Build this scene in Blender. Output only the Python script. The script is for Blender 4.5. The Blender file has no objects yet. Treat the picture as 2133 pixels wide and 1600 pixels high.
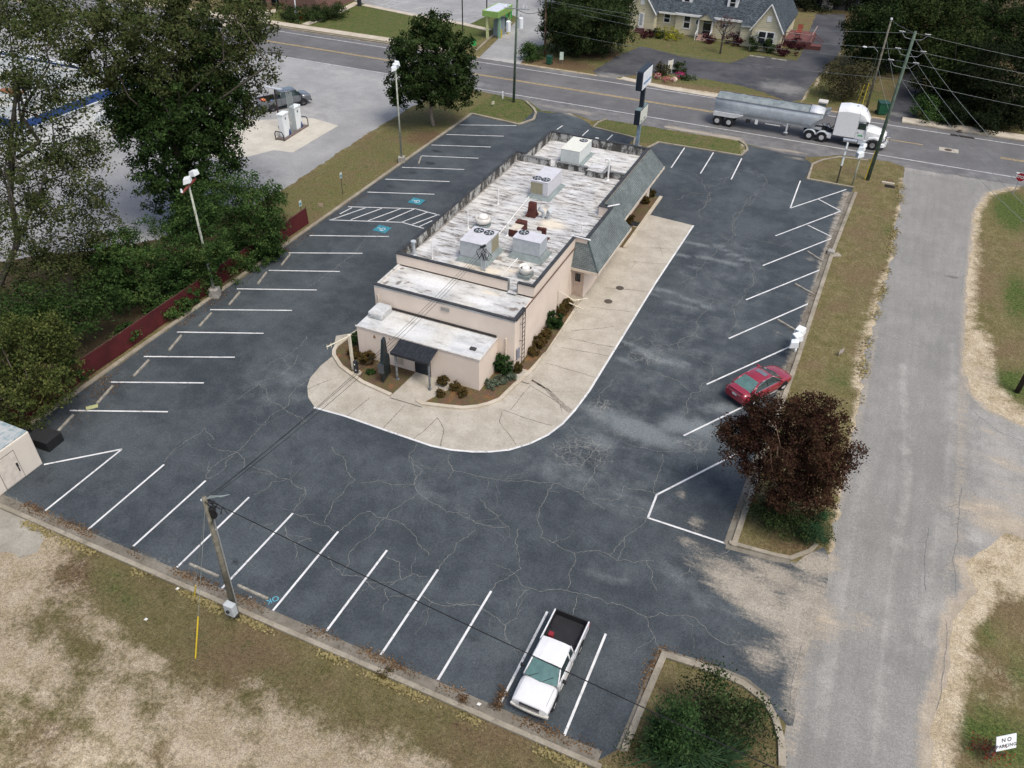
import bpy, math, random
import numpy as np
from mathutils import Vector, Matrix
R = math.radians
sc = bpy.context.scene
col = sc.collection
# ---------------------------------------------------------------- camera
cam = bpy.data.cameras.new('camera')
co = bpy.data.objects.new('camera', cam); col.objects.link(co); sc.camera = co
cr_ = Vector((0.91256154, 0.40860465, 0.01654328)); cu_ = Vector((-0.26230783, 0.55383374, 0.79022958)); cf_ = Vector((-0.31372925, 0.72547255, -0.61258757))
co.matrix_world = Matrix(((cr_.x, cu_.x, -cf_.x, 0), (cr_.y, cu_.y, -cf_.y, 0), (cr_.z, cu_.z, -cf_.z, 32.5), (0, 0, 0, 1)))
cam.sensor_width = 36; cam.lens = 36*1700.23/2133; cam.clip_start = .5; cam.clip_end = 1500
# ---------------------------------------------------------------- light
w = bpy.data.worlds.new('World'); sc.world = w; w.use_nodes = True
nt = w.node_tree; bg = nt.nodes['Background']
sky = nt.nodes.new('ShaderNodeTexSky'); sky.sky_type = 'NISHITA'; sky.sun_disc = False
SUN_EL, SUN_AZ = 62, 118
sky.sun_elevation = R(SUN_EL); sky.sun_rotation = R(SUN_AZ); sky.air_density = 1.0; sky.dust_density = 4.0; sky.ozone_density = 0.2
nt.links.new(sky.outputs[0], bg.inputs[0]); bg.inputs[1].default_value = 0.13
sl = bpy.data.lights.new('sun', 'SUN'); so = bpy.data.objects.new('sun', sl); col.objects.link(so)
sl.energy = 1.35; sl.angle = R(20); sl.color = (1, .985, .92)
d_ = Vector((math.sin(R(SUN_AZ))*math.cos(R(SUN_EL)), math.cos(R(SUN_AZ))*math.cos(R(SUN_EL)), math.sin(R(SUN_EL))))
so.rotation_euler = d_.to_track_quat('Z', 'Y').to_euler()
sc.view_settings.view_transform = 'Standard'; sc.view_settings.look = 'None'; sc.view_settings.gamma = 1
sc.view_settings.exposure = 0.56
# ---------------------------------------------------------------- helpers
def tag(o, label=None, cat=None, group=None, kind=None):
    if label: o['label'] = label
    if cat: o['category'] = cat
    if group: o['group'] = group
    if kind: o['kind'] = kind
    return o
def thing(name, label, cat, loc=(0, 0, 0), rz=0, group=None):
    o = bpy.data.objects.new(name, None); col.objects.link(o); o.empty_display_size = .3
    o.location = (loc[0], loc[1], loc[2] if len(loc) > 2 else 0); o.rotation_euler = (0, 0, rz)
    return tag(o, label, cat, group)
def copy_tree(o, parent=None):
    c = o.copy(); col.objects.link(c); c.parent = parent
    for ch in KIDS.get(o.name, []): copy_tree(ch, c)
    return c
KIDS = {}
def dup(o, loc, rz=0, label=None, scale=None):
    c = copy_tree(o); c.location = (loc[0], loc[1], loc[2] if len(loc) > 2 else 0); c.rotation_euler = (0, 0, rz)
    if label: c['label'] = label
    if scale: c.scale = scale if hasattr(scale, '__len__') else (scale,)*3
    return c
class M:
    def __init__(s): s.v = []; s.f = []; s.m = []; s.mi = 0
    def add(s, vs, fs):
        b = len(s.v); s.v += [tuple(p) for p in vs]; s.f += [tuple(i+b for i in f) for f in fs]; s.m += [s.mi]*len(fs); return s
    def box(s, x0, y0, z0, x1, y1, z1, rz=0, c=None):
        vs = [(x, y, z) for z in (z0, z1) for x, y in ((x0, y0), (x1, y0), (x1, y1), (x0, y1))]
        if rz:
            cx, cy = c or ((x0+x1)/2, (y0+y1)/2); a, b = math.cos(rz), math.sin(rz)
            vs = [(cx+(x-cx)*a-(y-cy)*b, cy+(x-cx)*b+(y-cy)*a, z) for x, y, z in vs]
        return s.add(vs, [(3, 2, 1, 0), (4, 5, 6, 7), (0, 1, 5, 4), (1, 2, 6, 5), (2, 3, 7, 6), (3, 0, 4, 7)])
    def quad(s, *p): return s.add(p, [tuple(range(len(p)))])
    def prism(s, poly, z0, z1):
        n = len(poly); ar = sum(poly[i][0]*poly[(i+1) % n][1]-poly[(i+1) % n][0]*poly[i][1] for i in range(n))
        if ar < 0: poly = poly[::-1]
        return s.add([(x, y, z0) for x, y in poly]+[(x, y, z1) for x, y in poly], [tuple(range(n))[::-1], tuple(range(n, 2*n))]+[(i, (i+1) % n, n+(i+1) % n, n+i) for i in range(n)])
    def cyl(s, p0, p1, r0, r1=None, n=10, caps=True):
        r1 = r0 if r1 is None else r1
        p0, p1 = Vector(p0), Vector(p1); d = (p1-p0).normalized()
        a = d.orthogonal().normalized(); b = d.cross(a)
        vs = [p0+(a*math.cos(t)+b*math.sin(t))*r0 for t in [2*math.pi*i/n for i in range(n)]]+[p1+(a*math.cos(t)+b*math.sin(t))*r1 for t in [2*math.pi*i/n for i in range(n)]]
        fs = [(i, (i+1) % n, n+(i+1) % n, n+i) for i in range(n)]
        if caps: fs += [tuple(range(n))[::-1], tuple(range(n, 2*n))]
        return s.add(vs, fs)
    def tube(s, path, r, n=6):
        for a, b in zip(path[:-1], path[1:]): s.cyl(a, b, r, r, n)
        return s
    def lathe(s, prof, c=(0, 0, 0), n=20, sy=1):
        vs = [(c[0]+r*math.cos(2*math.pi*i/n), c[1]+sy*r*math.sin(2*math.pi*i/n), c[2]+z) for r, z in prof for i in range(n)]
        k = len(prof); fs = [(j*n+i, j*n+(i+1) % n, (j+1)*n+(i+1) % n, (j+1)*n+i) for j in range(k-1) for i in range(n)]
        fs += [tuple(range(n))[::-1], tuple(range((k-1)*n, k*n))]
        return s.add(vs, fs)
    def loft(s, rings, cap=True):
        n = len(rings[0]); vs = [p for q in rings for p in q]
        fs = [(j*n+i, j*n+(i+1) % n, (j+1)*n+(i+1) % n, (j+1)*n+i) for j in range(len(rings)-1) for i in range(n)]
        if cap: fs += [tuple(range(n))[::-1], tuple(range((len(rings)-1)*n, len(rings)*n))]
        return s.add(vs, fs)
    def build(s, name, mat, parent=None, smooth=False, bevel=0, subd=0, loc=None):
        me = bpy.data.meshes.new(name); me.from_pydata(s.v, [], s.f)
        mats = mat if isinstance(mat, (list, tuple)) else [mat]
        for m in mats: me.materials.append(m)
        if len(mats) > 1: me.polygons.foreach_set('material_index', s.m)
        if smooth: me.polygons.foreach_set('use_smooth', [True]*len(me.polygons))
        me.update()
        o = bpy.data.objects.new(name, me); col.objects.link(o)
        if loc: o.location = loc
        if parent is not None: o.parent = parent; KIDS.setdefault(parent.name, []).append(o)
        if bevel:
            b = o.modifiers.new('bevel', 'BEVEL'); b.width = bevel; b.segments = 2; b.limit_method = 'ANGLE'; b.angle_limit = R(35)
        if subd:
            b = o.modifiers.new('subd', 'SUBSURF'); b.levels = subd; b.render_levels = subd
        return o
def text_mesh(txt, size, name, mat, parent, loc, rot, spacing=1.0, extrude=.004, align='CENTER', bold=0):
    cu = bpy.data.curves.new(name, 'FONT'); cu.body = txt; cu.size = size; cu.extrude = extrude; cu.align_x = align; cu.align_y = 'CENTER'; cu.space_character = spacing; cu.offset = bold
    t = bpy.data.objects.new(name, cu); col.objects.link(t)
    dg = bpy.context.evaluated_depsgraph_get(); dg.update()
    me = bpy.data.meshes.new_from_object(t.evaluated_get(dg)); bpy.data.objects.remove(t); bpy.data.curves.remove(cu)
    me.materials.clear(); me.materials.append(mat)
    o = bpy.data.objects.new(name, me); col.objects.link(o); o.location = loc; o.rotation_euler = rot
    if parent is not None: o.parent = parent; KIDS.setdefault(parent.name, []).append(o)
    return o
# ---------------------------------------------------------------- materials
class NT:
    def __init__(s, name):
        s.m = bpy.data.materials.new(name); s.m.use_nodes = True; s.t = s.m.node_tree; s.b = s.t.nodes['Principled BSDF']
        s.b.inputs['Specular IOR Level'].default_value = .3
        g = s.t.nodes.new('ShaderNodeNewGeometry'); s.pos = g.outputs['Position']; s.g = g
        tc = s.t.nodes.new('ShaderNodeTexCoord'); s.obj = tc.outputs['Object']
    def n(s, typ, **k):
        n = s.t.nodes.new(typ)
        for a, b in k.items(): setattr(n, a, b)
        return n
    def put(s, sock, v):
        if hasattr(v, 'links') or hasattr(v, 'is_output'): s.t.links.new(v, sock)
        else:
            if hasattr(v, '__len__') and len(v) == 3 and len(sock.default_value) == 4: v = (*v, 1)
            sock.default_value = v
    def noise(s, scale, detail=4, rough=.6, vec=None, stretch=None, dist=0):
        n = s.n('ShaderNodeTexNoise'); v = vec or s.pos
        if stretch:
            mp = s.n('ShaderNodeMapping'); s.put(mp.inputs[0], v); mp.inputs['Scale'].default_value = stretch[:3]
            if len(stretch) > 3: mp.inputs['Rotation'].default_value = (0, 0, stretch[3])
            v = mp.outputs[0]
        s.put(n.inputs['Vector'], v); n.inputs['Scale'].default_value = scale; n.inputs['Detail'].default_value = detail; n.inputs['Roughness'].default_value = rough; n.inputs['Distortion'].default_value = dist
        return n.outputs[0]
    def vor(s, scale, feature='F1', out='Distance', vec=None):
        n = s.n('ShaderNodeTexVoronoi', feature=feature); s.put(n.inputs['Vector'], vec or s.pos); n.inputs['Scale'].default_value = scale
        return n.outputs[out]
    def math(s, op, a, b=0., c=0.):
        n = s.n('ShaderNodeMath', operation=op); s.put(n.inputs[0], a); s.put(n.inputs[1], b); s.put(n.inputs[2], c); return n.outputs[0]
    def rng(s, v, a, b, c=0., d=1.):
        n = s.n('ShaderNodeMapRange', interpolation_type='SMOOTHSTEP'); s.put(n.inputs[0], v)
        for i, x in enumerate((a, b, c, d)): n.inputs[i+1].default_value = x
        return n.outputs[0]
    def mix(s, f, a, b, mode='MIX'):
        n = s.n('ShaderNodeMix', data_type='RGBA', blend_type=mode); s.put(n.inputs[0], f); s.put(n.inputs[6], a); s.put(n.inputs[7], b); return n.outputs[2]
    def attr(s, name):
        n = s.n('ShaderNodeAttribute'); n.attribute_name = name; return n
    def sep(s, v):
        n = s.n('ShaderNodeSeparateXYZ'); s.put(n.inputs[0], v); return n.outputs
    def col(s, v): s.put(s.b.inputs['Base Color'], v)
    def bump(s, h, st=.3, d=.02):
        n = s.n('ShaderNodeBump'); s.put(n.inputs['Height'], h); n.inputs['Strength'].default_value = st; n.inputs['Distance'].default_value = d; s.t.links.new(n.outputs[0], s.b.inputs['Normal'])
    def set(s, rough=None, metal=None, spec=None, coat=None):
        if rough is not None: s.put(s.b.inputs['Roughness'], rough)
        if metal is not None: s.b.inputs['Metallic'].default_value = metal
        if spec is not None: s.b.inputs['Specular IOR Level'].default_value = spec
        if coat is not None: s.b.inputs['Coat Weight'].default_value = coat
        return s.m
MATS = {}
def flat(name, c, rough=.6, metal=0, spec=.3, coat=0, var=.12, scale=3., dirt=None):
    if name in MATS: return MATS[name]
    t = NT(name); n = t.noise(scale, 5, .65, vec=t.obj); k = t.rng(n, .3, .7)
    a = tuple(x*(1-var) for x in c); b = tuple(min(1, x*(1+var)) for x in c)
    cc = t.mix(k, a, b)
    if dirt:
        dn = t.rng(t.noise(1.3, 6, .7, vec=t.obj), .5, .72); cc = t.mix(t.math('MULTIPLY', dn, dirt[3]), cc, dirt[:3])
    t.col(cc); t.set(rough, metal, spec, coat); MATS[name] = t.m; return t.m
# ================================================================ GROUND
def grid_mesh(name, xs, ys, z, inside=None):
    nx, ny = len(xs), len(ys); X, Y = np.meshgrid(xs, ys); V = np.stack([X.ravel(), Y.ravel(), np.full(X.size, z)], 1)
    i, j = np.meshgrid(np.arange(nx-1), np.arange(ny-1)); a = (j*nx+i).ravel(); F = np.stack([a, a+1, a+nx+1, a+nx], 1)
    me = bpy.data.meshes.new(name); me.vertices.add(len(V)); me.vertices.foreach_set('co', V.ravel())
    me.loops.add(F.size); me.loops.foreach_set('vertex_index', F.ravel().astype(np.int32)); me.polygons.add(len(F))
    me.polygons.foreach_set('loop_start', np.arange(0, F.size, 4, dtype=np.int32)); me.polygons.foreach_set('loop_total', np.full(len(F), 4, dtype=np.int32)); me.update(calc_edges=True)
    return me
import bmesh
def clip_sheet(name, poly, z, step, jitter=0., seed=0):
    """triangulate a polygon (optionally with ragged edges), cut it into a grid"""
    rnd = random.Random(seed)
    if jitter:
        out = []
        n = len(poly)
        for i in range(n):
            a = Vector(poly[i]).to_2d(); b = Vector(poly[(i+1) % n]).to_2d(); L = (b-a).length; k = max(1, int(L/.5)); nn = Vector((-(b-a).y, (b-a).x)).normalized()
            for q in range(k):
                p = a.lerp(b, q/k)
                if q: p = p+nn*rnd.gauss(0, jitter)
                out.append((p.x, p.y))
        poly = out
    bm = bmesh.new(); vs = [bm.verts.new((x, y, z)) for x, y in poly]; f = bm.faces.new(vs); f.normal_update()
    if f.normal.z < 0: f.normal_flip()
    bmesh.ops.triangulate(bm, faces=bm.faces[:], ngon_method='EAR_CLIP')
    xs = [p[0] for p in poly]; ys = [p[1] for p in poly]
    if step:
        x = min(xs)+step*.37
        while x < max(xs): bmesh.ops.bisect_plane(bm, geom=bm.verts[:]+bm.edges[:]+bm.faces[:], dist=1e-4, plane_co=(x, 0, 0), plane_no=(1, 0, 0)); x += step
        y = min(ys)+step*.37
        while y < max(ys): bmesh.ops.bisect_plane(bm, geom=bm.verts[:]+bm.edges[:]+bm.faces[:], dist=1e-4, plane_co=(0, y, 0), plane_no=(0, 1, 0)); y += step
    me = bpy.data.meshes.new(name); bm.to_mesh(me); bm.free(); return me
def paint(me, chans, aname='mask'):
    """chans: list (R,G,B,A) of entry lists; entry = ('b',x,y,rx,ry,rot,val) gaussian blob | ('l',pts,width,val) line | ('p',pts,soft,val) polygon"""
    n = len(me.vertices); V = np.empty(n*3); me.vertices.foreach_get('co', V); V = V.reshape(-1, 3); X, Y = V[:, 0], V[:, 1]
    out = np.zeros((n, 4)); 
    def seg(pts, closed=False):
        d = np.full(n, 1e9); q = list(zip(pts[:-1], pts[1:]))
        if closed: q.append((pts[-1], pts[0]))
        for (ax, ay), (bx, by) in q:
            L = (bx-ax)**2+(by-ay)**2+1e-9; t = np.clip(((X-ax)*(bx-ax)+(Y-ay)*(by-ay))/L, 0, 1); d = np.minimum(d, np.hypot(X-ax-t*(bx-ax), Y-ay-t*(by-ay)))
        return d
    for c, ents in enumerate(chans):
        v = np.zeros(n)
        for e in ents:
            if e[0] == 'b':
                _, (x, y), rx, ry, rot, val = e; a = R(rot); dx, dy = X-x, Y-y; u = dx*math.cos(a)+dy*math.sin(a); w_ = -dx*math.sin(a)+dy*math.cos(a)
                k = val*np.exp(-((u/rx)**2+(w_/ry)**2)*1.2)
            elif e[0] == 'l': k = e[3]*np.clip(1.5-1.5*seg(e[1])/e[2], 0, 1)
            elif e[0] == 'p':
                pts = e[1]; ins = np.zeros(n, bool); j = len(pts)-1
                for i in range(len(pts)):
                    xi, yi = pts[i]; xj, yj = pts[j]
                    ins ^= ((yi > Y) != (yj > Y)) & (X < (xj-xi)*(Y-yi)/((yj-yi) or 1e-9)+xi); j = i
                d = seg(pts, True); d = np.where(ins, d, -d); k = e[3]*np.clip(.5+d/e[2], 0, 1)
            if e[-1] < 0: v = v+k
            else: v = np.maximum(v, k)
        out[:, c] = np.clip(v, 0, 1)
    a = me.color_attributes.new(aname, 'FLOAT_COLOR', 'POINT'); a.data.foreach_set('color', out.ravel())
def sheet(name, me, mat):
    me.materials.append(mat); o = bpy.data.objects.new(name, me); col.objects.link(o); return tag(o, kind='structure')
# ---- grass / dirt material (mask: R sand, G lush green, B brown litter, A deep shade soil)
def grass_mat():
    t = NT('grass_and_dirt'); a = t.attr('mask'); s = t.n('ShaderNodeSeparateColor'); t.t.links.new(a.outputs['Color'], s.inputs[0])
    big = t.noise(.22, 5, .6); mid = t.noise(1.1, 6, .7); fine = t.noise(5.5, 6, .78); vf = t.noise(16, 4, .85)
    streak = t.noise(3.2, 5, .75, stretch=(1, .35, 1, .5))
    g1 = t.mix(t.rng(mid, .3, .72), (.105, .096, .036), (.185, .155, .078))
    g1 = t.mix(t.rng(big, .45, .68), g1, (.15, .11, .062))
    g1 = t.mix(t.math('MULTIPLY', t.rng(streak, .5, .75), .6), g1, (.24, .20, .12))
    gr = t.mix(t.rng(fine, .35, .65), (.042, .068, .018), (.095, .118, .034))
    fg = t.rng(t.math('ADD', s.outputs[1], t.math('MULTIPLY', t.math('SUBTRACT', mid, .5), 1.3)), .3, .75)
    c = t.mix(fg, g1, gr)
    br = t.mix(t.rng(fine, .3, .7), (.075, .048, .028), (.16, .105, .062))
    fb = t.rng(t.math('ADD', s.outputs[2], t.math('MULTIPLY', t.math('SUBTRACT', mid, .5), 1.4)), .35, .7)
    c = t.mix(t.math('MULTIPLY', fb, .9), c, br)
    sd = t.mix(t.rng(mid, .35, .7), (.38, .31, .205), (.51, .435, .325)); sd = t.mix(t.math('MULTIPLY', t.rng(fine, .5, .75), .5), sd, (.27, .21, .14))
    dn = t.math('ADD', t.math('MULTIPLY', t.math('SUBTRACT', mid, .5), 1.1), t.math('MULTIPLY', t.math('SUBTRACT', fine, .5), .7))
    fs = t.rng(t.math('ADD', s.outputs[0], t.math('MULTIPLY', dn, .8)), .26, .82)
    c = t.mix(fs, c, sd)
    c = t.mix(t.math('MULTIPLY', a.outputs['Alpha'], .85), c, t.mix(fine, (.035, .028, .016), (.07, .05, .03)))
    k = t.rng(vf, .28, .72, .45, 1.5); k2 = t.rng(fine, .3, .7, .66, 1.28)
    c = t.mix(1., c, t.math('MULTIPLY', k, k2), 'MULTIPLY')
    t.col(c); t.bump(t.math('ADD', vf, t.math('MULTIPLY', fine, 2)), .6, .04); t.set(.95, spec=.1); return t.m
GRASS = grass_mat()
def asphalt_mat(name, dark, light, wash, sand, speck=.5, ali=True):
    t = NT(name); a = t.attr('mask'); s = t.n('ShaderNodeSeparateColor'); t.t.links.new(a.outputs['Color'], s.inputs[0])
    big = t.noise(.18, 6, .62); mid = t.noise(.9, 6, .65); fine = t.noise(7, 5, .8); vf = t.noise(17, 3, .85)
    c = t.mix(t.rng(t.math('ADD', t.math('MULTIPLY', big, .6), t.math('MULTIPLY', mid, .4)), .37, .65), dark, light)
    stain = t.rng(t.noise(.45, 5, .7), .6, .74); c = t.mix(t.math('MULTIPLY', stain, .35), c, tuple(x*.55 for x in dark))
    fw = t.rng(t.math('ADD', s.outputs[1], t.math('MULTIPLY', t.math('SUBTRACT', mid, .5), .9)), .2, .9)
    c = t.mix(t.math('MULTIPLY', fw, .8), c, wash)
    fd = t.rng(t.math('ADD', s.outputs[2], t.math('MULTIPLY', t.math('SUBTRACT', mid, .5), 1.2)), .3, .8)
    c = t.mix(t.math('MULTIPLY', fd, .75), c, tuple(x*.42 for x in dark))
    st = t.noise(1.6, 6, .75, stretch=(.35, 1.5, 1, -.2))
    fs = t.rng(t.math('ADD', s.outputs[0], t.math('ADD', t.math('MULTIPLY', t.math('SUBTRACT', st, .5), 1.0), t.math('MULTIPLY', t.math('SUBTRACT', fine, .5), .5))), .3, .85)
    c = t.mix(t.math('MULTIPLY', fs, .9), c, t.mix(t.rng(mid, .3, .7), sand, tuple(x*.72 for x in sand)))
    if ali:
        v = t.math('ADD', 0, t.vor(1.7, 'DISTANCE_TO_EDGE', vec=None)); 
        wv = t.n('ShaderNodeVectorMath', operation='ADD'); nn = t.n('ShaderNodeTexNoise'); t.put(nn.inputs['Vector'], t.pos); nn.inputs['Scale'].default_value = 2.2; nn.inputs['Detail'].default_value = 3
        sc_ = t.n('ShaderNodeVectorMath', operation='SCALE'); t.t.links.new(nn.outputs['Color'], sc_.inputs[0]); sc_.inputs['Scale'].default_value = .55
        t.put(wv.inputs[0], t.pos); t.t.links.new(sc_.outputs[0], wv.inputs[1])
        e1 = t.vor(1.15, 'DISTANCE_TO_EDGE', vec=wv.outputs[0]); e2 = t.vor(3.1, 'DISTANCE_TO_EDGE', vec=wv.outputs[0])
        l1 = t.rng(e1, .012, .045, 1, 0); l2 = t.rng(e2, .02, .06, .7, 0)
        am = t.rng(t.math('ADD', a.outputs['Alpha'], t.math('MULTIPLY', t.math('SUBTRACT', mid, .5), .9)), .35, .7)
        c = t.mix(t.math('MULTIPLY', t.math('MULTIPLY', t.math('MAXIMUM', l1, l2), am), .5), c, (.24, .235, .215))
    k = t.rng(fine, .25, .8, 1-speck*.4, 1+speck*.5); k2 = t.rng(vf, .3, .72, 1-speck*.6, 1+speck*.75)
    if name.startswith(('old', 'high')): k = t.math('MULTIPLY', k, t.rng(t.noise(.8, 6, .7, stretch=(2.2, .16, 1) if name[0] == 'o' else (.12, 2.2, 1)), .3, .7, .93, 1.07))
    c = t.mix(1., c, t.math('MULTIPLY', k, k2), 'MULTIPLY')
    t.col(c); t.bump(vf, .25, .01); t.set(t.rng(mid, .3, .7, .75, .95), spec=.2); return t.m
LOT = asphalt_mat('sealed_asphalt', (.038, .046, .053), (.074, .087, .094), (.165, .185, .19), (.36, .32, .26))
ROAD = asphalt_mat('old_grey_asphalt', (.195, .19, .176), (.245, .238, .222), (.34, .325, .30), (.40, .34, .26), .4, False)
HWY = asphalt_mat('highway_asphalt', (.105, .103, .105), (.15, .148, .148), (.25, .245, .235), (.40, .35, .28), .35, False)
DRIVE = asphalt_mat('house_drive_asphalt', (.042, .044, .05), (.085, .085, .09), (.22, .215, .20), (.36, .33, .27), .5, False)
FORE = asphalt_mat('worn_forecourt', (.235, .235, .235), (.31, .31, .305), (.40, .39, .36), (.46, .41, .33), .4, False)
def concrete_mat(name, a, b, dark=.35):
    t = NT(name); mid = t.noise(.7, 7, .65); fine = t.noise(8, 5, .75); c = t.mix(t.rng(mid, .3, .7), a, b)
    s = t.rng(t.noise(1.7, 6, .75), .52, .75); c = t.mix(t.math('MULTIPLY', s, dark), c, tuple(x*.45 for x in a))
    c = t.mix(1., c, t.rng(fine, .2, .8, .82, 1.15), 'MULTIPLY'); t.col(c); t.bump(fine, .2, .01); t.set(.9, spec=.2); return t.m
CONC = concrete_mat('drive_through_concrete', (.33, .30, .245), (.43, .395, .335), .3)
KERB = concrete_mat('kerb_concrete', (.21, .185, .14), (.33, .295, .235), .75)
GUTM = concrete_mat('dirty_gutter', (.13, .115, .09), (.22, .20, .165), .8)
WALKC = concrete_mat('sidewalk_concrete', (.40, .35, .27), (.50, .45, .37), .3)
PAINT = NT('line_paint'); _n = PAINT.rng(PAINT.noise(3.5, 7, .82), .55, .64); PAINT.col(PAINT.mix(PAINT.math('MULTIPLY', _n, .75), PAINT.mix(PAINT.rng(PAINT.noise(1, 4), .3, .7), (.52, .52, .52), (.68, .68, .67)), (.12, .11, .10))); PAINT = PAINT.set(.7)
YELLOW = flat('yellow_paint', (.42, .31, .13), .7, var=.3, scale=2); WLINE = flat('faded_white_line', (.46, .46, .45), .7, var=.25, scale=1.5)
BLUEP = flat('blue_paint', (.035, .20, .26), .7, var=.25, scale=5)

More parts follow.
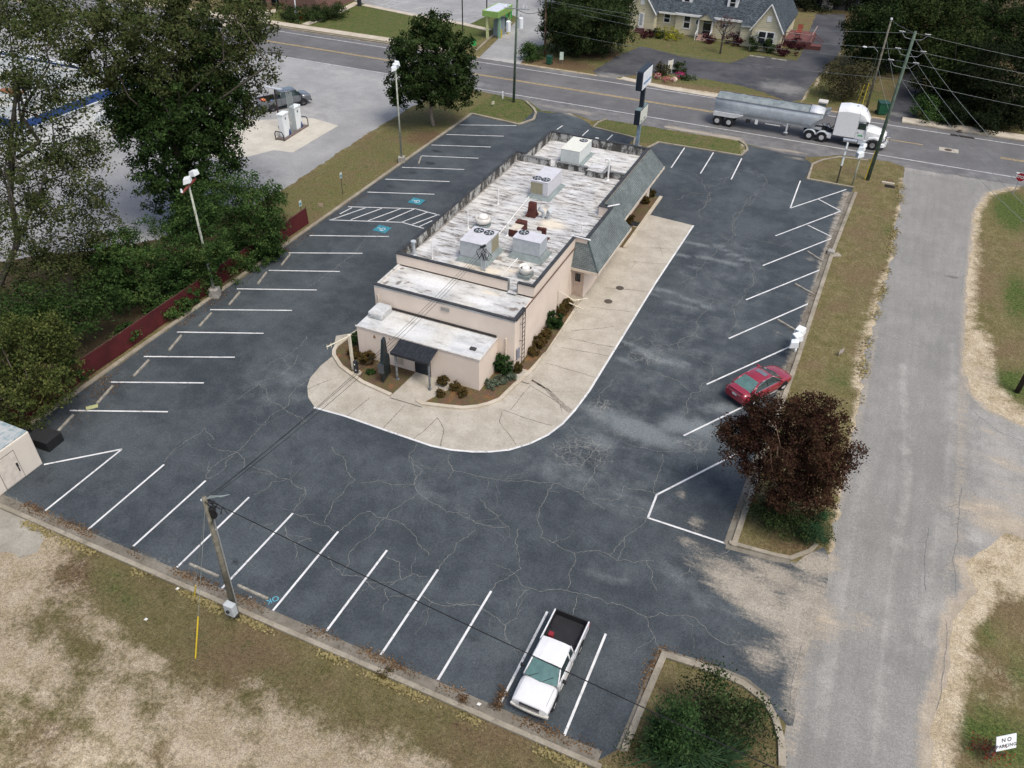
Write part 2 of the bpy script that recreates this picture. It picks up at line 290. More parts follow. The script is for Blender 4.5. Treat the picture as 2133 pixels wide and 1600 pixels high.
# ---- the one big ground sheet
xs = np.concatenate([[-900, -500, -300, -200], np.arange(-150, 61, .6), [100, 200, 400, 700]]); ys = np.concatenate([[-400, -200, -60], np.arange(-5, 185, .6), [220, 300, 500, 1000]])
g = grid_mesh('ground', xs, ys, 0)
roadL = [(4.56,84.94),(4.67,75.27),(4.65,64.51),(4.11,53.18),(4.2,45.62),(4.06,37.16),(4.14,32.62)]
roadR = [(14.49,87.59),(12.17,85),(11.02,79.66),(10.78,72.84),(10.47,64.86),(10.34,58.14),(10.28,52.58),(10.87,50.06),(11.87,48.92),(13.76,48.11)]
roadRb = [(10.47,34.72),(11.07,33),(9.96,30.63),(9.89,27.86),(9.26,24.67),(9.28,22.47)]
paint(g, [
 [('b', (-33.77,15), 4, 3, 0, 1.), ('b', (-31.93,12.89), 3, 2.5, 0, 1.), ('b', (-29.22,10.38), 4, 2, 0, .95), ('b', (-26.89,10.92), 3, 1.2, -30, .85), ('b', (-22.31,10.27), 4.5, 1.6, -25, .85), ('b', (-21.95,8.39), 3, 1.5, -10, .75),
  ('b', (-18.27,11.19), 4, 2.2, -15, .95), ('b', (-13.9,12.08), 5, 2.2, -10, .95), ('b', (-10.43,13.02), 4, 2, 0, .85), ('b', (-16.87,13.49), 3, .8, -28, .6), ('l', [(-27.03,13.5),(-24.74,13.27),(-22.3,12.77),(-21.3,12.58)], .45, .75), ('l', [(-26.32,13.1),(-23.24,12.6),(-19.54,11.78)], .9, .6), ('b', (-28.8,14.03), 3, 1.2, -30, .6), ('b', (-22.36,11.96), 5, 2, -20, .55), ('b', (-25.13,13.37), 3, .8, -20, .5),
  ('b', (-26.69,10.23), 3, 2, -20, .5), ('p', [(-60, -30), (15, -30), (15, 9.5), (-16, 9.5), (-24, 12), (-60, 13.5)], 3, .42), ('l', roadL, .5, .85), ('l', [(4.65,64.51),(4.11,53.18),(4,48.27)], 1.1, .6), ('l', roadR[:-1], .9, .75), ('l', roadR[3:], 1.5, .6), ('l', [(7.56,63.45),(11.32,62.18)], .1, .1),
  ('l', roadRb, 1.4, .95), ('b', (12.3,36.41), 3.5, 2.5, 10, 1.), ('b', (13.13,34.74), 2.5, 1.6, 0, 1.), ('l', [(10.97,57.77),(11.25,52.28),(12.64,49.6),(13.97,48.67)], 1.8, .8), ('b', (12.09,28.07), 2, 3, 0, .35),
  ('l', [(-11.41,88.44),(-10.8,82.91)], .5, .8), ('l', [(-48.2, 56), (-48.6, 66), (-48.4, 90)], .5, .6), ('l', [(-52.44,71.78),(-51.9,62.48),(-48.11,54.44)], .4, .5), ('l', [(-60, 101.6), (60, 101.9)], .5, .8), ('l', [(-20, 88.0), (-10, 88.2)], 1., .8), ('b', (-33.84,25.17), 2, 1, 0, .2),
  ('b', (-45.26,33.63), 4, 2, -20, .25), ('b', (-14.88,107.31), 3, .5, 0, .7), ('l', [(-8.41,99.92),(-6.76,116.94),(-6.08,126.98)], .4, .7)],
 [('b', (-27.16,15.42), 4, 1.1, -20, .55), ('b', (-29.08,15.17), 1.6, .8, -20, .5), ('b', (-17.88,14.8), 6, 1, -10, .45), ('b', (-21.97,14.55), 3, 1, 0, .4), ('b', (-31.82,13.9), 1, .6, 0, .6), ('b', (-11.35,15.78), 4, .6, -10, .35),
  ('b', (14.25,81.68), 2.4, 6, 0, .95), ('b', (14.03,65), 1.5, 6, 0, .8), ('b', (13.29,52.67), 2, 3, 0, .8), ('b', (11.82,24.99), 2.4, 2.2, 0, .8), ('b', (11.33,30.49), 1, 2.5, 0, .55), ('b', (12.7,28.89), 1.2, 1.5, 0, .6),
  ('b', (2.79,48.27), 1.6, 2.6, 0, .55), ('b', (4.09,72.52), 1.4, 3, 0, .5), ('b', (3.11,61.32), 1, 2, 0, .4), ('b', (2.02,52.18), 1.2, 4, 0, .3), ('p', [(-48, 50), (-41, 50), (-41, 89), (-48, 89)], 1.5, .42),
  ('p', [(-90, 104), (-53, 104), (-53, 128), (-90, 122)], 2, .62), ('p', [(-45, 103), (0, 103), (0, 135), (-45, 135)], 2, .5), ('b', (7,105.92), 6, 5, 0, .5), ('b', (-0.19,109.73), 3, 6, 0, .6), ('p', [(-28, 82), (-10, 82), (-10, 88), (-28, 88)], 1, .55), ('p', [(-42, 82), (-33, 82), (-33, 90), (-42, 90)], 1, .6)],
 [('b', (-30.61,15.11), 4, 1.8, -25, .75), ('b', (-25.3,15.05), 3, 1.2, -20, .3), ('b', (-19.37,13.09), 6, 1, -15, .35), ('b', (-24.4,11.8), 3, 1, -20, .45), ('b', (-15.99,13.65), 5, .8, -8, .5), ('b', (-24.51,8.79), 4, 1.4, -10, .55), ('b', (-9.65,16.08), 4, .8, -10, .5),
  ('b', (-41.51,73.38), 4.5, 3.5, 0, .8), ('b', (-37.22,110.78), 7, 4, 0, .9), ('b', (-38.2,104.18), 6, 3, 0, .9), ('b', (2.12,64.14), .8, 5, 0, .4), ('b', (0.75,57.11), 1.3, 2, 0, .5), ('b', (1.98,31.97), 2.5, 1.2, 0, .6), ('b', (12.03,26.04), 1.5, 1.5, 0, .4), ('b', (-6.38,100.94), 4, 3, 0, .5), ('b', (3.29,83.93), 1.5, 1, 0, .6),
  ('l', [(-42.6, 20), (-42.6, 50)], 1.2, .6), ('b', (-32.43,17.4), 2, 1, 0, .4)],
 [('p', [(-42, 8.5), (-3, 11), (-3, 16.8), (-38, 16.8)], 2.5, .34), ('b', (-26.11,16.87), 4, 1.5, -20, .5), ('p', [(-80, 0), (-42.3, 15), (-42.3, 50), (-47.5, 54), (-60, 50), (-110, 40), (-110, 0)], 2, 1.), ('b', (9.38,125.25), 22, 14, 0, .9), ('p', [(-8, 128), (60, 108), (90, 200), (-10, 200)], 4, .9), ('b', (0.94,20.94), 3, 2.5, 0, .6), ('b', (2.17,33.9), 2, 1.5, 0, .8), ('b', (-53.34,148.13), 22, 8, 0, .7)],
])
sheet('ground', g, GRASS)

# ---- parking lot
_r = random.Random(12); STAINS = [('b', (-38.5+i*2.97+_r.uniform(-.5, .5), 19.2+_r.uniform(-.8, .8)), _r.uniform(.25, .6), _r.uniform(.2, .45), 0, _r.uniform(.35, .8)) for i in range(12)]+[('b', (-38.6+_r.uniform(-.5, .5), 24.5+i*3.2+_r.uniform(-.5, .5)), _r.uniform(.3, .6), _r.uniform(.2, .4), 0, _r.uniform(.3, .7)) for i in range(11)]+[('b', (-2.6+_r.uniform(-.5, .5), 47+i*5.2+_r.uniform(-1, 1)), _r.uniform(.3, .6), _r.uniform(.25, .5), 0, _r.uniform(.4, .7)) for i in range(6)]
lot = [(-41, 17.1), (-3.2, 17.1), (-2.58,17.93), (-2.25,23.09), (-0.02,23.24), (1.51,23.15), (2.65,22.66), (3.6,21.88), (3.82,21.98), (3.8,24.26), (3.87,26.33), (4.08,29.57), (4.22,31.79), (3.71,32.78), (3.34,32.32), (2.59,31.13), (1.18,30.89), (-.7, 30.7), (-.15, 45), (0, 66), (.4, 80.3), (-4.1, 80.5), (-4.1, 84.6), (-5, 86.2), (-6.73,86.05), (-10.83,86.77), (-10.8, 85.6), (-10.9, 83.5), (-19.6, 83.2), (-20.6, 80.2), (-22.2, 80.2), (-22.4, 83.4), (-27.6, 84.4), (-28.36,85.36), (-31.84,87.71), (-33.5, 86.2), (-35.25,86.16), (-34.9, 81.2), (-41, 81.8)]
me = clip_sheet('parking_lot', lot, .012, .5, .05, 3)
paint(me, [
 [('b', (3.5,31.45), 1.6, 1.2, 0, 1.), ('b', (0.73,28.18), 4, 1.6, -25, 1.), ('b', (3.55,27.78), 2, 4, 0, 1.), ('b', (1.85,29.84), 2.5, 1.2, -20, .9), ('b', (3.65,24.19), .8, 3, 0, .8), ('b', (-1.82,28.81), 2, .8, -25, .55), ('b', (-2.89,30.07), .9, .5, 0, .7), ('b', (-4.02,33.38), .5, .5, 0, .65), ('b', (-2.76,31.61), .8, .9, 0, .6), ('b', (2.06,24.8), 1.5, 1.2, 0, .7), ('b', (0.84,25.36), 1.5, .8, -30, .45),
  ('b', (-30.52,87.32), 3, 1.2, 0, .8), ('b', (-27.94,86.57), 2, .8, 0, .8), ('b', (-8.36,86.97), 4, .7, 0, .55), ('b', (-5.66,85.46), 2, .7, 0, .6), ('l', [(-.5, 47), (-.2, 66), (0, 79)], .7, .75), ('b', (-1.28,64.24), .7, 1, 0, .5), ('l', [(-40.6, 17.5), (-3.4, 17.4)], .35, .55), ('b', (-26.11,17.87), 1, .4, 0, .5), ('b', (-10.48,79.04), 1.6, .8, 0, .35), ('b', (-15.13,77.39), 2, .6, 0, .3), ('b', (-10.5,36.89), .5, .5, 0, .3), ('b', (-1.76,57.41), .7, 1, 0, .4), ('b', (-1.91,51.96), .6, .6, 0, .5)],
 [('p', [(-13, 30), (-2, 30), (-2, 66), (-11, 66)], 6, .30), ('b', (-7.83,37.65), 4.5, 1.3, -8, 1.), ('b', (-4.96,39.25), 3, 1.2, 15, .95), ('b', (-9.59,35.62), 2.5, 1.2, -10, .6), ('b', (-3.77,41.85), 2, .8, 35, .75),  # broad first polygon paints the lot's sheen into the colour; blobs are worn wash
  ('l', [(-11.19,64.58),(-8.98,64.97),(-6.26,63.64)], .3, .5), ('l', [(-11.23,62.63),(-8.54,63),(-6.04,61.5)], .45, .75), ('l', [(-11.31,60.28),(-8.79,60.61),(-6.49,60.85)], .4, .75), ('l', [(-11.53,58.84),(-9.47,58.54)], .3, .45), ('l', [(-11.6,54.24),(-8.64,53.73),(-7.01,53.02)], .4, .7), ('l', [(-11.69,53.26),(-9.86,52.76),(-7.66,52.71)], .35, .55), ('l', [(-11.56,46.36),(-9.16,45.28),(-6.87,45.46)], .55, .75), ('l', [(-11.39,44.22),(-9.73,43.8)], .5, .6),
  ('b', (-29.76,33.41), 5, 2.5, 40, .42), ('b', (-29.9,30.57), 4, 2, 30, .35), ('b', (-32.1,41.36), 2, 1, 0, .3), ('b', (-10.38,32.09), 5, 1.6, 0, .5), ('b', (-6.82,31.67), 4, 2, 0, .4), ('b', (-16.57,27.52), 5, 1.6, 0, .35), ('b', (-6.04,26.18), 1.8, .7, 0, .6), ('b', (-3.07,27.89), 2, 1, 0, .5), ('b', (-0.82,26.68), 2, 1, -20, .5), ('b', (-30.9,86.78), 4, 2, 0, .4), ('b', (-10.95,80.12), 5, 2.5, 0, .35), ('b', (-16.67,81.39), 2, 1, 0, .35), ('b', (-40.98,54.64), 3, 2, 0, .2), ('b', (-9.97,57.46), 1, .4, 0, .55), ('b', (-8.83,55.97), .8, .4, 0, .55)],
 [('b', (-39.51,70.72), .9, .5, 0, .9), ('b', (-38.69,67.69), .9, .5, 0, .9), ('b', (-39.03,64.92), .9, .5, 0, .9), ('b', (-39.31,61.33), .9, .5, 0, .8), ('b', (-10.48,20.27), 1.3, .4, 0, .6), ('b', (-10.34,20.25), .6, .3, 0, .8), ('b', (-38.65,45.73), 1, .5, 0, .5), ('b', (-39.08,42.6), .9, .5, 0, .5), ('l', [(-40.5, 20), (-40.5, 60)], .8, .35), ('b', (-37.4,19.01), 3, 3, 0, .5), ('b', (-36.79,21.46), 4, 3, 0, .3), ('b', (-5.06,38.47), 1., .35, 20, .7), ('l', [(-35, 82), (-33, 86)], .5, .4), ('b', (-0.17,22.96), 4, 2, 0, .3)]+STAINS,
 [('b', (-10.21,34.39), 2.3, 1.8, 30, 1.), ('b', (-9.61,45.07), 1.6, 1.2, 0, .9), ('b', (-10.64,38.61), 1.3, 1.5, 0, .8), ('b', (-8.5,46.53), 1.3, .8, 0, .65), ('b', (-4.4,37.59), 1.7, 1., 0, .8), ('b', (-9.09,36.81), 1.5, .8, 0, .6), ('b', (-16.39,27.19), 4, 1.2, 0, .35), ('b', (-31.92,34.77), 2.5, 2, 0, .4), ('b', (-26.35,25.91), 3, 1.2, 0, .3), ('b', (-11.47,31.15), 3, .8, 0, .4), ('b', (-12.41,21.31), 1.3, .5, 0, .45), ('b', (0.03,24.98), 1.5, .8, 0, .4)],
])
sheet('parking_lot', me, LOT)

# ---- side road + apron to its right, main road, forecourts
sroad = [(3.55,21.85),(3.55,24.15),(3.56,26.19),(3.77,29.43),(4.14,32.62),(4.06,37.16),(4.2,45.62),(4.11,53.18),(4.65,64.51),(4.67,75.27),(4.56,84.94)]
sroad = [(3.8, 12), *sroad, (4.6, 86), (4.6, 88.2), (15.5, 88.4), *roadR, (22, 48.6), (22, 36.5), *[(12.45,37.94),(11.15,35.88)], *roadRb, (9.3, 10)]
me = clip_sheet('side_road', sroad, .008, .5, .09, 5)
paint(me, [
 [('p', [(11, 34), (22, 34), (22, 43), (11.5, 43)], 3, .5), ('l', roadRb, 1.0, .9), ('l', roadR, .5, .7), ('b', (3.82,31.77), 1.2, 1.5, 0, .8), ('l', [(3.77,20.84),(3.72,23.71),(3.61,26.64),(3.91,30.14)], .9, .5), ('b', (3.97,27.98), 1.8, 2, 0, .8), ('b', (5.65,28.75), 1.8, 1.4, 0, .55), ('l', [(4.2, 36), (4.5, 56)], .5, .5), ('b', (11.42,39.38), 3, 1.5, 20, .75), ('b', (12.82,38.49), 3, 1.6, 0, .95), ('b', (12.26,44.94), 2, .5, -30, .4), ('b', (10.12,47.37), 1, 2, 0, .3), ('l', [(10.2, 36), (10.3, 58)], .7, .5), ('b', (13,43.92), 3, .6, -8, .75), ('b', (11.76,46.63), 2, .5, -25, .6), ('l', [(9.3, 22), (9.6, 34)], .6, .4)],
 [('l', [(6.47,51.79),(7.41,39.99),(7.15,32.3),(7.13,26.32),(7.21,21.53)], .5, .55), ('l', [(9.71,57.17),(9.73,45.67),(9.27,36.84),(8.26,28.21)], .5, .5), ('b', (9.41,31.41), 2, 1.5, 0, .65), ('b', (9.27,28.96), .8, 1.2, 0, .6), ('b', (6.66,87.52), 3, 1.2, 0, .6), ('b', (10.17,87.97), 3, .8, 0, .5), ('b', (11.72,43.77), 3, 1.4, -10, .6), ('l', [(4.8, 22), (5, 40)], .6, .45), ('p', [(10.5, 34), (22, 34), (22, 49), (10.5, 49)], 2, .55), ('b', (10.93,36.86), .8, .5, 0, 1.), ('b', (10.28,38.38), .5, .45, 0, .8)],
 [('b', (9.42,66.14), .9, .25, -10, .85), ('b', (5.25,30.44), 1, 1.5, 0, .25), ('l', [(7.98,44.85),(7.95,34.39),(7.88,24.13)], .4, .25), ('b', (10.22,36.9), .2, 1.5, 0, .4)], []])
sheet('side_road', me, ROAD)
road = [(-130, 90.5), (-130, 101.4), (60, 101.5), (60, 88.6), (15.5, 88.3), (4.6, 88.0), (3.2, 88.8), (-1.5, 88.5), (-4.4, 86.4), (-6.73,86.05), (-11.07,86.95), (-11.6, 87.7), (-27.2, 87.1), (-28, 86.2), (-31.12,87.37), (-34.5, 86.5), (-37, 88.9), (-43.5, 89.4), (-47.8, 90.)]
me = clip_sheet('main_road', road, .016, .8, .06, 7)
paint(me, [
 [('l', [(-20, 88.2), (-12, 88)], .9, .8), ('l', [(-44, 89.8), (-34, 88)], .6, .5), ('b', (-30.85,88.21), 4, .8, 0, .7), ('b', (-6.88,86.98), 3.5, .7, 0, .75), ('l', [(-80, 101.3), (-53, 101.3)], .4, .6), ('b', (6.61,88.82), 3, .5, 0, .4)],
 [('p', [(-130, 88), (60, 86), (60, 90.2), (-130, 90.4)], 1, .4), ('b', (-46, 91.5), 5, 1.5, 0, .6), ('b', (-37.64,101.03), 5, 1.2, 0, .6), ('b', (-9.47,103.08), 4, .8, 0, .4), ('b', (7.47,89.92), 3.5, .9, 0, .5)],
 [('l', [(-17, 92), (3, 92)], .9, .0), ('l', [(-60, 92.7), (40, 92.7)], .35, .22), ('l', [(-60, 97.6), (40, 97.6)], .35, .2)], []])
sheet('main_road', me, HWY)
me = clip_sheet('gas_station_forecourt', [(-48.1, 53), (-47.9, 56.5), (-48.3, 66), (-48.4, 78), (-48, 90.3), (-130, 91), (-130, 30), *[(-60.64,33.83),(-58.26,37.1),(-54.42,40.28),(-51.11,43.72),(-50.92,48.74)]], .004, 1., .1, 9)
paint(me, [[('b', (-71.89,85.62), 5, 1.5, 20, .5), ('b', (-57.11,47.82), 3, 1, 0, .55), ('l', [(-52.32,62.27),(-51.1,54.11),(-47.8,56.91)], .1, .1)], [('b', (-57.35,73.43), 4, 5, 0, .5), ('b', (-63.2,87.87), 8, 1.5, 0, .5)], [('b', (-51.42,58.79), 4, 2, 0, .5), ('b', (-61.07,84.69), 8, 2, 0, .35), ('b', (-59.13,68.9), 1.2, .6, 0, .5), ('b', (-64.48,53.59), 6, 4, 0, .3)], []])
sheet('gas_station_forecourt', me, FORE)
me = clip_sheet('pump_slab', [(-52.45,72.26),(-52.36,63.91),(-54.46,63.56),(-55.6,61.19),(-58.67,59.12),(-65.78,67.5),(-61.14,69.84),(-56.35,72.92)], .012, 0)
sheet('pump_slab', me, concrete_mat('pump_slab_concrete', (.44, .41, .35), (.52, .49, .42), .4))
# drives across the main road
me = clip_sheet('house_driveway', [*[(-34.19,103.26),(-33.32,111.54),(-31.91,116.92),(-30.06,116.57),(-25.5,114.86),(-18.93,114.85),(-17.22,119.16),(-16.46,120.31),(-10.94,120.19),(-10.86,128.46),(-11.74,139.61),(-12.1,147.57),(-7.9,149.81),(-6.45,136.38),(-6.2,126.92),(-6.9,118.01),(-7.76,110.95),(-7.95,104.23),(-9.41,102.73),(-12.66,104.96),(-15.85,106.18),(-22.12,106.81),(-25.87,106.65),(-28.47,104.64),(-30.53,102.06),(-30.91,98.49)]], .008, .8, .06, 11)
paint(me, [[('b', (-13.05,110.38), 1.5, .6, 0, .6), ('b', (-7.63,109.97), 2, 1, 0, .4), ('b', (-32.29,101.58), 1.5, 1, 0, .8)], [('b', (-10.2,107.63), 5, 3, 0, .8), ('b', (-14.54,115.23), 4, 1.2, 0, .4), ('b', (-30.92,102.29), 4, 2, 0, .8)], [], []])
sheet('house_driveway', me, DRIVE)
me = clip_sheet('lane_behind_truck', [(2.18,99.72),(2.03,107.97),(2.56,119.48),(3.77,124.68),(5.12,120.8),(5.03,109.49),(4.95,99.8)], .008, .6, .05, 12)
paint(me, [[], [('b', (2.92,104.21), 2, 1.2, 0, .7)], [('b', (3.07,115.45), 4, 10, 0, .9)], []]); sheet('lane_behind_truck', me, DRIVE)
me = clip_sheet('bank_driveway', [*[(-47.59,97.49),(-49.87,106.76),(-52.57,122.05),(-55.96,134.75),(-66.3,154.55),(-119.14,125.26),(-89.31,121.26),(-80.72,119.56),(-65.43,118.12),(-55.09,114.57),(-53.59,123.45),(-51.2,112.86)], *[(-51.1,114.34),(-44.4,110.93),(-43.68,102.52),(-40.95,99.33),(-32.06,99.99),(-40.57,96.9)]], .008, 0) if False else clip_sheet('bank_driveway', [(-49.88,102.2),(-53.22,122.99),(-58.2,126.35),(-58.47,115.8),(-75.21,117.93),(-81.24,120.37),(-92.15,131.16),(-57.75,150.05),(-46.48,119.71),(-44.19,110.77),(-44.42,105.04),(-43.57,100.7),(-41.5,99.05),(-32.61,98.86),(-46.12,94.48)], .008, 1., 0, 13)
paint(me, [[('b', (-38.75,100.47), 4, 1, 0, .9), ('b', (-42.85,100.62), 2, 2, 0, .5)], [('b', (-51.1,114.34), 2, 4, 0, .7), ('b', (-45.37,101.64), 5, 2, 0, .8)], [], []]); sheet('bank_driveway', me, FORE)
# sidewalks and paths
def strip(name, pts, wd, z0, z1, mat, closed=False):
    """a kerb or path: rectangular section swept along pts (offset to the left by wd)"""
    P = [Vector((*p[:2], 0)) for p in pts]; n = len(P); L = []
    for i in range(n):
        a = P[i-1] if (i or closed) else None; b = P[(i+1) % n] if (i < n-1 or closed) else None
        d1 = (P[i]-a).normalized() if a is not None else None; d2 = (b-P[i]).normalized() if b is not None else None
        d = ((d1 or d2)+(d2 or d1)).normalized(); k = 1/max(.5, d.dot(d1 or d2)); L.append(P[i]+Vector((-d.y, d.x, 0))*wd*k)
    rings = [[(p.x, p.y, z0), (q.x, q.y, z0), (q.x, q.y, z1), (p.x, p.y, z1)] for p, q in zip(P, L)]
    m = M()
    if closed: rings.append(rings[0])
    m.loft(rings, cap=not closed); return m
def st(name, pts, wd, z0, z1, mat, closed=False, **k):
    o = strip(name, pts, wd, z0, z1, mat, closed).build(name, mat, bevel=k.get('bevel', .02)); return tag(o, kind='structure')
st('sidewalk', [(-120, 102.3), (-53.5, 102.5)], 1.6, 0, .10, WALKC); st('sidewalk', [(-30.07,101.64), (-24.13,100.52), (-16.93,100.24), (-8.36,99.58)], 1.1, 0, .05, WALKC)
st('sidewalk', [(3.5, 101.6), (60, 102)], 1.7, 0, .1, WALKC); st('kerb', [(-120, 101.5), (-53.5, 101.6)], .3, 0, .13, KERB); st('kerb', [(3.5, 101.15), (60, 101.3)], .25, 0, .14, KERB)
st('sidewalk', [(-79.2,104.52),(-78.86,111.29),(-79.52,117.71),(-79.73,119.73)], 1.2, 0, .06, WALKC); st('sidewalk', [(-78.72,118.14),(-69.15,116.46),(-59.42,115.29),(-54.44,114.03)], 1.1, 0, .08, WALKC)
st('kerb', [(-51.35,104.19),(-52.38,110.83),(-52.99,119.94)], .25, 0, .14, KERB); st('kerb', [(-42.14,126.64),(-52.18,134.94)], .1, 0, .05, KERB)
st('path', [(-86.77,98.43),(-87.12,105.59),(-88.67,110.03)], 4.5, 0, .03, WALKC)
# kerbs of the lot: (inner edge, width outward)
st('kerb', [(-41, 17), (-41, 82)], .30, .0, .13, KERB)
st('kerb', [(-41.1, 81.85), (-34.9, 81.15), (-34.0, 83.5), (-34.6, 85.6), (-35.4, 86.8), (-37.2, 88.7)], .28, 0, .14, KERB)
st('kerb', [(-3.0, 16.95), (-41.3, 17.05)], .24, 0, .15, KERB)
st('kerb', [(.55, 79.3), (.0, 66), (-.3, 49.2), (-.55, 40), (-.75, 30.8)], .3, 0, .14, KERB)
st('gutter', [(.55, 79.3), (.0, 66), (-.3, 49.2), (-.55, 40), (-.75, 30.8)], -.36, 0, .03, GUTM)
st('kerb', [(-.85, 30.85), (1.41,31), (2.3,31.14), (3.17,32.1), (3.43,32.72)], .22, 0, .13, KERB)
st('gutter', [(-.95, 30.5), (1.34,30.69), (2.28,30.85)], .3, 0, .03, GUTM)
st('kerb', [(-2.53,17.91),(-2.43,20.12),(-2.26,23.14),(-0.03,23.29),(1.5,23.2),(2.65,22.71),(3.22,21.99),(3.61,21.11),(3.83,19.98)], -.3, 0, .14, KERB)
st('gutter', [(-2.69,17.88),(-2.6,20.1),(-2.44,23.28),(-0.03,23.5),(1.56,23.44),(2.73,22.92)], -.3, 0, .03, GUTM)
st('kerb', [(-27.48,84.16),(-27.45,85.98),(-26.98,87.39)], -.2, 0, .12, KERB); st('kerb', [(-27.5, 84.2), (-22.4, 83.25), (-21.6, 80.0)], .2, 0, .12, KERB)
st('kerb', [(-20.5, 80.0), (-19.6, 83.1), (-10.9, 83.4), (-10.6, 85.4), (-11.0, 86.6), (-12, 87.6)], .22, 0, .12, KERB)
st('kerb', [(.45, 80.35), (-4.0, 80.45), (-4.1, 84.5), (-3.3, 86.2), (-1.8, 87.8), (1., 88.2)], -.22, 0, .12, KERB)
st('kerb', [(0.57,66.22),(-0.13,65.7)], .6, 0, .12, KERB)
st('gutter', [(-40.8, 17.06), (-3.2, 16.96)], .55, 0, .03, GUTM)

# ---- painted markings
def lines(segs, wd, z, name, mat, z1=None):
    m = M()
    for a, b in segs:
        a, b = Vector(a).to_2d(), Vector(b).to_2d(); d = (b-a).normalized(); nn = Vector((-d.y, d.x))*wd/2
        m.quad((*(a-nn), z), (*(b-nn), z), (*(b+nn), z), (*(a+nn), z))
    return tag(m.build(name, mat), kind='structure')
S = []
bot_t = [(-31.52,23.13),(-28.51,23.1),(-25.51,23.09),(-22.64,23.12),(-19.72,23.05),(-16.75,23.03),(-13.79,23.02),(-10.8,22.95),(-7.85,22.98),(-4.9,22.98)]
bot_b = [(-31.59,17.65),(-28.63,17.79),(-25.66,17.66),(-22.78,17.58),(-19.73,17.52),(-16.78,17.67),(-13.82,17.62),(-10.88,17.39),(-7.9,17.66),(-4.86,17.31)]
S += list(zip(bot_t, bot_b)) + [[(-34.64,23.1),(-34.68,17.71)], [(-37.64,20.26),(-34.64,23.1)]]
tl = [(-35.15,80.96),(-35.1,77.5),(-35.04,74.16),(-34.89,70.94),(-34.91,67.81),(-34.87,64.65),(-34.82,61.54),(-34.31,52.55),(-34.74,49.11),(-34.74,45.84),(-34.75,42.75),(-34.72,39.6),(-34.73,36.31),(-34.69,33.17),(-34.63,30.08),(-34.65,26.86)]
tr = [(-40.84,78.35),(-40.76,75.21),(-40.77,71.91),(-40.3,68.93),(-40.6,65.56),(-40.63,62.43),(-40.6,59.22),(-40.37,49.8),(-40.14,46.58),(-39.82,43.58),(-40.26,40.29),(-40.11,37.13),(-40.24,33.86),(-40.19,30.65),(-40.13,27.57),(-40.14,24.4)]
S += list(zip(tl, tr))
S += [[(-4.49,79.84),(-4.4,73.2)], [(-4.4,73.2),(-0.19,79.76)], [(-2.35,76.34),(-0.12,74.64)], [(-0.12,74.64),(-4.67,67.11)], [(-2.47,70.43),(-0.1,68.96)], [(-0.1,68.96),(-4.7,61.4)], [(-0.18,63.06),(-4.89,55.53)], [(-0.28,57.4),(-4.95,49.81)], [(-0.6,51.06),(-5.12,43.89)], [(-0.44,45.83),(-5.19,38.26)], [(-1.27,39.06),(-5.27,32.76)], [(-5.27,32.76),(-5.22,30.88)], [(-5.22,30.88),(-0.82,30.85)]]
S += [[(-16.8,83.05),(-16.67,77.29)], [(-13.77,83.12),(-13.69,77.2)], [(-10.8,82.91),(-10.65,77.17)], [(-27.57,83.31),(-27.59,81.11)], [(-24.76,83.15),(-24.78,81.14)], [(-30.58,83.25),(-30.72,81.89)]]
lines(S, .115, .0175, 'stall_lines', PAINT)
h1, h2, h3 = (-40.51,55.84), (-34.95,58.13), (-32.3,57.94); k1, k2, k3 = (-40.54,52.94), (-34.64,55.3), (-32.33,55.12)
H_ = [(h1, h2), (h2, h3), (k1, k2), (k2, k3)]
H_ += [[(-40.36,54.31),(-40.1,55.83)], [(-40.36,53.12),(-39,56.31)], [(-38.88,53.79),(-37.63,56.89)], [(-37.43,54.29),(-36.1,57.57)], [(-35.99,54.9),(-34.95,58.13)], [(-34.69,55.28),(-33.62,57.98)], [(-33.65,55.33),(-32.5,58.05)], [(-32.93,55.18),(-32.45,56.72)]]
lines(H_, .11, .0175, 'access_aisle_hatching', PAINT)
rl = [((-130, 90.1), (60, 90.3))]; lines(rl, .16, .0215, 'road_edge_line', WLINE); lines([((-130, 99.9), (60, 100.0))], .16, .0215, 'road_edge_line', WLINE)
lines([((-130, 95.25), (6, 95.3)), ((13.5, 95.3), (60, 95.3))], .13, .0215, 'road_centre_line', YELLOW); lines([((-130, 94.95), (2, 95.0)), ((13.5, 95.), (60, 95.))], .13, .0225, 'road_centre_line', YELLOW)
lines([((14.9, 91.6), (22, 91.8))], .28, .0215, 'stop_bar', PAINT)
lines([[(-79.19,121.47),(-70.75,118.95)], [(-79.2,122.95),(-73.24,123.59)], [(-77.18,118.96),(-73.38,123.51)], [(-71.34,117.28),(-69.48,122.4)], [(-65.57,118.37),(-62.3,121.78)], [(-61.83,116.82),(-58.68,122.05)], [(-75.69,118.71),(-75.92,125.09)], [(-74.55,118.28),(-73.56,124.14)]], .1, .0125, 'bank_stall_lines', WLINE)
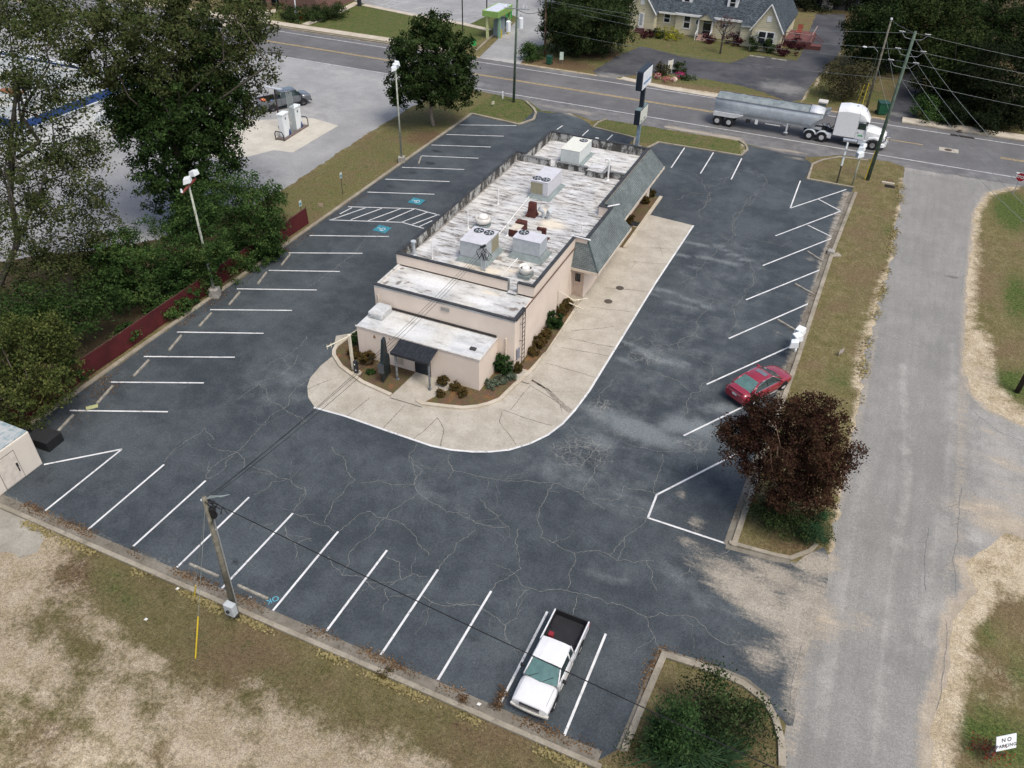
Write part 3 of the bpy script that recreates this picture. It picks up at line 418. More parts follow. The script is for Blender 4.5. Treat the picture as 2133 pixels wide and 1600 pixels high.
# drive-through slab
slab = [(-16.3, 66.3), (-11.6, 65.9), (-11.85, 55), (-11.9, 40), *[(-12.06,37.68),(-12.28,36.2),(-12.7,34.87),(-13.36,33.7),(-14.25,32.68),(-15.2,32.05),(-16.09,31.63),(-17.31,31.24),(-18.49,31.06),(-21.82,31.12),(-24.6,31.2),(-26.82,31.08),(-27.73,31.71),(-28.42,32.58),(-28.79,33.42),(-28.95,34.85),(-28.85,36.04),(-30,38.22),(-28.51,39.59),(-20.92,42.55)], (-16.3, 42)]
me = clip_sheet('drive_through_slab', slab, .02, 0); sheet('drive_through_slab', me, CONC)
er = [(-11.6, 65.9), (-11.85, 55), (-11.9, 40), *[(-12.06,37.68),(-12.28,36.2),(-12.7,34.87),(-13.36,33.7),(-14.25,32.68),(-15.2,32.05),(-16.09,31.63),(-17.31,31.24),(-18.49,31.06),(-21.82,31.12),(-24.6,31.2),(-26.82,31.08)]]
st('slab_edge_line', er, .13, .0, .026, PAINT, bevel=0)
CRK = flat('crack_filler', (.20, .20, .185), .9, var=.25, scale=6); CRD = flat('dark_joint', (.085, .07, .055), .9, var=.4, scale=5)
def cracks(polys, name, mat, z, wd, seed, twig=.35, rough=.16):
    rnd = random.Random(seed); m = M()
    def walk(a, b, w0, w1, lev):
        L = (b-a).length; pts = [a, b]
        while (b-a).length > .01 and max((q1-q0).length for q0, q1 in zip(pts[:-1], pts[1:])) > .16 and len(pts) < 600:
            q = [pts[0]]
            for p0, p1 in zip(pts[:-1], pts[1:]):
                d = p1-p0; q += [(p0+p1)/2+Vector((-d.y, d.x)).normalized()*rnd.uniform(-1, 1)*d.length*rough, p1]
            pts = q
        for i, (p0, p1) in enumerate(zip(pts[:-1], pts[1:])):
            d = (p1-p0).normalized(); nn = Vector((-d.y, d.x)); k0 = (w0+(w1-w0)*i/len(pts))*rnd.uniform(.5, 1.4)/2
            m.quad((*(p0-nn*k0), z), (*(p1-nn*k0), z), (*(p1+nn*k0), z), (*(p0+nn*k0), z))
            if lev < 2 and rnd.random() < twig*.09:
                an = rnd.uniform(-1.3, 1.3); dd = Vector((d.x*math.cos(an)-d.y*math.sin(an), d.x*math.sin(an)+d.y*math.cos(an))); walk(p0, p0+dd*rnd.uniform(.4, 1.6), k0*1.3, .008, lev+1)
    for pl in polys:
        pl = [Vector(p) for p in pl]
        for i, (a, b) in enumerate(zip(pl[:-1], pl[1:])): walk(a, b, wd, wd, 0)
    return tag(m.build(name, mat), kind='structure')
CR = [[(-9.95,27.14),(-8.66,26.95),(-7.93,26.9),(-7.18,27.43),(-5.83,27.36),(-4.43,28.01),(-4.09,28.13)], [(-7.93,26.9),(-7.71,25.77),(-7.48,24.57)], [(-11.25,27.27),(-10.55,25.69),(-10,24.81),(-10.22,24.41),(-10.81,23.45),(-10.82,23.02)], [(-10.22,24.41),(-9.74,24.04),(-9.22,23.89),(-8.03,24.35),(-7.42,24.54),(-6.28,24.71),(-5.43,24.61),(-4.25,24.78),(-3.5,24.67),(-2.14,25.36),(-1.29,25.61),(-0.3,24.92),(0.71,24.95)], [(-3.5,24.67),(-2.94,23.96),(-2.39,23.27)], [(-4.43,28.01),(-3.87,27.15),(-3.43,26.38)], [(-5.95,29),(-5.81,27.99),(-5.76,27.39)], [(-6.85,24.51),(-6.75,23.63),(-6.68,23)], [(-12.47,21.44),(-11.62,21.74),(-10.85,21.91),(-10.14,21.69),(-9.34,21.44),(-9.03,20.8),(-8.71,20.58),(-7.96,20.45)], [(-9.34,21.44),(-9.01,22.03),(-8.98,22.69)], [(-9.12,23.84),(-9.42,22.95),(-9.35,22.51)], [(-0.71,30.58),(-1.66,29.19),(-2.63,27.73)],
 [(-19.29,29.67),(-17.97,28.96),(-17.8,27.72),(-17.25,27.28),(-17.94,25.6),(-17.96,24.9),(-19.08,24.95),(-19.33,24.64),(-19.69,23.12)], [(-17.96,24.9),(-16.82,24.9),(-15.66,24.23),(-14.62,23.62)], [(-18,24.81),(-18.05,23.45),(-18.35,22.55),(-18.01,21.36),(-17.92,20.7),(-18.61,20.98),(-19.24,21.4)], [(-17.92,20.7),(-16.97,21.05),(-16.36,20.74),(-15.97,20.64)], [(-13.27,26.22),(-13.74,24.91),(-13.79,23.73),(-13.75,23.04)], [(-17.25,27.28),(-16.38,26.96),(-15.25,26.66),(-14.15,27.06),(-13.45,26.58),(-12.4,26.74),(-11.74,27.12)], [(-22.67,23.2),(-23.18,24.87),(-24.48,25.14),(-25.14,24.58),(-25.37,23.36)], [(-24.48,25.14),(-25.06,25),(-26.37,25.16),(-27.19,25.17)], [(-22.61,23.11),(-21.01,23.06),(-19.88,22.99)], [(-22.47,22.16),(-21.46,21.53),(-21.04,21.2),(-20.68,20.63)], [(-21.15,21.35),(-20.68,22.07)], [(-16.53,22.66),(-15.75,22.62),(-15.45,22.15),(-15.11,21.71),(-15.46,21.16),(-15.58,20.81),(-15.08,20.39),(-14.99,19.69)], [(-15.11,21.71),(-14.79,22.25),(-14.05,22.4)], [(-15.11,20.56),(-14.18,21.18),(-13.59,21.26),(-12.59,21.17),(-12,21.53),(-11.16,21.92),(-10.92,21.94)], [(-23.98,21.23),(-24.1,21.62),(-23.49,21.68),(-23.13,22.19)], [(-28.47,25.36),(-28.54,23.24)], [(-20.99,26.65),(-21.13,24.86),(-20.87,23.93),(-20.64,23.23)], [(-20.57,26.59),(-19.67,27.26),(-18.33,27.52),(-17.8,27.72)], [(-19.33,30.76),(-19.29,29.67),(-18.39,28.76),(-17.82,27.75)], [(-17.15,30.81),(-16.39,29.7),(-16.34,28.95)], [(-16.39,29.7),(-14.5,29.94),(-11.85,30.8),(-10.78,31.17),(-8.85,30.84),(-7.54,30.53)], [(-10.78,31.17),(-10.75,29.83),(-10.59,28.34),(-9.95,27.14)], [(-11.62,36.11),(-9.98,35.43),(-9.17,34.42),(-9.07,33.13),(-8.85,30.84)],
 [(-7.69,75.47),(-8.3,71.74),(-8.65,68.04),(-7.82,65.73),(-8.18,64.11),(-8.81,62.96),(-8.69,61.37),(-9.14,58.79)], [(-7.82,65.73),(-5.83,65.54),(-3.87,65.36),(-3.27,66.78)], [(-6.43,62.47),(-5.12,59.97),(-4.83,57.89),(-5.31,56.95),(-5.21,55.37),(-5.63,54.27),(-5.1,52.78),(-4.86,51.64),(-5.08,50.71)], [(-7.24,54.63),(-7.3,52.59),(-7.55,50.98),(-7.29,49.66),(-8.02,47.92),(-8.39,47.36),(-9.57,46.79),(-10.14,47.3)], [(-8.02,47.92),(-7.39,46.69),(-5.58,46.25),(-5.2,45.89),(-5.4,43.87),(-5.27,42.93),(-5.82,42.5),(-5.55,40.7),(-5.91,39.3)], [(-9.28,43.77),(-8.14,43.61),(-5.88,42.75)], [(-10.85,41.8),(-11.01,40.54),(-11.04,39.22),(-10.68,37.66)], [(-11.64,73.53),(-11.4,71.9),(-11.78,69.05),(-11.54,67.56)], [(-8.48,54.72),(-7.34,54.58),(-5.7,54.61)], [(-5.86,36.11),(-5.71,34.97),(-5.68,33.69),(-5.42,32.81)], [(-4.35,36.96),(-3.88,36.09),(-3.66,35.54)], [(-8.29,36.23),(-6.24,36.21),(-4.51,36.88),(-3.75,37.66),(-3.74,39.09)], [(-7.13,32.63),(-6,32.79),(-5.32,32.73)], [(-6.68,31.25),(-5.31,31.3)], [(-5.23,30.87),(-5.94,28.97),(-6.22,27.45)], [(-10.96,77.28),(-10.37,79.88),(-8.87,80.23),(-7.65,78.91),(-6.78,77.12),(-4.71,76)], [(-7.65,78.91),(-8.08,73.99),(-8.72,70),(-8.07,66.89)], [(-17.47,77.16),(-14.86,77.26),(-12.55,74.27),(-11.7,71.87),(-11.93,68.43)], [(-14.16,70.32),(-13.47,72.39),(-11.68,72.92)], [(-12.23,74.07),(-11.03,76.12),(-10.94,77.66),(-11.89,76.44)], [(-31.66,23.29),(-31.79,24.72),(-31.63,26.64),(-30.31,25.97)], [(-28.57,23.19),(-28.51,25.71),(-28.58,27.64),(-28.68,28.32),(-28.99,32.09),(-28.92,33.29)], [(-30.52,25.59),(-28.51,25.71),(-27.67,25.43),(-27.28,24.82)], [(-23.29,25.03),(-22.86,24.02)], [(-31.62,29.54),(-31.53,31.72),(-30.75,32.94),(-31.04,35.19)], [(-32.11,33.47),(-31.62,34.91),(-31.81,37.36)], [(-22.84,81.22),(-19.88,78.39),(-17.47,77.16)], [(-31.37,31.51),(-28.51,30.18),(-26.36,29.67)], [(-23.81,28.46),(-22.36,27.78),(-20.99,26.65)], [(-14.01,28.31),(-12.84,27.67),(-11.74,27.12)], [(-8.26,30.99),(-7.06,31.56),(-7.13,32.63)], [(-19.24,49.02),(-19.44,50.46)], [(-9.14,58.79),(-9.94,55.83)], [(-10.52,47.52),(-11.38,45.8)], [(-35.58,42.7),(-35.26,46.09),(-35.8,51.16),(-35.73,54.11)]]
cracks(CR, 'asphalt_cracks', CRK, .0165, .019, 5, .5, .15)
# joints and cracks in the slab
J = [[(-15.12,44.93),(-11.6,45.38)], [(-15.2,43.66),(-11.65,44.1)], [(-15.51,41.53),(-11.93,41.46)], [(-16.07,35.79),(-12.73,35.74)], [(-15.53,38.85),(-12.14,37.49)], [(-21.84,33.64),(-21.9,30.98)], [(-19.39,33.45),(-19.81,30.86)], [(-19.35,33.37),(-18.52,32.62),(-18.02,31.19)], [(-16.03,35.55),(-15.78,34.65),(-14.79,33.89),(-14,33.17)], [(-24.18,33.28),(-24.5,31.14)], [(-27.44,33.94),(-28.24,32.33)], [(-15.34,49.4),(-11.4,50.41)], [(-15.04,52.58),(-11.36,53.57)], [(-14.35,57.48),(-11.2,58.39)], [(-14.17,60.26),(-11.34,61.17)], [(-12.75,47.8),(-15.34,45.88)], [(-15.49,38.76),(-15.58,37.88),(-15.64,35.99)]]
cracks(J, 'slab_joints', CRD, .025, .032, 8, .3, .03)
cracks([[(-15.79,39.46),(-14.38,39),(-13.22,38.19),(-12.19,37.62)], [(-15.63,39.42),(-14.26,38.89),(-13.22,38.02),(-12.2,37.46)], [(-15.88,39.36),(-14.45,38.86),(-13.31,37.99),(-12.22,37.35)]], 'slab_break', flat('broken_concrete', (.24, .21, .175), .95, var=.3, scale=8), .028, .10, 3, .2, .05)
cracks([[(8.68,36.56),(8.56,33.63),(8.69,32.03)], [(10.31,40.71),(10.1,37.22),(10.04,32.66)], [(9.65,30.6),(9.61,27.46),(9.37,25.3)], [(6.69,71.33),(6.36,70.23)], [(6.75,69.86),(8.62,70.12)], [(4.32,55.27),(7.58,54.51)], [(10.67,48.67),(12.3,46.88),(13.69,46.56)], [(3.56,26.19),(3.58,22.64)]], 'road_cracks', flat('road_crack_tar', (.12,.12,.12), .9), .0125, .028, 9, .3, .05)
# accessible parking symbols
def symbol(c, ang):
    t = thing('accessible_parking_symbol', None, None); del t
for nm, px_, rot in (('a', (-35.57,59.53), 0), ('b', (-35.53,53.47), 0)):
    m = M(); a = R(0); s_ = .75
    m.box(-.62, -.55, .0, .62, .55, .004); e = m.build('painted_symbol', BLUEP, loc=(px_[0], px_[1], .018)); e.rotation_euler = (0, 0, R(0)); tag(e, kind='structure')
    m = M(); pts = [(.45, .0), (.2, .0), (-.05, .05), (-.05, .42)]
    def ln(a, b, w_=.09):
        a, b = Vector(a), Vector(b); d = (b-a).normalized(); n_ = Vector((-d.y, d.x))*w_/2; m.quad(*[(q.x*.6, q.y*.7, 0) for q in (a-n_, b-n_, b+n_, a+n_)])
    cx, cy, rr = .12, -.05, .36
    for i in range(16):
        t0, t1 = R(-150+i*17.5), R(-150+(i+1)*17.5); ln((cx+rr*math.cos(t0), cy+rr*math.sin(t0)), (cx+rr*math.cos(t1), cy+rr*math.sin(t1)))
    ln((-.75, .05), (-.62, .05), .16); ln((-.55, .05), (.05, .1)); ln((.02, .1), (.02, -.3)); ln((.02, -.3), (.3, -.32)); ln((-.3, .08), (-.3, -.2))
    e = m.build('painted_symbol_figure', PAINT, loc=(px_[0], px_[1], .0245)); tag(e, kind='structure')
OKP = flat('cyan_spray_paint', (.10, .36, .48), .8, var=.2)
for tx, p, sz in (('OK', (-20.13,18.05), .42), ('0', (-21.18,17.66), .3)):
    o = text_mesh(tx, sz, 'spray_mark', OKP if tx == 'OK' else WLINE, None, (p[0], p[1], .018), (0, 0, R(-125) if tx == 'OK' else 0), extrude=.001); tag(o, kind='structure')
# ================================================================ RESTAURANT
def stucco(name, c):
    t = NT(name); n = t.noise(.5, 5, .6); v = t.noise(1.3, 5, .7, stretch=(2.5, 2.5, .25)); cc = t.mix(t.rng(n, .3, .7), c, tuple(x*.9 for x in c))
    cc = t.mix(t.math('MULTIPLY', t.rng(v, .55, .8), .25), cc, tuple(x*.62 for x in c)); t.col(cc); t.bump(t.noise(30, 3), .15, .01); t.set(.9, spec=.15); return t.m
WALL = stucco('cream_stucco', (.73, .625, .53))
def roof_mat(name, streak, dark, spots=.62, base=(.60, .605, .605)):
    t = NT(name); mid = t.noise(.8, 6, .7); fine = t.noise(6, 6, .8); st_ = t.noise(1.7, 9, .8, stretch=(.36, 1.5, 1)); big = t.noise(.25, 4, .6)
    c = t.mix(t.rng(mid, .35, .68), base, tuple(x*.72 for x in base)); 
    c = t.mix(t.math('MULTIPLY', t.rng(big, .45, .65), .35), c, (.60, .55, .44))
    k = t.rng(st_, spots-.08, spots+.06); c = t.mix(t.math('MULTIPLY', k, streak), c, (.30, .285, .265))
    k2 = t.rng(t.math('MULTIPLY', st_, t.math('ADD', fine, .5)), spots+.02, spots+.1); c = t.mix(t.math('MULTIPLY', k2, dark), c, (.07, .06, .05))
    a = t.attr('mask'); s = t.n('ShaderNodeSeparateColor'); t.t.links.new(a.outputs['Color'], s.inputs[0])
    kd = t.rng(t.math('ADD', s.outputs[0], t.math('MULTIPLY', t.math('SUBTRACT', fine, .5), 1.0)), .34, .5); c = t.mix(t.math('MULTIPLY', kd, .85), c, t.mix(t.rng(fine, .4, .6), (.09, .075, .06), (.20, .17, .14)))
    ks = t.rng(t.math('ADD', s.outputs[1], t.math('MULTIPLY', t.math('SUBTRACT', mid, .5), 1.)), .3, .8); c = t.mix(t.math('MULTIPLY', ks, .8), c, (.68, .60, .47))
    kw = t.rng(t.math('ADD', s.outputs[2], t.math('MULTIPLY', t.math('SUBTRACT', mid, .5), 1.)), .3, .8); c = t.mix(t.math('MULTIPLY', kw, .9), c, (.66, .66, .65))
    c = t.mix(1., c, t.rng(fine, .2, .8, .86, 1.12), 'MULTIPLY'); t.col(c); t.bump(st_, .15, .01); t.set(.75, spec=.25); return t.m
MEMB = roof_mat('weathered_white_roof_coating', .9, .85, .515); MEMB2 = roof_mat('white_roof_coating', .65, .75, .555, (.56, .565, .555)); MEMB3 = roof_mat('freezer_roof_coating', .55, .6, .575, (.57, .59, .60))
def para_mat(name, vec_s):
    t = NT(name); n = t.noise(1.5, 7, .75, stretch=vec_s); f = t.noise(7, 5, .8); h = t.sep(t.pos)[2]
    k = t.rng(t.math('ADD', n, t.math('MULTIPLY', t.math('SUBTRACT', f, .5), .35)), .42, .54); c = t.mix(k, (.40, .40, .38), (.05, .047, .043)); c = t.mix(t.math('MULTIPLY', t.rng(f, .5, .7), .4), c, (.30, .28, .24)); t.col(c); t.set(.85); return t.m
PAR = para_mat('mildewed_parapet', (.8, .8, .35)); PARW = PAR
CAP = flat('black_metal_coping', (.038, .040, .042), .55, var=.3, scale=2)
WEATHER = flat('grey_weathered_coping', (.17, .175, .17), .7, var=.4, scale=3)
def shingle(name, a, b, sc_=1.0):
    t = NT(name); br = t.n('ShaderNodeTexBrick'); mp = t.n('ShaderNodeMapping'); t.put(mp.inputs[0], t.g.outputs['Position'])
    # run courses along the slope: u = along eave, v = height
    sx = t.sep(t.pos); cmb = t.n('ShaderNodeCombineXYZ'); t.put(cmb.inputs[0], t.math('ADD', sx[0], sx[1])); t.put(cmb.inputs[1], t.math('MULTIPLY', sx[2], 1.25))
    t.t.links.new(cmb.outputs[0], br.inputs['Vector']); br.inputs['Scale'].default_value = sc_; br.inputs['Brick Width'].default_value = .30; br.inputs['Row Height'].default_value = .16; br.inputs['Mortar Size'].default_value = .012
    br.inputs['Color1'].default_value = (*a, 1); br.inputs['Color2'].default_value = (*b, 1); br.inputs['Mortar'].default_value = tuple(x*.45 for x in a)+(1,)
    n = t.noise(.7, 5, .6); f = t.noise(14, 3, .8); c = t.mix(1., br.outputs[0], t.math('MULTIPLY', t.rng(n, .3, .7, .8, 1.15), t.rng(f, .2, .8, .7, 1.3)), 'MULTIPLY'); t.col(c); t.set(.9, spec=.15); t.bump(br.outputs[1], .3, .01); return t.m
SHING = shingle('grey_green_shingles', (.125, .148, .148), (.17, .195, .195))
TRIM = flat('cream_trim', (.56, .49, .40), .7, var=.08); BRN = flat('dark_bronze_frame', (.035, .022, .018), .5); GLASS = flat('dark_window_glass', (.015, .018, .022), .08, spec=.6, var=.2)
rest = thing('restaurant_building', 'long cream stucco restaurant with stained white flat roof and grey shingle mansard', 'restaurant', (-22, 52, 0))
def at(m, name, mat, parent=None, **k):   # mesh modelled in world metres, stored relative to the building
    m.v = [(x+22, y-52, z) for x, y, z in m.v]; return m.build(name, mat, parent or rest, **k)
DZ = 4.05
# walls: main block, front tier, freezer box, bay
m = M(); m.prism([(-27.5, 42.85), (-17.1, 42.85), (-17.1, 69.2), (-26.6, 69.2), (-26.6, 63.4), (-27.5, 63.4)], 0, DZ-.02); at(m, 'wall', WALL)
m = M(); m.box(-27.4, 39.65, 0, -17.03, 42.84, DZ-.13); at(m, 'front_wall', WALL)
m = M(); m.box(-27.2, 36.88, 0, -18.2, 39.64, 2.5); fz = at(m, 'freezer_box', WALL, bevel=.03)
m = M(); m.box(-17.09, 50.45, 0, -16.15, 59.2, 3.0); at(m, 'entry_bay', WALL)
# roof sheets
def roofsheet(poly, z, step, ch, mat, name):
    me = clip_sheet(name, poly, z, step); paint(me, ch)
    n = len(me.vertices); V = np.empty(n*3); me.vertices.foreach_get('co', V); V = V.reshape(-1, 3)-np.array([-22, 52, 0]); me.vertices.foreach_set('co', V.ravel())
    me.materials.append(mat); o = bpy.data.objects.new(name, me); col.objects.link(o); o.parent = rest; KIDS.setdefault(rest.name, []).append(o)
    return o
Z4 = DZ
roofsheet([(-27.3, 43.05), (-19.0, 43.05), (-18.9, 42.6), (-18.3, 42.6), (-18.2, 43.05), (-17.3, 43.05), (-17.3, 50.8), (-16.4, 50.8), (-16.4, 56.2), (-17.3, 56.2), (-17.3, 69.0), (-26.4, 69.0), (-26.4, 63.2), (-27.3, 63.2)], DZ+.012, .25, [
 [('b', (-21.47,46.49), .7, .35, 20, .75), ('b', (-21.67,47.32), .35, .5, 0, .7), ('b', (-21.6,47.99), .5, .3, 0, .5), ('b', (-19.72,46.73), .4, .35, 0, .75), ('b', (-19.7,45.84), .4, .25, 0, .65), ('b', (-18.43,45.86), .25, .25, 0, .6), ('b', (-20.79,46.21), .3, .2, 0, .5), ('b', (-23.22,44.28), 1.4, .12, -3, .8), ('b', (-24.31,44.21), .8, .1, 0, .7), ('b', (-19.24,64.12), .35, .25, 0, .8), ('b', (-18.32,65.94), .3, .3, 0, .7), ('b', (-27.28,60.93), .3, .3, 0, .6), ('l', [(-27.2, 46), (-27.2, 62)], .25, .5), ('b', (-21.27,48.96), .8, .6, 0, .45), ('b', (-17.43,68.75), .3, .3, 0, .5)],
 [('b', (-21.95,44.75), 3, .7, 0, .8), ('b', (-19.28,45.3), 2, .6, 0, .7), ('b', (-19.88,53.04), 1.5, 1.5, 0, .8), ('b', (-21.48,54.99), 1., 1.2, 0, .7), ('b', (-23.01,57.67), 1.5, 1., 0, .7), ('b', (-20.22,64.43), .6, .8, 0, .8)],
 [('b', (-26.76,45.89), 1, 2, 0, .6), ('b', (-20.49,54.55), 1.4, 1.8, 0, .45), ('b', (-23.66,50.75), 1, .6, 0, .6), ('p', [(-26.4, 63.6), (-17.3, 63.6), (-17.3, 69), (-26.4, 69)], .6, .5), ('b', (-20.05,63.94), .7, 1, 0, .6), ('l', [(-22.82,51.68),(-19.8,52.3)], .3, .3)], []], MEMB, 'roof')
roofsheet([(-27.2, 39.85), (-17.22, 39.85), (-17.22, 42.84), (-27.2, 42.84)], DZ-.12, .2, [
 [('b', (-26.16,40.75), .25, .5, 0, .7), ('b', (-26.88,40.4), .2, .5, 0, .7), ('b', (-26.9,42.55), .25, .2, 0, .8), ('b', (-25.63,41), .35, .12, 60, .8), ('b', (-23.95,40.77), .5, .1, -10, .8), ('b', (-24.23,40.3), .3, .1, 0, .7), ('b', (-23.52,41.88), .1, .1, 0, .8), ('b', (-17.77,41.1), .5, .3, 30, .75), ('b', (-17.65,42), .4, .15, 30, .7), ('b', (-19.8,41.76), .8, .3, -10, .35)], [('b', (-20.01,42.2), 1.6, .4, 0, .7)], [('b', (-24.11,41.74), 3, 1, 0, .9), ('b', (-20.16,41.05), 2, .7, 0, .8)], []], MEMB2, 'tier_roof')
me = roofsheet([(-27.18, 36.9), (-18.22, 36.9), (-18.22, 39.64), (-27.18, 39.64)], 2.515, .2, [[('l', [(-27.1, 39.55), (-18.3, 39.55)], .22, .8), ('b', (-22.51,38.99), .4, .25, 0, .35)], [], [('b', (-23.79,37.76), 3, 1, 0, .7), ('b', (-19.94,37.78), 2, .5, 0, .6)], []], MEMB3, 'freezer_roof')
# parapets (thin walls) with coping
def para(pts, z0, z1, th, name='parapet', mat=PAR, cap=CAP, capw=.26, outer=WALL):
    for i in range(len(pts)-1):
        a, b = Vector(pts[i]), Vector(pts[i+1])
    m = strip('p', pts, th, z0, z1, mat); at(m, name, mat)
    m = strip('c', [(*p,) for p in offs(pts, -.05)], capw, z1, z1+.07, cap); at(m, 'coping', cap, bevel=.015)
def offs(pts, o):
    out = []
    P = [Vector(p) for p in pts]
    for i in range(len(P)):
        d1 = (P[i]-P[i-1]).normalized() if i else None; d2 = (P[i+1]-P[i]).normalized() if i < len(P)-1 else None
        d = ((d1 or d2)+(d2 or d1)).normalized(); k = 1/max(.5, d.dot(d1 or d2)); out.append(tuple(P[i]+Vector((-d.y, d.x))*o*k))
    return out
# outer cream faces of the raised front parapet, mildewed inner faces
m = strip('a', [(-27.5, 42.85), (-18.99, 42.85)], .16, DZ-.11, 4.8, WALL); at(m, 'parapet', WALL)
m = strip('a', [(-18.25, 42.85), (-17.1, 42.85)], .16, DZ-.11, 4.8, WALL); at(m, 'parapet', WALL)
m = strip('a', offs([(-27.5, 42.85), (-18.99, 42.85)], -.05), .26, 4.8, 4.87, CAP); at(m, 'coping', CAP)
m = strip('a', offs([(-18.25, 42.85), (-17.05, 42.85)], -.05), .26, 4.8, 4.87, CAP); at(m, 'coping', CAP)
m = M(); m.box(-18.99, 42.83, DZ-.1, -18.93, 43.05, 4.87); m.box(-18.31, 42.83, DZ-.1, -18.25, 43.05, 4.87); at(m, 'edge_flashing', WEATHER)
para([(-17.1, 43.02), (-17.1, 50.6), (-16.22, 50.6), (-16.22, 56.3), (-17.1, 56.3), (-17.1, 69.02)], DZ-.02, 4.8, .16, mat=WALL)
m = M(); m.box(-17.28, 43.05, DZ+.013, -17.262, 50.6, 4.79); m.box(-17.28, 56.5, DZ+.013, -17.262, 69, 4.79); at(m, 'stained_flashing', MEMB)
para([(-17.1, 69.2), (-26.6, 69.2), (-26.6, 63.4), (-27.5, 63.4), (-27.5, 43.02)], DZ-.02, 4.8, .17)
m = M(); m.box(-27.3, 63.25, DZ+.013, -24.2, 63.42, 4.58); m.box(-23.75, 63.25, DZ+.013, -20.75, 63.42, 4.58); m.box(-19.1, 63.25, DZ+.013, -17.3, 63.42, 4.58); m.box(-20.75, 62.75, DZ+.013, -19.1, 64.6, 4.5); at(m, 'divider_parapet', PAR)
m = M(); m.box(-20.7, 62.8, 4.5, -19.35, 64.55, 4.53); at(m, 'patched_curb_top', MEMB)
m = M(); m.box(-27.32, 63.2, 4.58, -24.2, 63.47, 4.64); m.box(-23.3, 63.2, 4.58, -20.78, 63.47, 4.64); m.box(-19.35, 62.73, 4.5, -19.08, 64.6, 4.58); m.box(-19.05, 63.2, 4.58, -17.3, 63.47, 4.64); m.box(-20.77, 62.73, 4.5, -19.35, 62.8, 4.56); at(m, 'divider_coping', WEATHER)
para([(-27.4, 42.83), (-27.4, 39.65), (-17.03, 39.65), (-17.03, 41.4)], DZ-.14, 4.1, -.17 if False else .17, mat=MEMB2, capw=.24) if False else None
m = M(); m.box(-27.4, 39.65, DZ-.14, -17.03, 39.83, 4.08); m.box(-27.4, 39.83, DZ-.14, -27.23, 42.83, 4.02); at(m, 'low_parapet', MEMB2)
m = M(); m.box(-27.45, 39.6, 4.08, -16.98, 39.84, 4.15); m.box(-17.22, 39.84, DZ-.12, -16.98, 41.3, 4.15); at(m, 'front_coping', CAP, bevel=.01)
m = M(); m.box(-17.05, 41.3, DZ-.02, -16.985, 50.4, 4.09); at(m, 'brown_trim_line', flat('rust_brown_trim', (.12, .07, .05), .7))
m = M(); m.box(-27.0, 39.52, 2.5, -18.3, 39.64, 2.62); at(m, 'tar_seam', flat('black_tar', (.03, .028, .026), .8, var=.5, scale=6))
m = M(); m.box(-27.25, 36.83, 2.44, -18.15, 36.89, 2.535); m.box(-18.21, 36.87, 2.44, -18.14, 39.6, 2.535); at(m, 'freezer_edge_trim', flat('pale_edge_metal', (.55, .52, .48), .6, var=.2))
# raised white boxes on the freezer roof
m = M(); m.prism([(-27.0, 38.0), (-25.9, 38.0), (-25.9, 39.4), (-27.0, 39.4)], 2.5, 3.0); at(m, 'roof_hump', MEMB3, bevel=.12)
m = M(); m.box(-19.25, 37.6, 2.515, -18.85, 37.85, 2.62); at(m, 'dark_vent', CAP)
# mansard roofs
def mansard(x0, x1, ya, yb, hipa, hipb, zt, ze, fas):
    # top edge x0 (parapet), eave x1
    m = M(); a, b = (ya+hipa, yb-hipb); m.quad((x1, ya, ze), (x1, yb, ze), (x0, b, zt), (x0, a, zt))
    if hipa: m.quad((-17.1, ya, ze), (x1, ya, ze), (x0, a, zt), (-17.1, a, zt))
    if hipb: m.quad((x1, yb, ze), (-17.1, yb, ze), (-17.1, b, zt), (x0, b, zt))
    m.quad((-17.1, ya, ze), (-17.1, yb, ze), (x1, yb, ze), (x1, ya, ze)); at(m, 'mansard_roof', SHING)
    m = M(); m.box(x1-.03, ya-.03, ze-.2, x1+.03, yb+.03, ze+.01)
    if hipa: m.box(-17.09, ya-.03, ze-.2, x1-.03, ya+.03, ze+.01)
    m.box(-17.09, ya+.03, ze-.2, x1-.03, yb-.03, ze-.16); at(m, 'eave_fascia', TRIM)
mansard(-16.24, -15.0, 50.0, 58.0, .72, 1.3, 4.82, 2.62, 1)
mansard(-17.0, -15.78, 56.6, 70.3, 0, 1.1, 4.8, 2.95, 1)
m = M(); m.cyl((-16.24, 50.72, 4.83), (-15.0, 50.0, 2.64), .05, .05, 6); at(m, 'hip_ridge', flat('shingle_ridge', (.07, .095, .095), .9))
m = M(); m.cyl((-17.4, 50.55, 4.9), (-15.9, 50.45, 4.9), .05); m.cyl((-16.6, 56.2, 4.9), (-15.9, 57.0, 4.9), .05); at(m, 'white_flashing', flat('white_metal', (.75, .75, .74), .5))
# door of the bay and windows of the dining room
dr = at(M().box(-17.0, 50.41, .12, -16.2, 50.44, 2.15), 'door', flat('beige_door', (.42, .33, .27), .6)); at(M().box(-16.85, 50.38, 1.35, -16.45, 50.407, 2.0), 'door_window', GLASS, dr)
at(M().box(-17.05, 49.0, .0, -16.1, 50.4, .12), 'door_step', KERB)
for y0, y1 in ((60.2, 62.3), (63.0, 65.2), (66, 68.2)):
    wdw = at(M().box(-17.09, y0, .75, -17.0, y1, 2.35), 'window', GLASS); at(M().box(-17.09, y0-.09, .66, -16.97, y0, 2.44).box(-17.09, y1, .66, -16.97, y1+.09, 2.44).box(-17.09, y0, .66, -16.97, y1, .75).box(-17.09, y0, 2.35, -16.97, y1, 2.44), 'window_frame', BRN, wdw)
at(M().box(-17.09, 62.3, 0, -16.95, 63, 2.6), 'window_pier', BRN)
at(M().box(-17.09, 59.2, 0, -16.55, 60.1, 2.9).box(-17.09, 68.3, 0, -16.6, 69.2, 2.9), 'corner_pier', WALL)
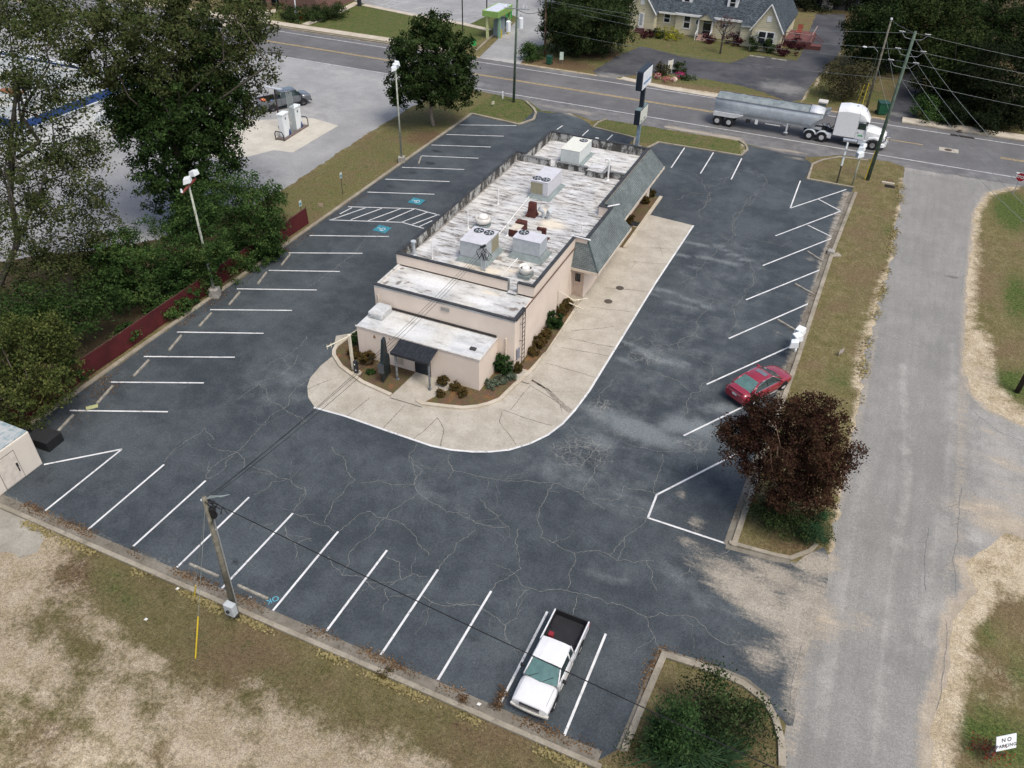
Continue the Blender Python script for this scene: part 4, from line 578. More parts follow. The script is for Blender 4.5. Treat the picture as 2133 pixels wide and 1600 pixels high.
# windows of the west and north sides (seen from other sides)
for y in (48, 52, 56, 60): at(M().box(-27.53, y, 1., -27.49, y+1.8, 2.3), 'window', GLASS)
# front: dark door, service hatch, pipes, stains
at(M().box(-22.8, 36.84, .05, -21.8, 36.876, 2.05), 'freezer_door', flat('charcoal_door', (.02, .025, .03), .5)); at(M().box(-22.88, 36.83, .05, -22.803, 36.874, 2.053).box(-21.797, 36.83, .05, -21.72, 36.874, 2.053).box(-22.88, 36.83, 2.053, -21.72, 36.874, 2.12), 'door_frame', BRN)
at(M().box(-24.4, 36.845, .35, -23.75, 36.876, .95), 'service_hatch', flat('pale_hatch', (.5, .43, .36), .6))
m = M(); m.cyl((-17.6, 39.58, .3), (-17.6, 39.58, 2.6), .06); m.cyl((-27.1, 39.58, 2.5), (-27.1, 39.58, 3.4), .05); m.cyl((-16.94, 49.6, 0), (-16.94, 49.6, 2.4), .03); at(m, 'downspout', flat('cream_pipe', (.6, .52, .43), .5))
m = M(); m.box(-22.3, 39.57, 3.5, -21.7, 39.645, 3.75); at(m, 'wall_vent', flat('grey_louvre', (.3, .29, .27), .5))
m = M(); m.box(-16.99, 39.9, .9, -16.92, 40.3, 1.7); at(m, 'meter_box', flat('meter_grey', (.22, .23, .27), .5))
m = M()
for p_, s_ in (((-25.85, 36.868, 2.1), .13), ((-24.7, 36.868, 2.3), .08)): m.lathe([(.0, 0), (s_, .01), (s_*.6, .2), (0, .3)], (p_[0], 36.9, p_[2]-.2), 7, .4)
at(m, 'rust_stain', flat('rust_leak', (.20, .12, .07), .9, var=.4, scale=8))
# entrance canopy on posts
cn = thing('door_canopy', 'black metal canopy on grey posts over the freezer door', 'canopy', (-21.1, 35.9, 0))
BLK = flat('black_painted_metal', (.022, .024, .028), .45, var=.3, scale=4); GPOST = flat('worn_grey_post', (.17, .18, .19), .6, var=.5, scale=6)
m = M(); m.add([(-2.75, -.28, 2.12), (0, -.28, 2.12), (0, .97, 2.40), (-2.75, .97, 2.40), (-2.75, -.28, 2.18), (0, -.28, 2.18), (0, .97, 2.46), (-2.75, .97, 2.46)], [(3, 2, 1, 0), (4, 5, 6, 7), (0, 1, 5, 4), (1, 2, 6, 5), (2, 3, 7, 6), (3, 0, 4, 7)]); cr = m.build('canopy_roof', BLK, cn)
m = M()
for i in range(11):
    x = -2.7+i*.265; m.add([(x, -.28, 2.182), (x+.025, -.28, 2.182), (x+.025, .97, 2.462), (x, .97, 2.462), (x, -.28, 2.195), (x+.025, -.28, 2.195), (x+.025, .97, 2.475), (x, .97, 2.475)], [(4, 5, 6, 7), (0, 1, 5, 4), (1, 2, 6, 5), (3, 0, 4, 7)])
m.build('roof_rib', BLK, cr); M().box(-2.77, -.34, 2.02, .02, -.29, 2.19).box(-2.80, -.29, 2.02, -2.76, .95, 2.2).build('canopy_fascia', BLK, cn)
for x in (-2.45, -.05): M().box(x-.05, -.28, 0, x+.05, -.18, 2.1).box(x-.1, -.33, 0, x+.1, -.13, .1).build('post', GPOST, cn)
# wall ladder
ld = M()
for y in (40.45, 40.85): ld.cyl((-16.83, y, .1), (-16.83, y, 4.35), .025, n=6)
for i in range(12): ld.cyl((-16.83, 40.45, .35+i*.34), (-16.83, 40.85, .35+i*.34), .018, n=5)
for z in (.8, 2.1, 3.4): ld.cyl((-17.02, 40.45, z), (-16.83, 40.45, z), .02, n=5)
ld.v = [(x+22, y-52, z) for x, y, z in ld.v]; ld.build('roof_ladder', flat('rusty_black_iron', (.04, .03, .028), .7), rest)
# planting beds round the building (raised kerb ring and soil)
ring = [(-15.9, 48.9), (-15.9, 41.0), *[(-15.97,42.05),(-15.88,40.58),(-16.03,39.46),(-16.28,38.32),(-16.51,36.58),(-16.99,35.82),(-17.54,35.25),(-18.29,34.74),(-19.3,34.42),(-20.95,34.01),(-21.36,34.18)]]
SOIL = NT('mulch_soil'); _m = SOIL.noise(1.4, 6, .7); _f = SOIL.noise(14, 4, .8); _c = SOIL.mix(SOIL.rng(_m, .4, .62), (.10, .062, .04), (.085, .078, .03)); _c = SOIL.mix(SOIL.math('MULTIPLY', SOIL.rng(SOIL.noise(.9, 5, .7), .52, .68), .7), _c, (.20, .085, .035)); SOIL.col(SOIL.mix(1., _c, SOIL.rng(_f, .25, .75, .45, 1.7), 'MULTIPLY')); SOIL.bump(_f, .8, .04); SOIL = SOIL.set(.95)
ringL = [(-23.1,33.94),(-25.47,34.31),(-27.69,35.16),(-28.85,36.04),(-29.17,36.51),(-29.34,37.12),(-29.21,38.34),(-29,39.49)]
st('planter_kerb', ring, -.26, 0, .16, WALKC); st('planter_kerb', ringL, -.26, 0, .16, WALKC)
st('planter_kerb', [(-15.55, 70.2), (-15.55, 59.3)], -.3, 0, .15, WALKC)
def soil(poly, z=.07):
    me = clip_sheet('planting_bed', poly, z, 0); sheet('planting_bed', me, SOIL)
soil([(-17.03, 48.9), (-17.03, 39.65), (-18.2, 39.6), (-18.2, 36.88), (-19.6, 36.88), *reversed(ring)] if False else [*ring, (-20.9,34.19), (-19.75, 36.88), (-18.2, 36.88), (-18.2, 39.65), (-17.03, 39.65), (-17.03, 48.9)])
soil([*[(-23.1,33.94),(-25.47,34.31),(-27.69,35.16),(-28.85,36.04),(-29.17,36.51),(-29.34,37.12),(-29.21,38.34)], (-28.4, 40.5), (-27.4, 41.5), (-27.2, 36.88), (-22.8, 36.88)])
soil([(-17.1, 59.3), (-15.6, 59.3), (-15.6, 63.3), (-17.1, 63.3)]); soil([(-17.1, 64.3), (-15.6, 64.3), (-15.6, 70.1), (-17.1, 70.1)])
me = clip_sheet('path', [(-22.85, 36.87), (-21.75, 36.87), *[(-20.89,34.14),(-20.7,33.86),(-23.03,33.82)]], .09, 0); sheet('path', me, CONC)
me = clip_sheet('path', [(-16.9, 38.9), (-15.6, 38.9), (-15.6, 40.2), (-16.9, 40.2)], .1, 0); sheet('path', me, CONC)
M_ = M().box(-16.9, 63.5, .02, -15.7, 64.2, .1).build('door_mat', flat('black_rubber', (.02, .02, .02), .8)); tag(M_, 'black rubber mat between the two planting beds of the restaurant', 'mat')
# ---- rooftop things
WM = flat('white_unit_metal', (.52, .52, .55), .45, var=.06, dirt=(.35, .32, .28, .25)); GM = flat('galvanised_curb', (.20, .235, .23), .55, var=.2); GM2 = flat('grey_unit_metal', (.40, .43, .45), .5, var=.1); BEI = flat('condenser_coil', (.27, .25, .17), .7, var=.2, scale=20)
RUST = flat('rusty_duct_metal', (.075, .022, .016), .8, var=.5, scale=2.5, dirt=(.03, .015, .012, .7)); DARKF = flat('fan_dark', (.01, .01, .012), .5)
def unit(label, loc, rz, L, W, Hh, fans, front=WM, coil=None, curb=.3, top=WM, rust_fan=False):
    t = thing('rooftop_unit', label, 'air conditioner', loc, rz, 'air handling units on the restaurant roof')
    M().box(-L/2, -W/2, curb, L/2, W/2, Hh+curb).build('housing', front, t, bevel=.03)
    M().box(-L/2-.02, -W/2-.02, Hh+curb+.003, L/2+.02, W/2+.02, Hh+curb+.05).build('top_panel', top, t, bevel=.015)
    k = .3; M().add([(-L/2-k, -W/2-k, 0), (L/2+k, -W/2-k, 0), (L/2+k, W/2+k, 0), (-L/2-k, W/2+k, 0), (-L/2, -W/2, curb), (L/2, -W/2, curb), (L/2, W/2, curb), (-L/2, W/2, curb)], [(0, 1, 5, 4), (1, 2, 6, 5), (2, 3, 7, 6), (3, 0, 4, 7)]).build('curb', GM, t)
    for fx, fy in fans:
        m = M(); z = Hh+curb+.052; m.lathe([(.36, 0), (.38, .03), (.33, .035), (.33, .004)], (fx, fy, z), 20); f_ = m.build('fan_guard', flat('fan_ring', (.3, .1, .08) if rust_fan else (.06, .06, .07), .5), t, smooth=False)
        m = M(); m.lathe([(.325, .006), (.1, .012)], (fx, fy, z), 18); m.build('fan_well', DARKF, f_)
        m = M()
        for i in range(5):
            a = i*2*math.pi/5; m.quad((fx, fy, z+.02), (fx+.3*math.cos(a), fy+.3*math.sin(a), z+.018), (fx+.3*math.cos(a+.5), fy+.3*math.sin(a+.5), z+.03))
        m.build('fan_blades', GM2, f_)
    m = M()
    for i in range(1, 4): m.box(-L/2+L*i/4-.006, -W/2-.006, curb+.05, -L/2+L*i/4+.006, -W/2-.001, Hh+curb-.05).box(-L/2+L*i/4-.006, W/2+.001, curb+.05, -L/2+L*i/4+.006, W/2+.006, Hh+curb-.05)
    m.build('panel_seam', GM2, t)
    if coil: M().box(*coil).build('coil', BEI, t)
    return t
def r3(p): return (p[0], p[1], DZ+.012)
unit('grey twin fan roof unit with beige coil nearest the wire mast', r3((-22.79,46.39)), 0, 1.9, 2.35, 1.15, ((-.35, .65), (.45, .65)), GM2, (.953, .0, .35, .97, 1.13, 1.4), .35)
unit('single fan grey roof unit right of the wire mast and among rusty ducts', r3((-19.58,47.95)), 0, 2.1, 1.35, 1.05, ((-.6, .3),), GM2, None, .4)
unit('tall roof unit with two black fans in the middle of the roof', r3((-22.59,58.39)), 0, 1.5, 3.0, 1.15, ((-.4, -1.0), (.35, -1.0)), WM, (-.72, -1.515, .35, .3, -1.503, 1.3), .25)
unit('white roof unit with a rusty fan on the far roof section', r3((-22.82,65.95)), 0, 1.75, 3.1, 1.1, ((.3, 1.0),), flat('white_enamel', (.56, .59, .57), .45, var=.05), None, .15, flat('cream_white_top', (.62, .62, .55), .5, var=.05), True)
def fan(label, loc, s=1., dome=True):
    t = thing('exhaust_fan', label, 'roof fan', loc, 0, 'mushroom exhaust fans on the restaurant roof'); m = M()
    M().box(-.42*s, -.42*s, 0, .42*s, .42*s, .3).build('curb', GM, t, bevel=.02)
    M().lathe([(.3, .3), (.56, .42), (.6, .6), (.55, .78), (.5, .8), (.48, .7)] if dome else [(.3, .3), (.42, .38), (.46, .6), (.52, .8), (.46, .8), (.43, .6), (.3, .58)], (0, 0, 0), 24).build('wind_band', flat('spun_aluminium', (.62, .60, .55), .4, var=.1), t, smooth=True)
    M().lathe([(.44, .60), (.2, .605)], (0, 0, 0), 20).build('dark_gap', DARKF, t) if not dome else None
    M().lathe([(.38, .7), (.38, .84), (.34, .96), (.18, 1.02), (.02, 1.03)] if dome else [(.27, .6), (.26, .72), (.2, .78), (.02, .8)], (0, 0, 0), 20).build('motor_dome', flat('white_dome', (.72, .70, .65), .4), t, smooth=True)
fan('large white mushroom fan behind the grey twin fan unit', r3((-24.48,50.44)), 1.1); fan('low open drum fan at the front right corner of the roof', r3((-18.62,45.04)), 1, False)
def ductstub(label, loc, h, s, shape):
    t = thing('rusty_duct', label, 'duct', loc, 0, 'rusty duct stubs on the restaurant roof'); m = M()
    if shape == 'hood': m.add([(-s, -s, 0), (s, -s, 0), (s, s, 0), (-s, s, 0), (-s*.75, -s*.6, h*.45), (s*.75, -s*.6, h*.45), (s*.75, s*.7, h*.45), (-s*.75, s*.7, h*.45), (-s*.75, -s*.2, h), (s*.75, -s*.2, h), (s*.75, s*.6, h), (-s*.75, s*.6, h)], [(0, 1, 5, 4), (1, 2, 6, 5), (2, 3, 7, 6), (3, 0, 4, 7), (4, 5, 9, 8), (5, 6, 10, 9), (6, 7, 11, 10), (7, 4, 8, 11), (8, 9, 10, 11)])
    elif shape == 'long':
        m.box(-s, -s*2.3, 0, s, s*.4, h*.8); m.box(-s*.9, s*.4, 0, s*1.0, s*1.8, h); 
    else: m.box(-s*.5, -s, 0, s*.5, 0, h); m.box(-s*1.9, -s, h*.8, -s*.5, -s*.2, h)
    m.build('duct', RUST, t)
    if shape == 'long': M().box(-s*.95, -s*2.25, h*.8+.003, s*.95, s*.35, h*.8+.03).build('flaking_lid', flat('flaking_white_paint', (.55, .5, .42), .8, dirt=(.13, .03, .02, 1)), t)
    else: M().box(-s*1.1, -s*1.1, 0, s*1.1, s*1.05, .08).build('flange', RUST, t)
ductstub('tall rusty hood duct beside silver round vents', r3((-21.9,53.86)), 1.05, .38, 'hood'); ductstub('long rusty duct box with flaking white lid behind single fan unit', r3((-21.71,50.84)), .7, .4, 'long'); ductstub('rusty elbow duct at the right of the single fan unit', r3((-19.53,50.63)), .95, .28, 'elbow'); ductstub('small rusty box at the foot of the tall twin fan unit', r3((-22.31,58.01)), .4, .12, 'elbow')
def pipe(label, loc, h, r_=.045, cap=None, mat=None):
    m = M(); m.cyl((0, 0, 0), (0, 0, h), r_, n=8); m.cyl((0, 0, 0), (0, 0, .1), r_*2.2, r_*1.2, 8)
    if cap == 'hook': m.tube([(0, 0, h), (-.12, 0, h+.15), (-.3, 0, h+.12), (-.36, 0, h-.05)], r_)
    if cap == 'disc': m.cyl((0, 0, h), (0, 0, h+.12), r_*1.8, n=10)
    o = m.build('vent_pipe', mat or flat('white_pvc', (.72, .72, .70), .5)); o.location = loc; tag(o, label, 'vent pipe', 'vent pipes on the restaurant roof')
pipe('thin white pipe left of the tall twin fan unit', r3((-25.07,54.48)), 1.3); pipe('thin white pipe left of the large mushroom fan', r3((-25.38,49.74)), 1.4); pipe('thin white pipe at the left front of the roof', r3((-25.57,44.5)), 1.3, .03)
pipe('white pipe between the two grey units', r3((-22.24,49.99)), 1.0, .07); pipe('tall white pipe near the divider wall with a bent top', r3((-18.72,62.72)), 1.7, .07, 'hook'); pipe('thick capped silver pipe in the front left corner', r3((-26.97,44.37)), 1., .11, 'disc', GM2); pipe('short dark capped pipe near the mansard corner', r3((-17.38,52.69)), .7, .03, 'disc'); pipe('short white vent at the far end of the roof by the parapet', r3((-22.22,69.74)), .5, .1, 'disc')
m = M()
for q, d_2 in (((0, 0), -.3), ((.35, .1), .25)):
    m.cyl((q[0], q[1], 0), (q[0], q[1], .5), .13, n=10); m.cyl((q[0], q[1], .5), (q[0]+d_2, q[1]-.15, .75), .13, .2, 10)
o = m.build('goose_neck_vents', GM2); o.location = r3((-20.97,53.85)); tag(o, 'pair of silver goose neck vents beside the tall rusty hood duct', 'vent')
m = M(); z_ = .07; P_ = [(-22.81,49.62), (-23.43,57.46)]; m.tube([(P_[0][0], P_[0][1], DZ+z_), (P_[1][0], P_[1][1], DZ+z_)], .04); P_ = [(-130.65,94.44),(-130.65,94.44)]; o = m.build('roof_conduit', flat('white_pvc', (.7,.7,.7))); tag(o, 'long white pipe lying across the roof from the twin fan unit', 'pipe', 'white pipes lying on the roof')
m = M(); a_, b_, c_ = (-22.25,47.92), (-20.13,47.84), (-20.11,44.25); m.tube([(*a_, DZ+.07), (*b_, DZ+.07), (*c_, DZ+.07)], .035); o = m.build('roof_conduit', flat('white_pvc', (.7, .7, .7))); tag(o, 'bent white pipe lying on the roof in front of the grey units', 'pipe', 'white pipes lying on the roof')
m = M(); m.box(-.25, -.17, .0, .25, .17, .32); o = m.build('junction_box', flat('dull_grey_box', (.2, .2, .19), .7), bevel=.03); o.location = r3((-19.18,47.37)); tag(o, 'small grey box beside the single fan unit', 'box')
# wire mast with weatherheads
ms = thing('service_mast', 'cluster of conduits with looping black wires at the front edge of the roof', 'wire mast', r3((-21.57,44.49)))
for i, x in enumerate((-.14, 0, .12)):
    m = M(); m.cyl((x, 0, 0), (x, 0, 1.75+.08*i), .05, n=8); c_ = m.build('conduit', GM2, ms); M().lathe([(.05, 0), (.1, .05), (.1, .14), (.02, .2)], (x, 0, 1.73+.08*i), 10).build('weatherhead', BLK, c_)
m = M(); rnd = random.Random(4)
for i in range(9):
    x0 = rnd.uniform(-.2, .2); s_ = rnd.choice((-1, 1)); w_ = rnd.uniform(.2, .6); zt = 1.8; pts = [(x0+s_*w_*math.sin(t*math.pi/8)*.9, -.1*math.sin(t), zt-1.0*(t/8)*rnd.uniform(.9, 1.1) if t < 8 else zt-.4) for t in range(9)]; m.tube(pts, .014, 5)
m.build('wire_loops', flat('black_cable', (.012, .012, .013), .6), ms)
# ================================================================ VEHICLES (x forward, origin on the ground at the middle)
TYRE = flat('tyre_rubber', (.018, .018, .019), .85); ALLOY = flat('alloy_rim', (.55, .55, .55), .4, metal=.15, var=.1); VGL = flat('vehicle_glass', (.02, .035, .035), .05, spec=.7, var=.2); VGL2 = flat('green_tinted_glass', (.085, .16, .15), .05, spec=.6, var=.15)
BLACKP = flat('black_plastic', (.018, .018, .02), .6); CHROME = flat('chrome', (.6, .6, .6), .15, metal=.9, var=.05); REDL = flat('red_lens', (.28, .01, .015), .2); LENS = flat('clear_lens', (.55, .56, .55), .1, spec=.6)
def wheel(parent, x, y, r_, wd, rim=ALLOY, spokes=5, side=1):
    m = M(); ri_ = .5 if wd > .25 else .62; pr = [(r_*ri_, -wd/2), (r_*.93, -wd/2), (r_, -wd*.35), (r_, wd*.35), (r_*.93, wd/2), (r_*ri_, wd/2)]
    n = 24; vs = []; 
    for rr, yy in pr: vs += [(x+rr*math.cos(2*math.pi*i/n), y+yy, r_+rr*math.sin(2*math.pi*i/n)) for i in range(n)]
    m.add(vs, [(j*n+i, j*n+(i+1) % n, (j+1)*n+(i+1) % n, (j+1)*n+i) for j in range(5) for i in range(n)]); m.add(vs[:n] if side > 0 else vs[5*n:], [tuple(range(n))]); wh = m.build('wheel', TYRE, parent)
    m = M(); yo = y+side*(wd/2-.03); rq = .5 if wd > .25 else .63; m.cyl((x, yo-side*.03, r_), (x, yo+side*.02, r_), r_*rq, r_*rq, 20); m.mi = 0
    m.cyl((x, yo, r_), (x, yo+side*.04, r_), r_*.16, r_*.12, 10)
    for i in range(spokes):
        a = i*2*math.pi/spokes+.3; dx, dz = math.cos(a), math.sin(a); k = r_*.09
        m.add([(x+dx*r_*.1-dz*k, yo, r_+dz*r_*.1+dx*k), (x+dx*r_*.6-dz*k, yo, r_+dz*r_*.6+dx*k), (x+dx*r_*.6+dz*k, yo, r_+dz*r_*.6-dx*k), (x+dx*r_*.1+dz*k, yo, r_+dz*r_*.1-dx*k)]+[(x+dx*q*r_+s_*dz*k, yo+side*.025, r_+dz*q*r_-s_*dx*k) for q, s_ in ((.1, -1), (.6, -1), (.6, 1), (.1, 1))], [(4, 5, 6, 7), (0, 1, 5, 4), (2, 3, 7, 6)])
    m.build('rim', rim, wh); return wh
def arch(parent, x, y, r_, side, mat=BLACKP):
    m = M(); n = 20; m.add([(x+r_*math.cos(math.pi*i/n), y+side*.0, .33+r_*math.sin(math.pi*i/n)) for i in range(n+1)]+[(x+r_*math.cos(math.pi*i/n), y-side*.25, .33+r_*math.sin(math.pi*i/n)) for i in range(n+1)], [tuple(range(n+1))]+[(i, i+1, n+2+i, n+1+i) for i in range(n)]); m.build('wheel_arch', mat, parent)
def body_ring(x, hw, zb, zm, zt, tw, crown):
    h = [(hw*.90, zb), (hw*.985, zb+.10), (hw, zm), (hw*.985, zm+(zt-zm)*.55), (tw, zt), (tw*.5, zt+crown*.8), (0, zt+crown)]
    return [(x, y, z) for y, z in h]+[(x, -y, z) for y, z in h[-2::-1]]
def sedan(name, label, loc, rz, paint_):
    t = thing(name, label, 'car', loc, rz); P = flat('metallic_red_paint', paint_, .22, coat=1., var=.04, spec=.5)
    S_ = [(-2.40, .70, .38, .62, .82, .60, .01), (-2.36, .80, .30, .62, .92, .68, .02), (-2.22, .86, .22, .6, 1.03, .70, .03), (-1.9, .89, .2, .6, 1.05, .74, .03), (-1.4, .905, .2, .6, 1.0, .80, .02), (-.5, .91, .19, .6, .96, .84, .0), (.5, .91, .19, .6, .94, .84, .0), (1.0, .905, .19, .6, .94, .80, .03), (1.3, .905, .2, .6, .93, .76, .05), (1.75, .89, .2, .6, .86, .74, .06), (2.15, .84, .22, .56, .76, .66, .06), (2.34, .74, .28, .5, .66, .56, .04), (2.41, .60, .34, .48, .58, .48, .02)]
    M().loft([body_ring(*s) for s in S_]).build('body', P, t, smooth=True, subd=1)
    # greenhouse
    def gr(x, zb, hb, zt, ht): return x
    ru, rr_, fr, fu = (-1.78, .80), (-.92, .60), (.28, .61), (1.18, .79)
    zb, zt = .99, 1.44
    q = lambda x, y, z: (x, y, z)
    rf = M().loft([[(rr_[0]-.05, -rr_[1], zt-.035), (rr_[0]-.05, 0, zt), (rr_[0]-.05, rr_[1], zt-.035), (rr_[0]-.05, rr_[1], zt-.08), (rr_[0]-.05, -rr_[1], zt-.08)]]+[[(x, -w_, z-.03), (x, 0, z+.02), (x, w_, z-.03), (x, w_, z-.08), (x, -w_, z-.08)] for x, w_, z in ((-.5, .615, 1.46), (-.1, .62, 1.465), (fr[0]+.05, fr[1], 1.43))]).build('roof', P, t, smooth=True, bevel=.01)
    M().add([(-.22, -.4, 1.47), (.12, -.4, 1.462), (.12, .4, 1.462), (-.22, .4, 1.47), (-.22, 0, 1.492), (.12, 0, 1.485)], [(0, 1, 5, 4), (4, 5, 2, 3)]).build('sunroof', flat('grey_sunroof', (.13, .14, .16), .1, spec=.6), t)
    rg = M().add([(ru[0], -.73, zb+.035), (ru[0]-.08, 0, zb+.05), (ru[0], .73, zb+.035), (rr_[0]-.03, .56, zt-.03), (rr_[0]-.05, 0, zt-.005), (rr_[0]-.03, -.56, zt-.03)], [(0, 1, 4, 5), (1, 2, 3, 4)]).build('rear_window', VGL2, t)
    M().add([(fu[0], -.73, zb-.03), (fu[0]+.13, 0, zb+.01), (fu[0], .73, zb-.03), (fr[0]+.04, .57, zt-.03), (fr[0]+.06, 0, zt), (fr[0]+.04, -.57, zt-.03)], [(0, 5, 4, 1), (1, 4, 3, 2)]).build('windshield', flat('dark_windscreen', (.05, .055, .055), .06, spec=.6), t)
    for s in (1, -1):
        bt = [(-1.52, .86, .995), (1.0, .835, .965), (.25, .625, 1.40), (-.3, .635, 1.42), (-.85, .615, 1.405), (-1.2, .70, 1.25)]
        M().add([(x, s*y, z) for x, y, z in bt], [tuple(range(6)) if s < 0 else tuple(range(6))[::-1]]).build('side_window', VGL, t)
        pm = M()
        def bar(a, b, w_, m_=pm, o=.012):
            a, b = Vector((a[0], s*a[1], a[2])), Vector((b[0], s*b[1], b[2])); m_.cyl(a, b, w_, w_, 6)
        bar((ru[0]-.02, .78, 1.0), (rr_[0], .595, 1.405), .055); bar((fu[0]+.02, .77, .965), (fr[0], .60, 1.405), .04); bar((-1.6, .85, 1.0), (-1.0, .62, 1.38), .04); bar((rr_[0], .60, 1.405), (fr[0], .61, 1.405), .03); pm.build('pillar', P, t, smooth=True)
        pb = M(); bar((-.28, .84, .97), (-.3, .64, 1.41), .022, pb); pb.build('door_pillar', BLACKP, t)
        ch = M(); bar((-1.55, .872, .985), (1.02, .848, .955), .012, ch); bar((-1.55, .872, .985), (-1.2, .71, 1.26), .012, ch); bar((-1.2, .71, 1.26), (-.3, .645, 1.43), .012, ch); bar((-.3, .645, 1.43), (.3, .635, 1.41), .012, ch); bar((.3, .635, 1.41), (1.02, .848, .955), .012, ch); ch.build('window_trim', CHROME, t)
        M().loft([[(.85+dx, s*(.88+dy), z) for dx, z in ((-.06, .98), (.08, .98), (.08, 1.10), (-.06, 1.10))] for dy in (0, .2)]).build('side_mirror', P, t, bevel=.03)
        M().box(-.2, s*.905-.01, .78, .0, s*.905+.012, .81).box(-1.15, s*.905-.01, .80, -.95, s*.905+.012, .83).build('door_handle', CHROME, t)
        M().box(-.31, s*.912-.003, .3, -.295, s*.912+.003, .95).box(.88, s*.912-.003, .3, .895, s*.912+.003, .92).box(-1.3, s*.91-.003, .55, -1.288, s*.91+.003, .95).build('door_seam', BLACKP, t)
        for x in (-1.38, 1.39): arch(t, x, s*.915, .37, s); wheel(t, x, s*.80, .325, .23, side=s, spokes=7)
        M().add([(2.18, s*.82, .58), (2.39, s*.56, .56), (2.36, s*.52, .66), (2.0, s*.80, .76)], [(0, 1, 2, 3)]).build('headlight', LENS, t)
        M().add([(-2.385, s*.45, .80), (-2.40, s*.45, .92), (-2.2, s*.86, .95), (-2.22, s*.875, .80)], [(0, 1, 2, 3)]).build('tail_light', REDL, t)
    M().box(-2.425, -.17, .74, -2.405, .17, .86).build('number_plate', flat('plate_white', (.6, .6, .6), .5), t); M().box(-2.42, -.45, .875, -2.395, .45, .90).build('boot_chrome', CHROME, t)
    M().box(-2.33, -.6, 1.06, -2.2, .6, 1.085).build('boot_spoiler', P, t, bevel=.01)
    return t
sedan('red_sedan', 'red four door sedan with sunroof parked nose to the kerb beside the dark red tree', (-1.96, 44.68, .015), R(59.6), (.24, .010, .026))
def pickup(name, label, loc, rz, P, L=5., W=1.72, cab=(-.55, 1.0), hood=.98, roof=1.62, bed=.95, wb=(-1.55, 1.5), wr=.34, crew=False, lower=None, liner=BLACKP, glassm=VGL2):
    t = thing(name, label, 'pickup truck', loc, rz); h = L/2; hw = W/2; c0, c1 = cab
    wsb = c1+.62  # windscreen base
    # front: hood and fenders
    S_ = [(wsb-.15, hw, .42, .7, hood, hw*.88, .02), (wsb+.3, hw, .42, .7, hood-.01, hw*.88, .02), (h-.45, hw*.99, .42, .68, hood-.05, hw*.86, .025), (h-.16, hw*.97, .42, .66, hood-.09, hw*.85, .02), (h-.10, hw*.95, .44, .66, hood-.15, hw*.84, .01), (h-.09, hw*.94, .44, .64, hood-.19, hw*.83, .0)]
    M().loft([body_ring(*s) for s in S_]).build('hood', P, t, smooth=True, subd=1)
    M().loft([body_ring(x, hw, .42, .7, hood+.02, hw*.93, 0) for x in (c0-.02, c1, wsb-.13)]).build('cab_body', P, t, smooth=False, bevel=.02)
    # cab greenhouse
    rr_, rf = c0+.08, c1+.02; tw = hw*.76; zt = roof
    rfm = M().loft([[(x, -w_, z-.04), (x, -w_*.5, z), (x, w_*.5, z), (x, w_, z-.04), (x, w_, z-.1), (x, -w_, z-.1)] for x, w_, z in ((rr_, tw*.97, zt-.01), ((rr_+rf)/2, tw, zt+.01), (rf, tw*.97, zt-.015))]).build('roof', P, t, smooth=False, bevel=.02)
    zb = hood+.015; bw = hw*.92
    M().add([(wsb, -bw*.93, zb), (wsb+.1, 0, zb+.01), (wsb, bw*.93, zb), (rf+.02, tw*.93, zt-.06), (rf+.06, 0, zt-.03), (rf+.02, -tw*.93, zt-.06)], [(0, 1, 4, 5), (1, 2, 3, 4)]).build('windshield', glassm, t)
    M().add([(c0-.02, -bw*.85, zb+.05), (c0-.02, bw*.85, zb+.05), (rr_-.01, tw*.85, zt-.1), (rr_-.01, -tw*.85, zt-.1)], [(0, 3, 2, 1)]).build('rear_window', VGL, t)
    for s in (1, -1):
        def pt(x, k): # k 0 bottom, 1 top
            return (x, s*(bw+(tw-bw)*k-.004), zb+(zt-.08-zb)*k)
        mid = c0+(c1-c0)*(.36 if not crew else .48)
        M().add([pt(mid+.04, .04), pt(wsb-.12, .04), pt(rf-.02, .93), pt(mid+.04, .93)], [(0, 1, 2, 3)]).build('side_window', VGL, t)
        M().add([pt(c0+.08, .04), pt(mid-.04, .04), pt(mid-.04, .93), pt(rr_+.05, .93)], [(0, 1, 2, 3)]).build('side_window', VGL, t)
        pm = M(); k = .035
        for a, b in ((pt(c0+.02, 0), pt(rr_, 1)), (pt(mid, 0), pt(mid, 1)), (pt(wsb, 0), pt(rf+.02, 1)), (pt(rr_, 1), pt(rf, 1)), (pt(c0+.02, .0), pt(wsb, .0))): pm.cyl(a, b, k, k, 6)
        pm.build('pillar', P, t, smooth=True)
        M().loft([[(wsb-.28+dx, s*(hw+dy), z) for dx, z in ((-.05, hood+.05), (.06, hood+.05), (.06, hood+.22), (-.05, hood+.22))] for dy in (.02, .2)]).build('side_mirror', BLACKP, t, bevel=.02)
        # bed side
        M().box(-h+.06, s*hw-(.07 if s > 0 else 0), .45, c0-.05, s*hw+(.07 if s < 0 else 0), bed+.03).build('bed_side', P, t, bevel=.02)
        M().box(-h+.08, s*(hw-.10)-.006, .62, c0-.06, s*(hw-.10)+.006, bed-.01).build('bed_liner', liner, t)
        for x in wb: arch(t, x, s*(hw+.012), wr+.08, s); wheel(t, x, s*(hw-.10), wr, .22, side=s, spokes=5 if not crew else 6, rim=ALLOY if not crew else flat('dark_rim', (.10, .10, .11), .4))
        M().add([(h-.10, s*hw*.92, .60), (h-.02, s*hw*.55, .60), (h-.04, s*hw*.52, .80), (h-.16, s*hw*.9, .80)], [(0, 1, 2, 3)] if s < 0 else [(3, 2, 1, 0)]).build('headlight', LENS, t)
        M().box(-h+.045, s*hw*.97-.05, .6, -h+.07, s*hw*.97+.05, .88).build('tail_light', REDL, t)
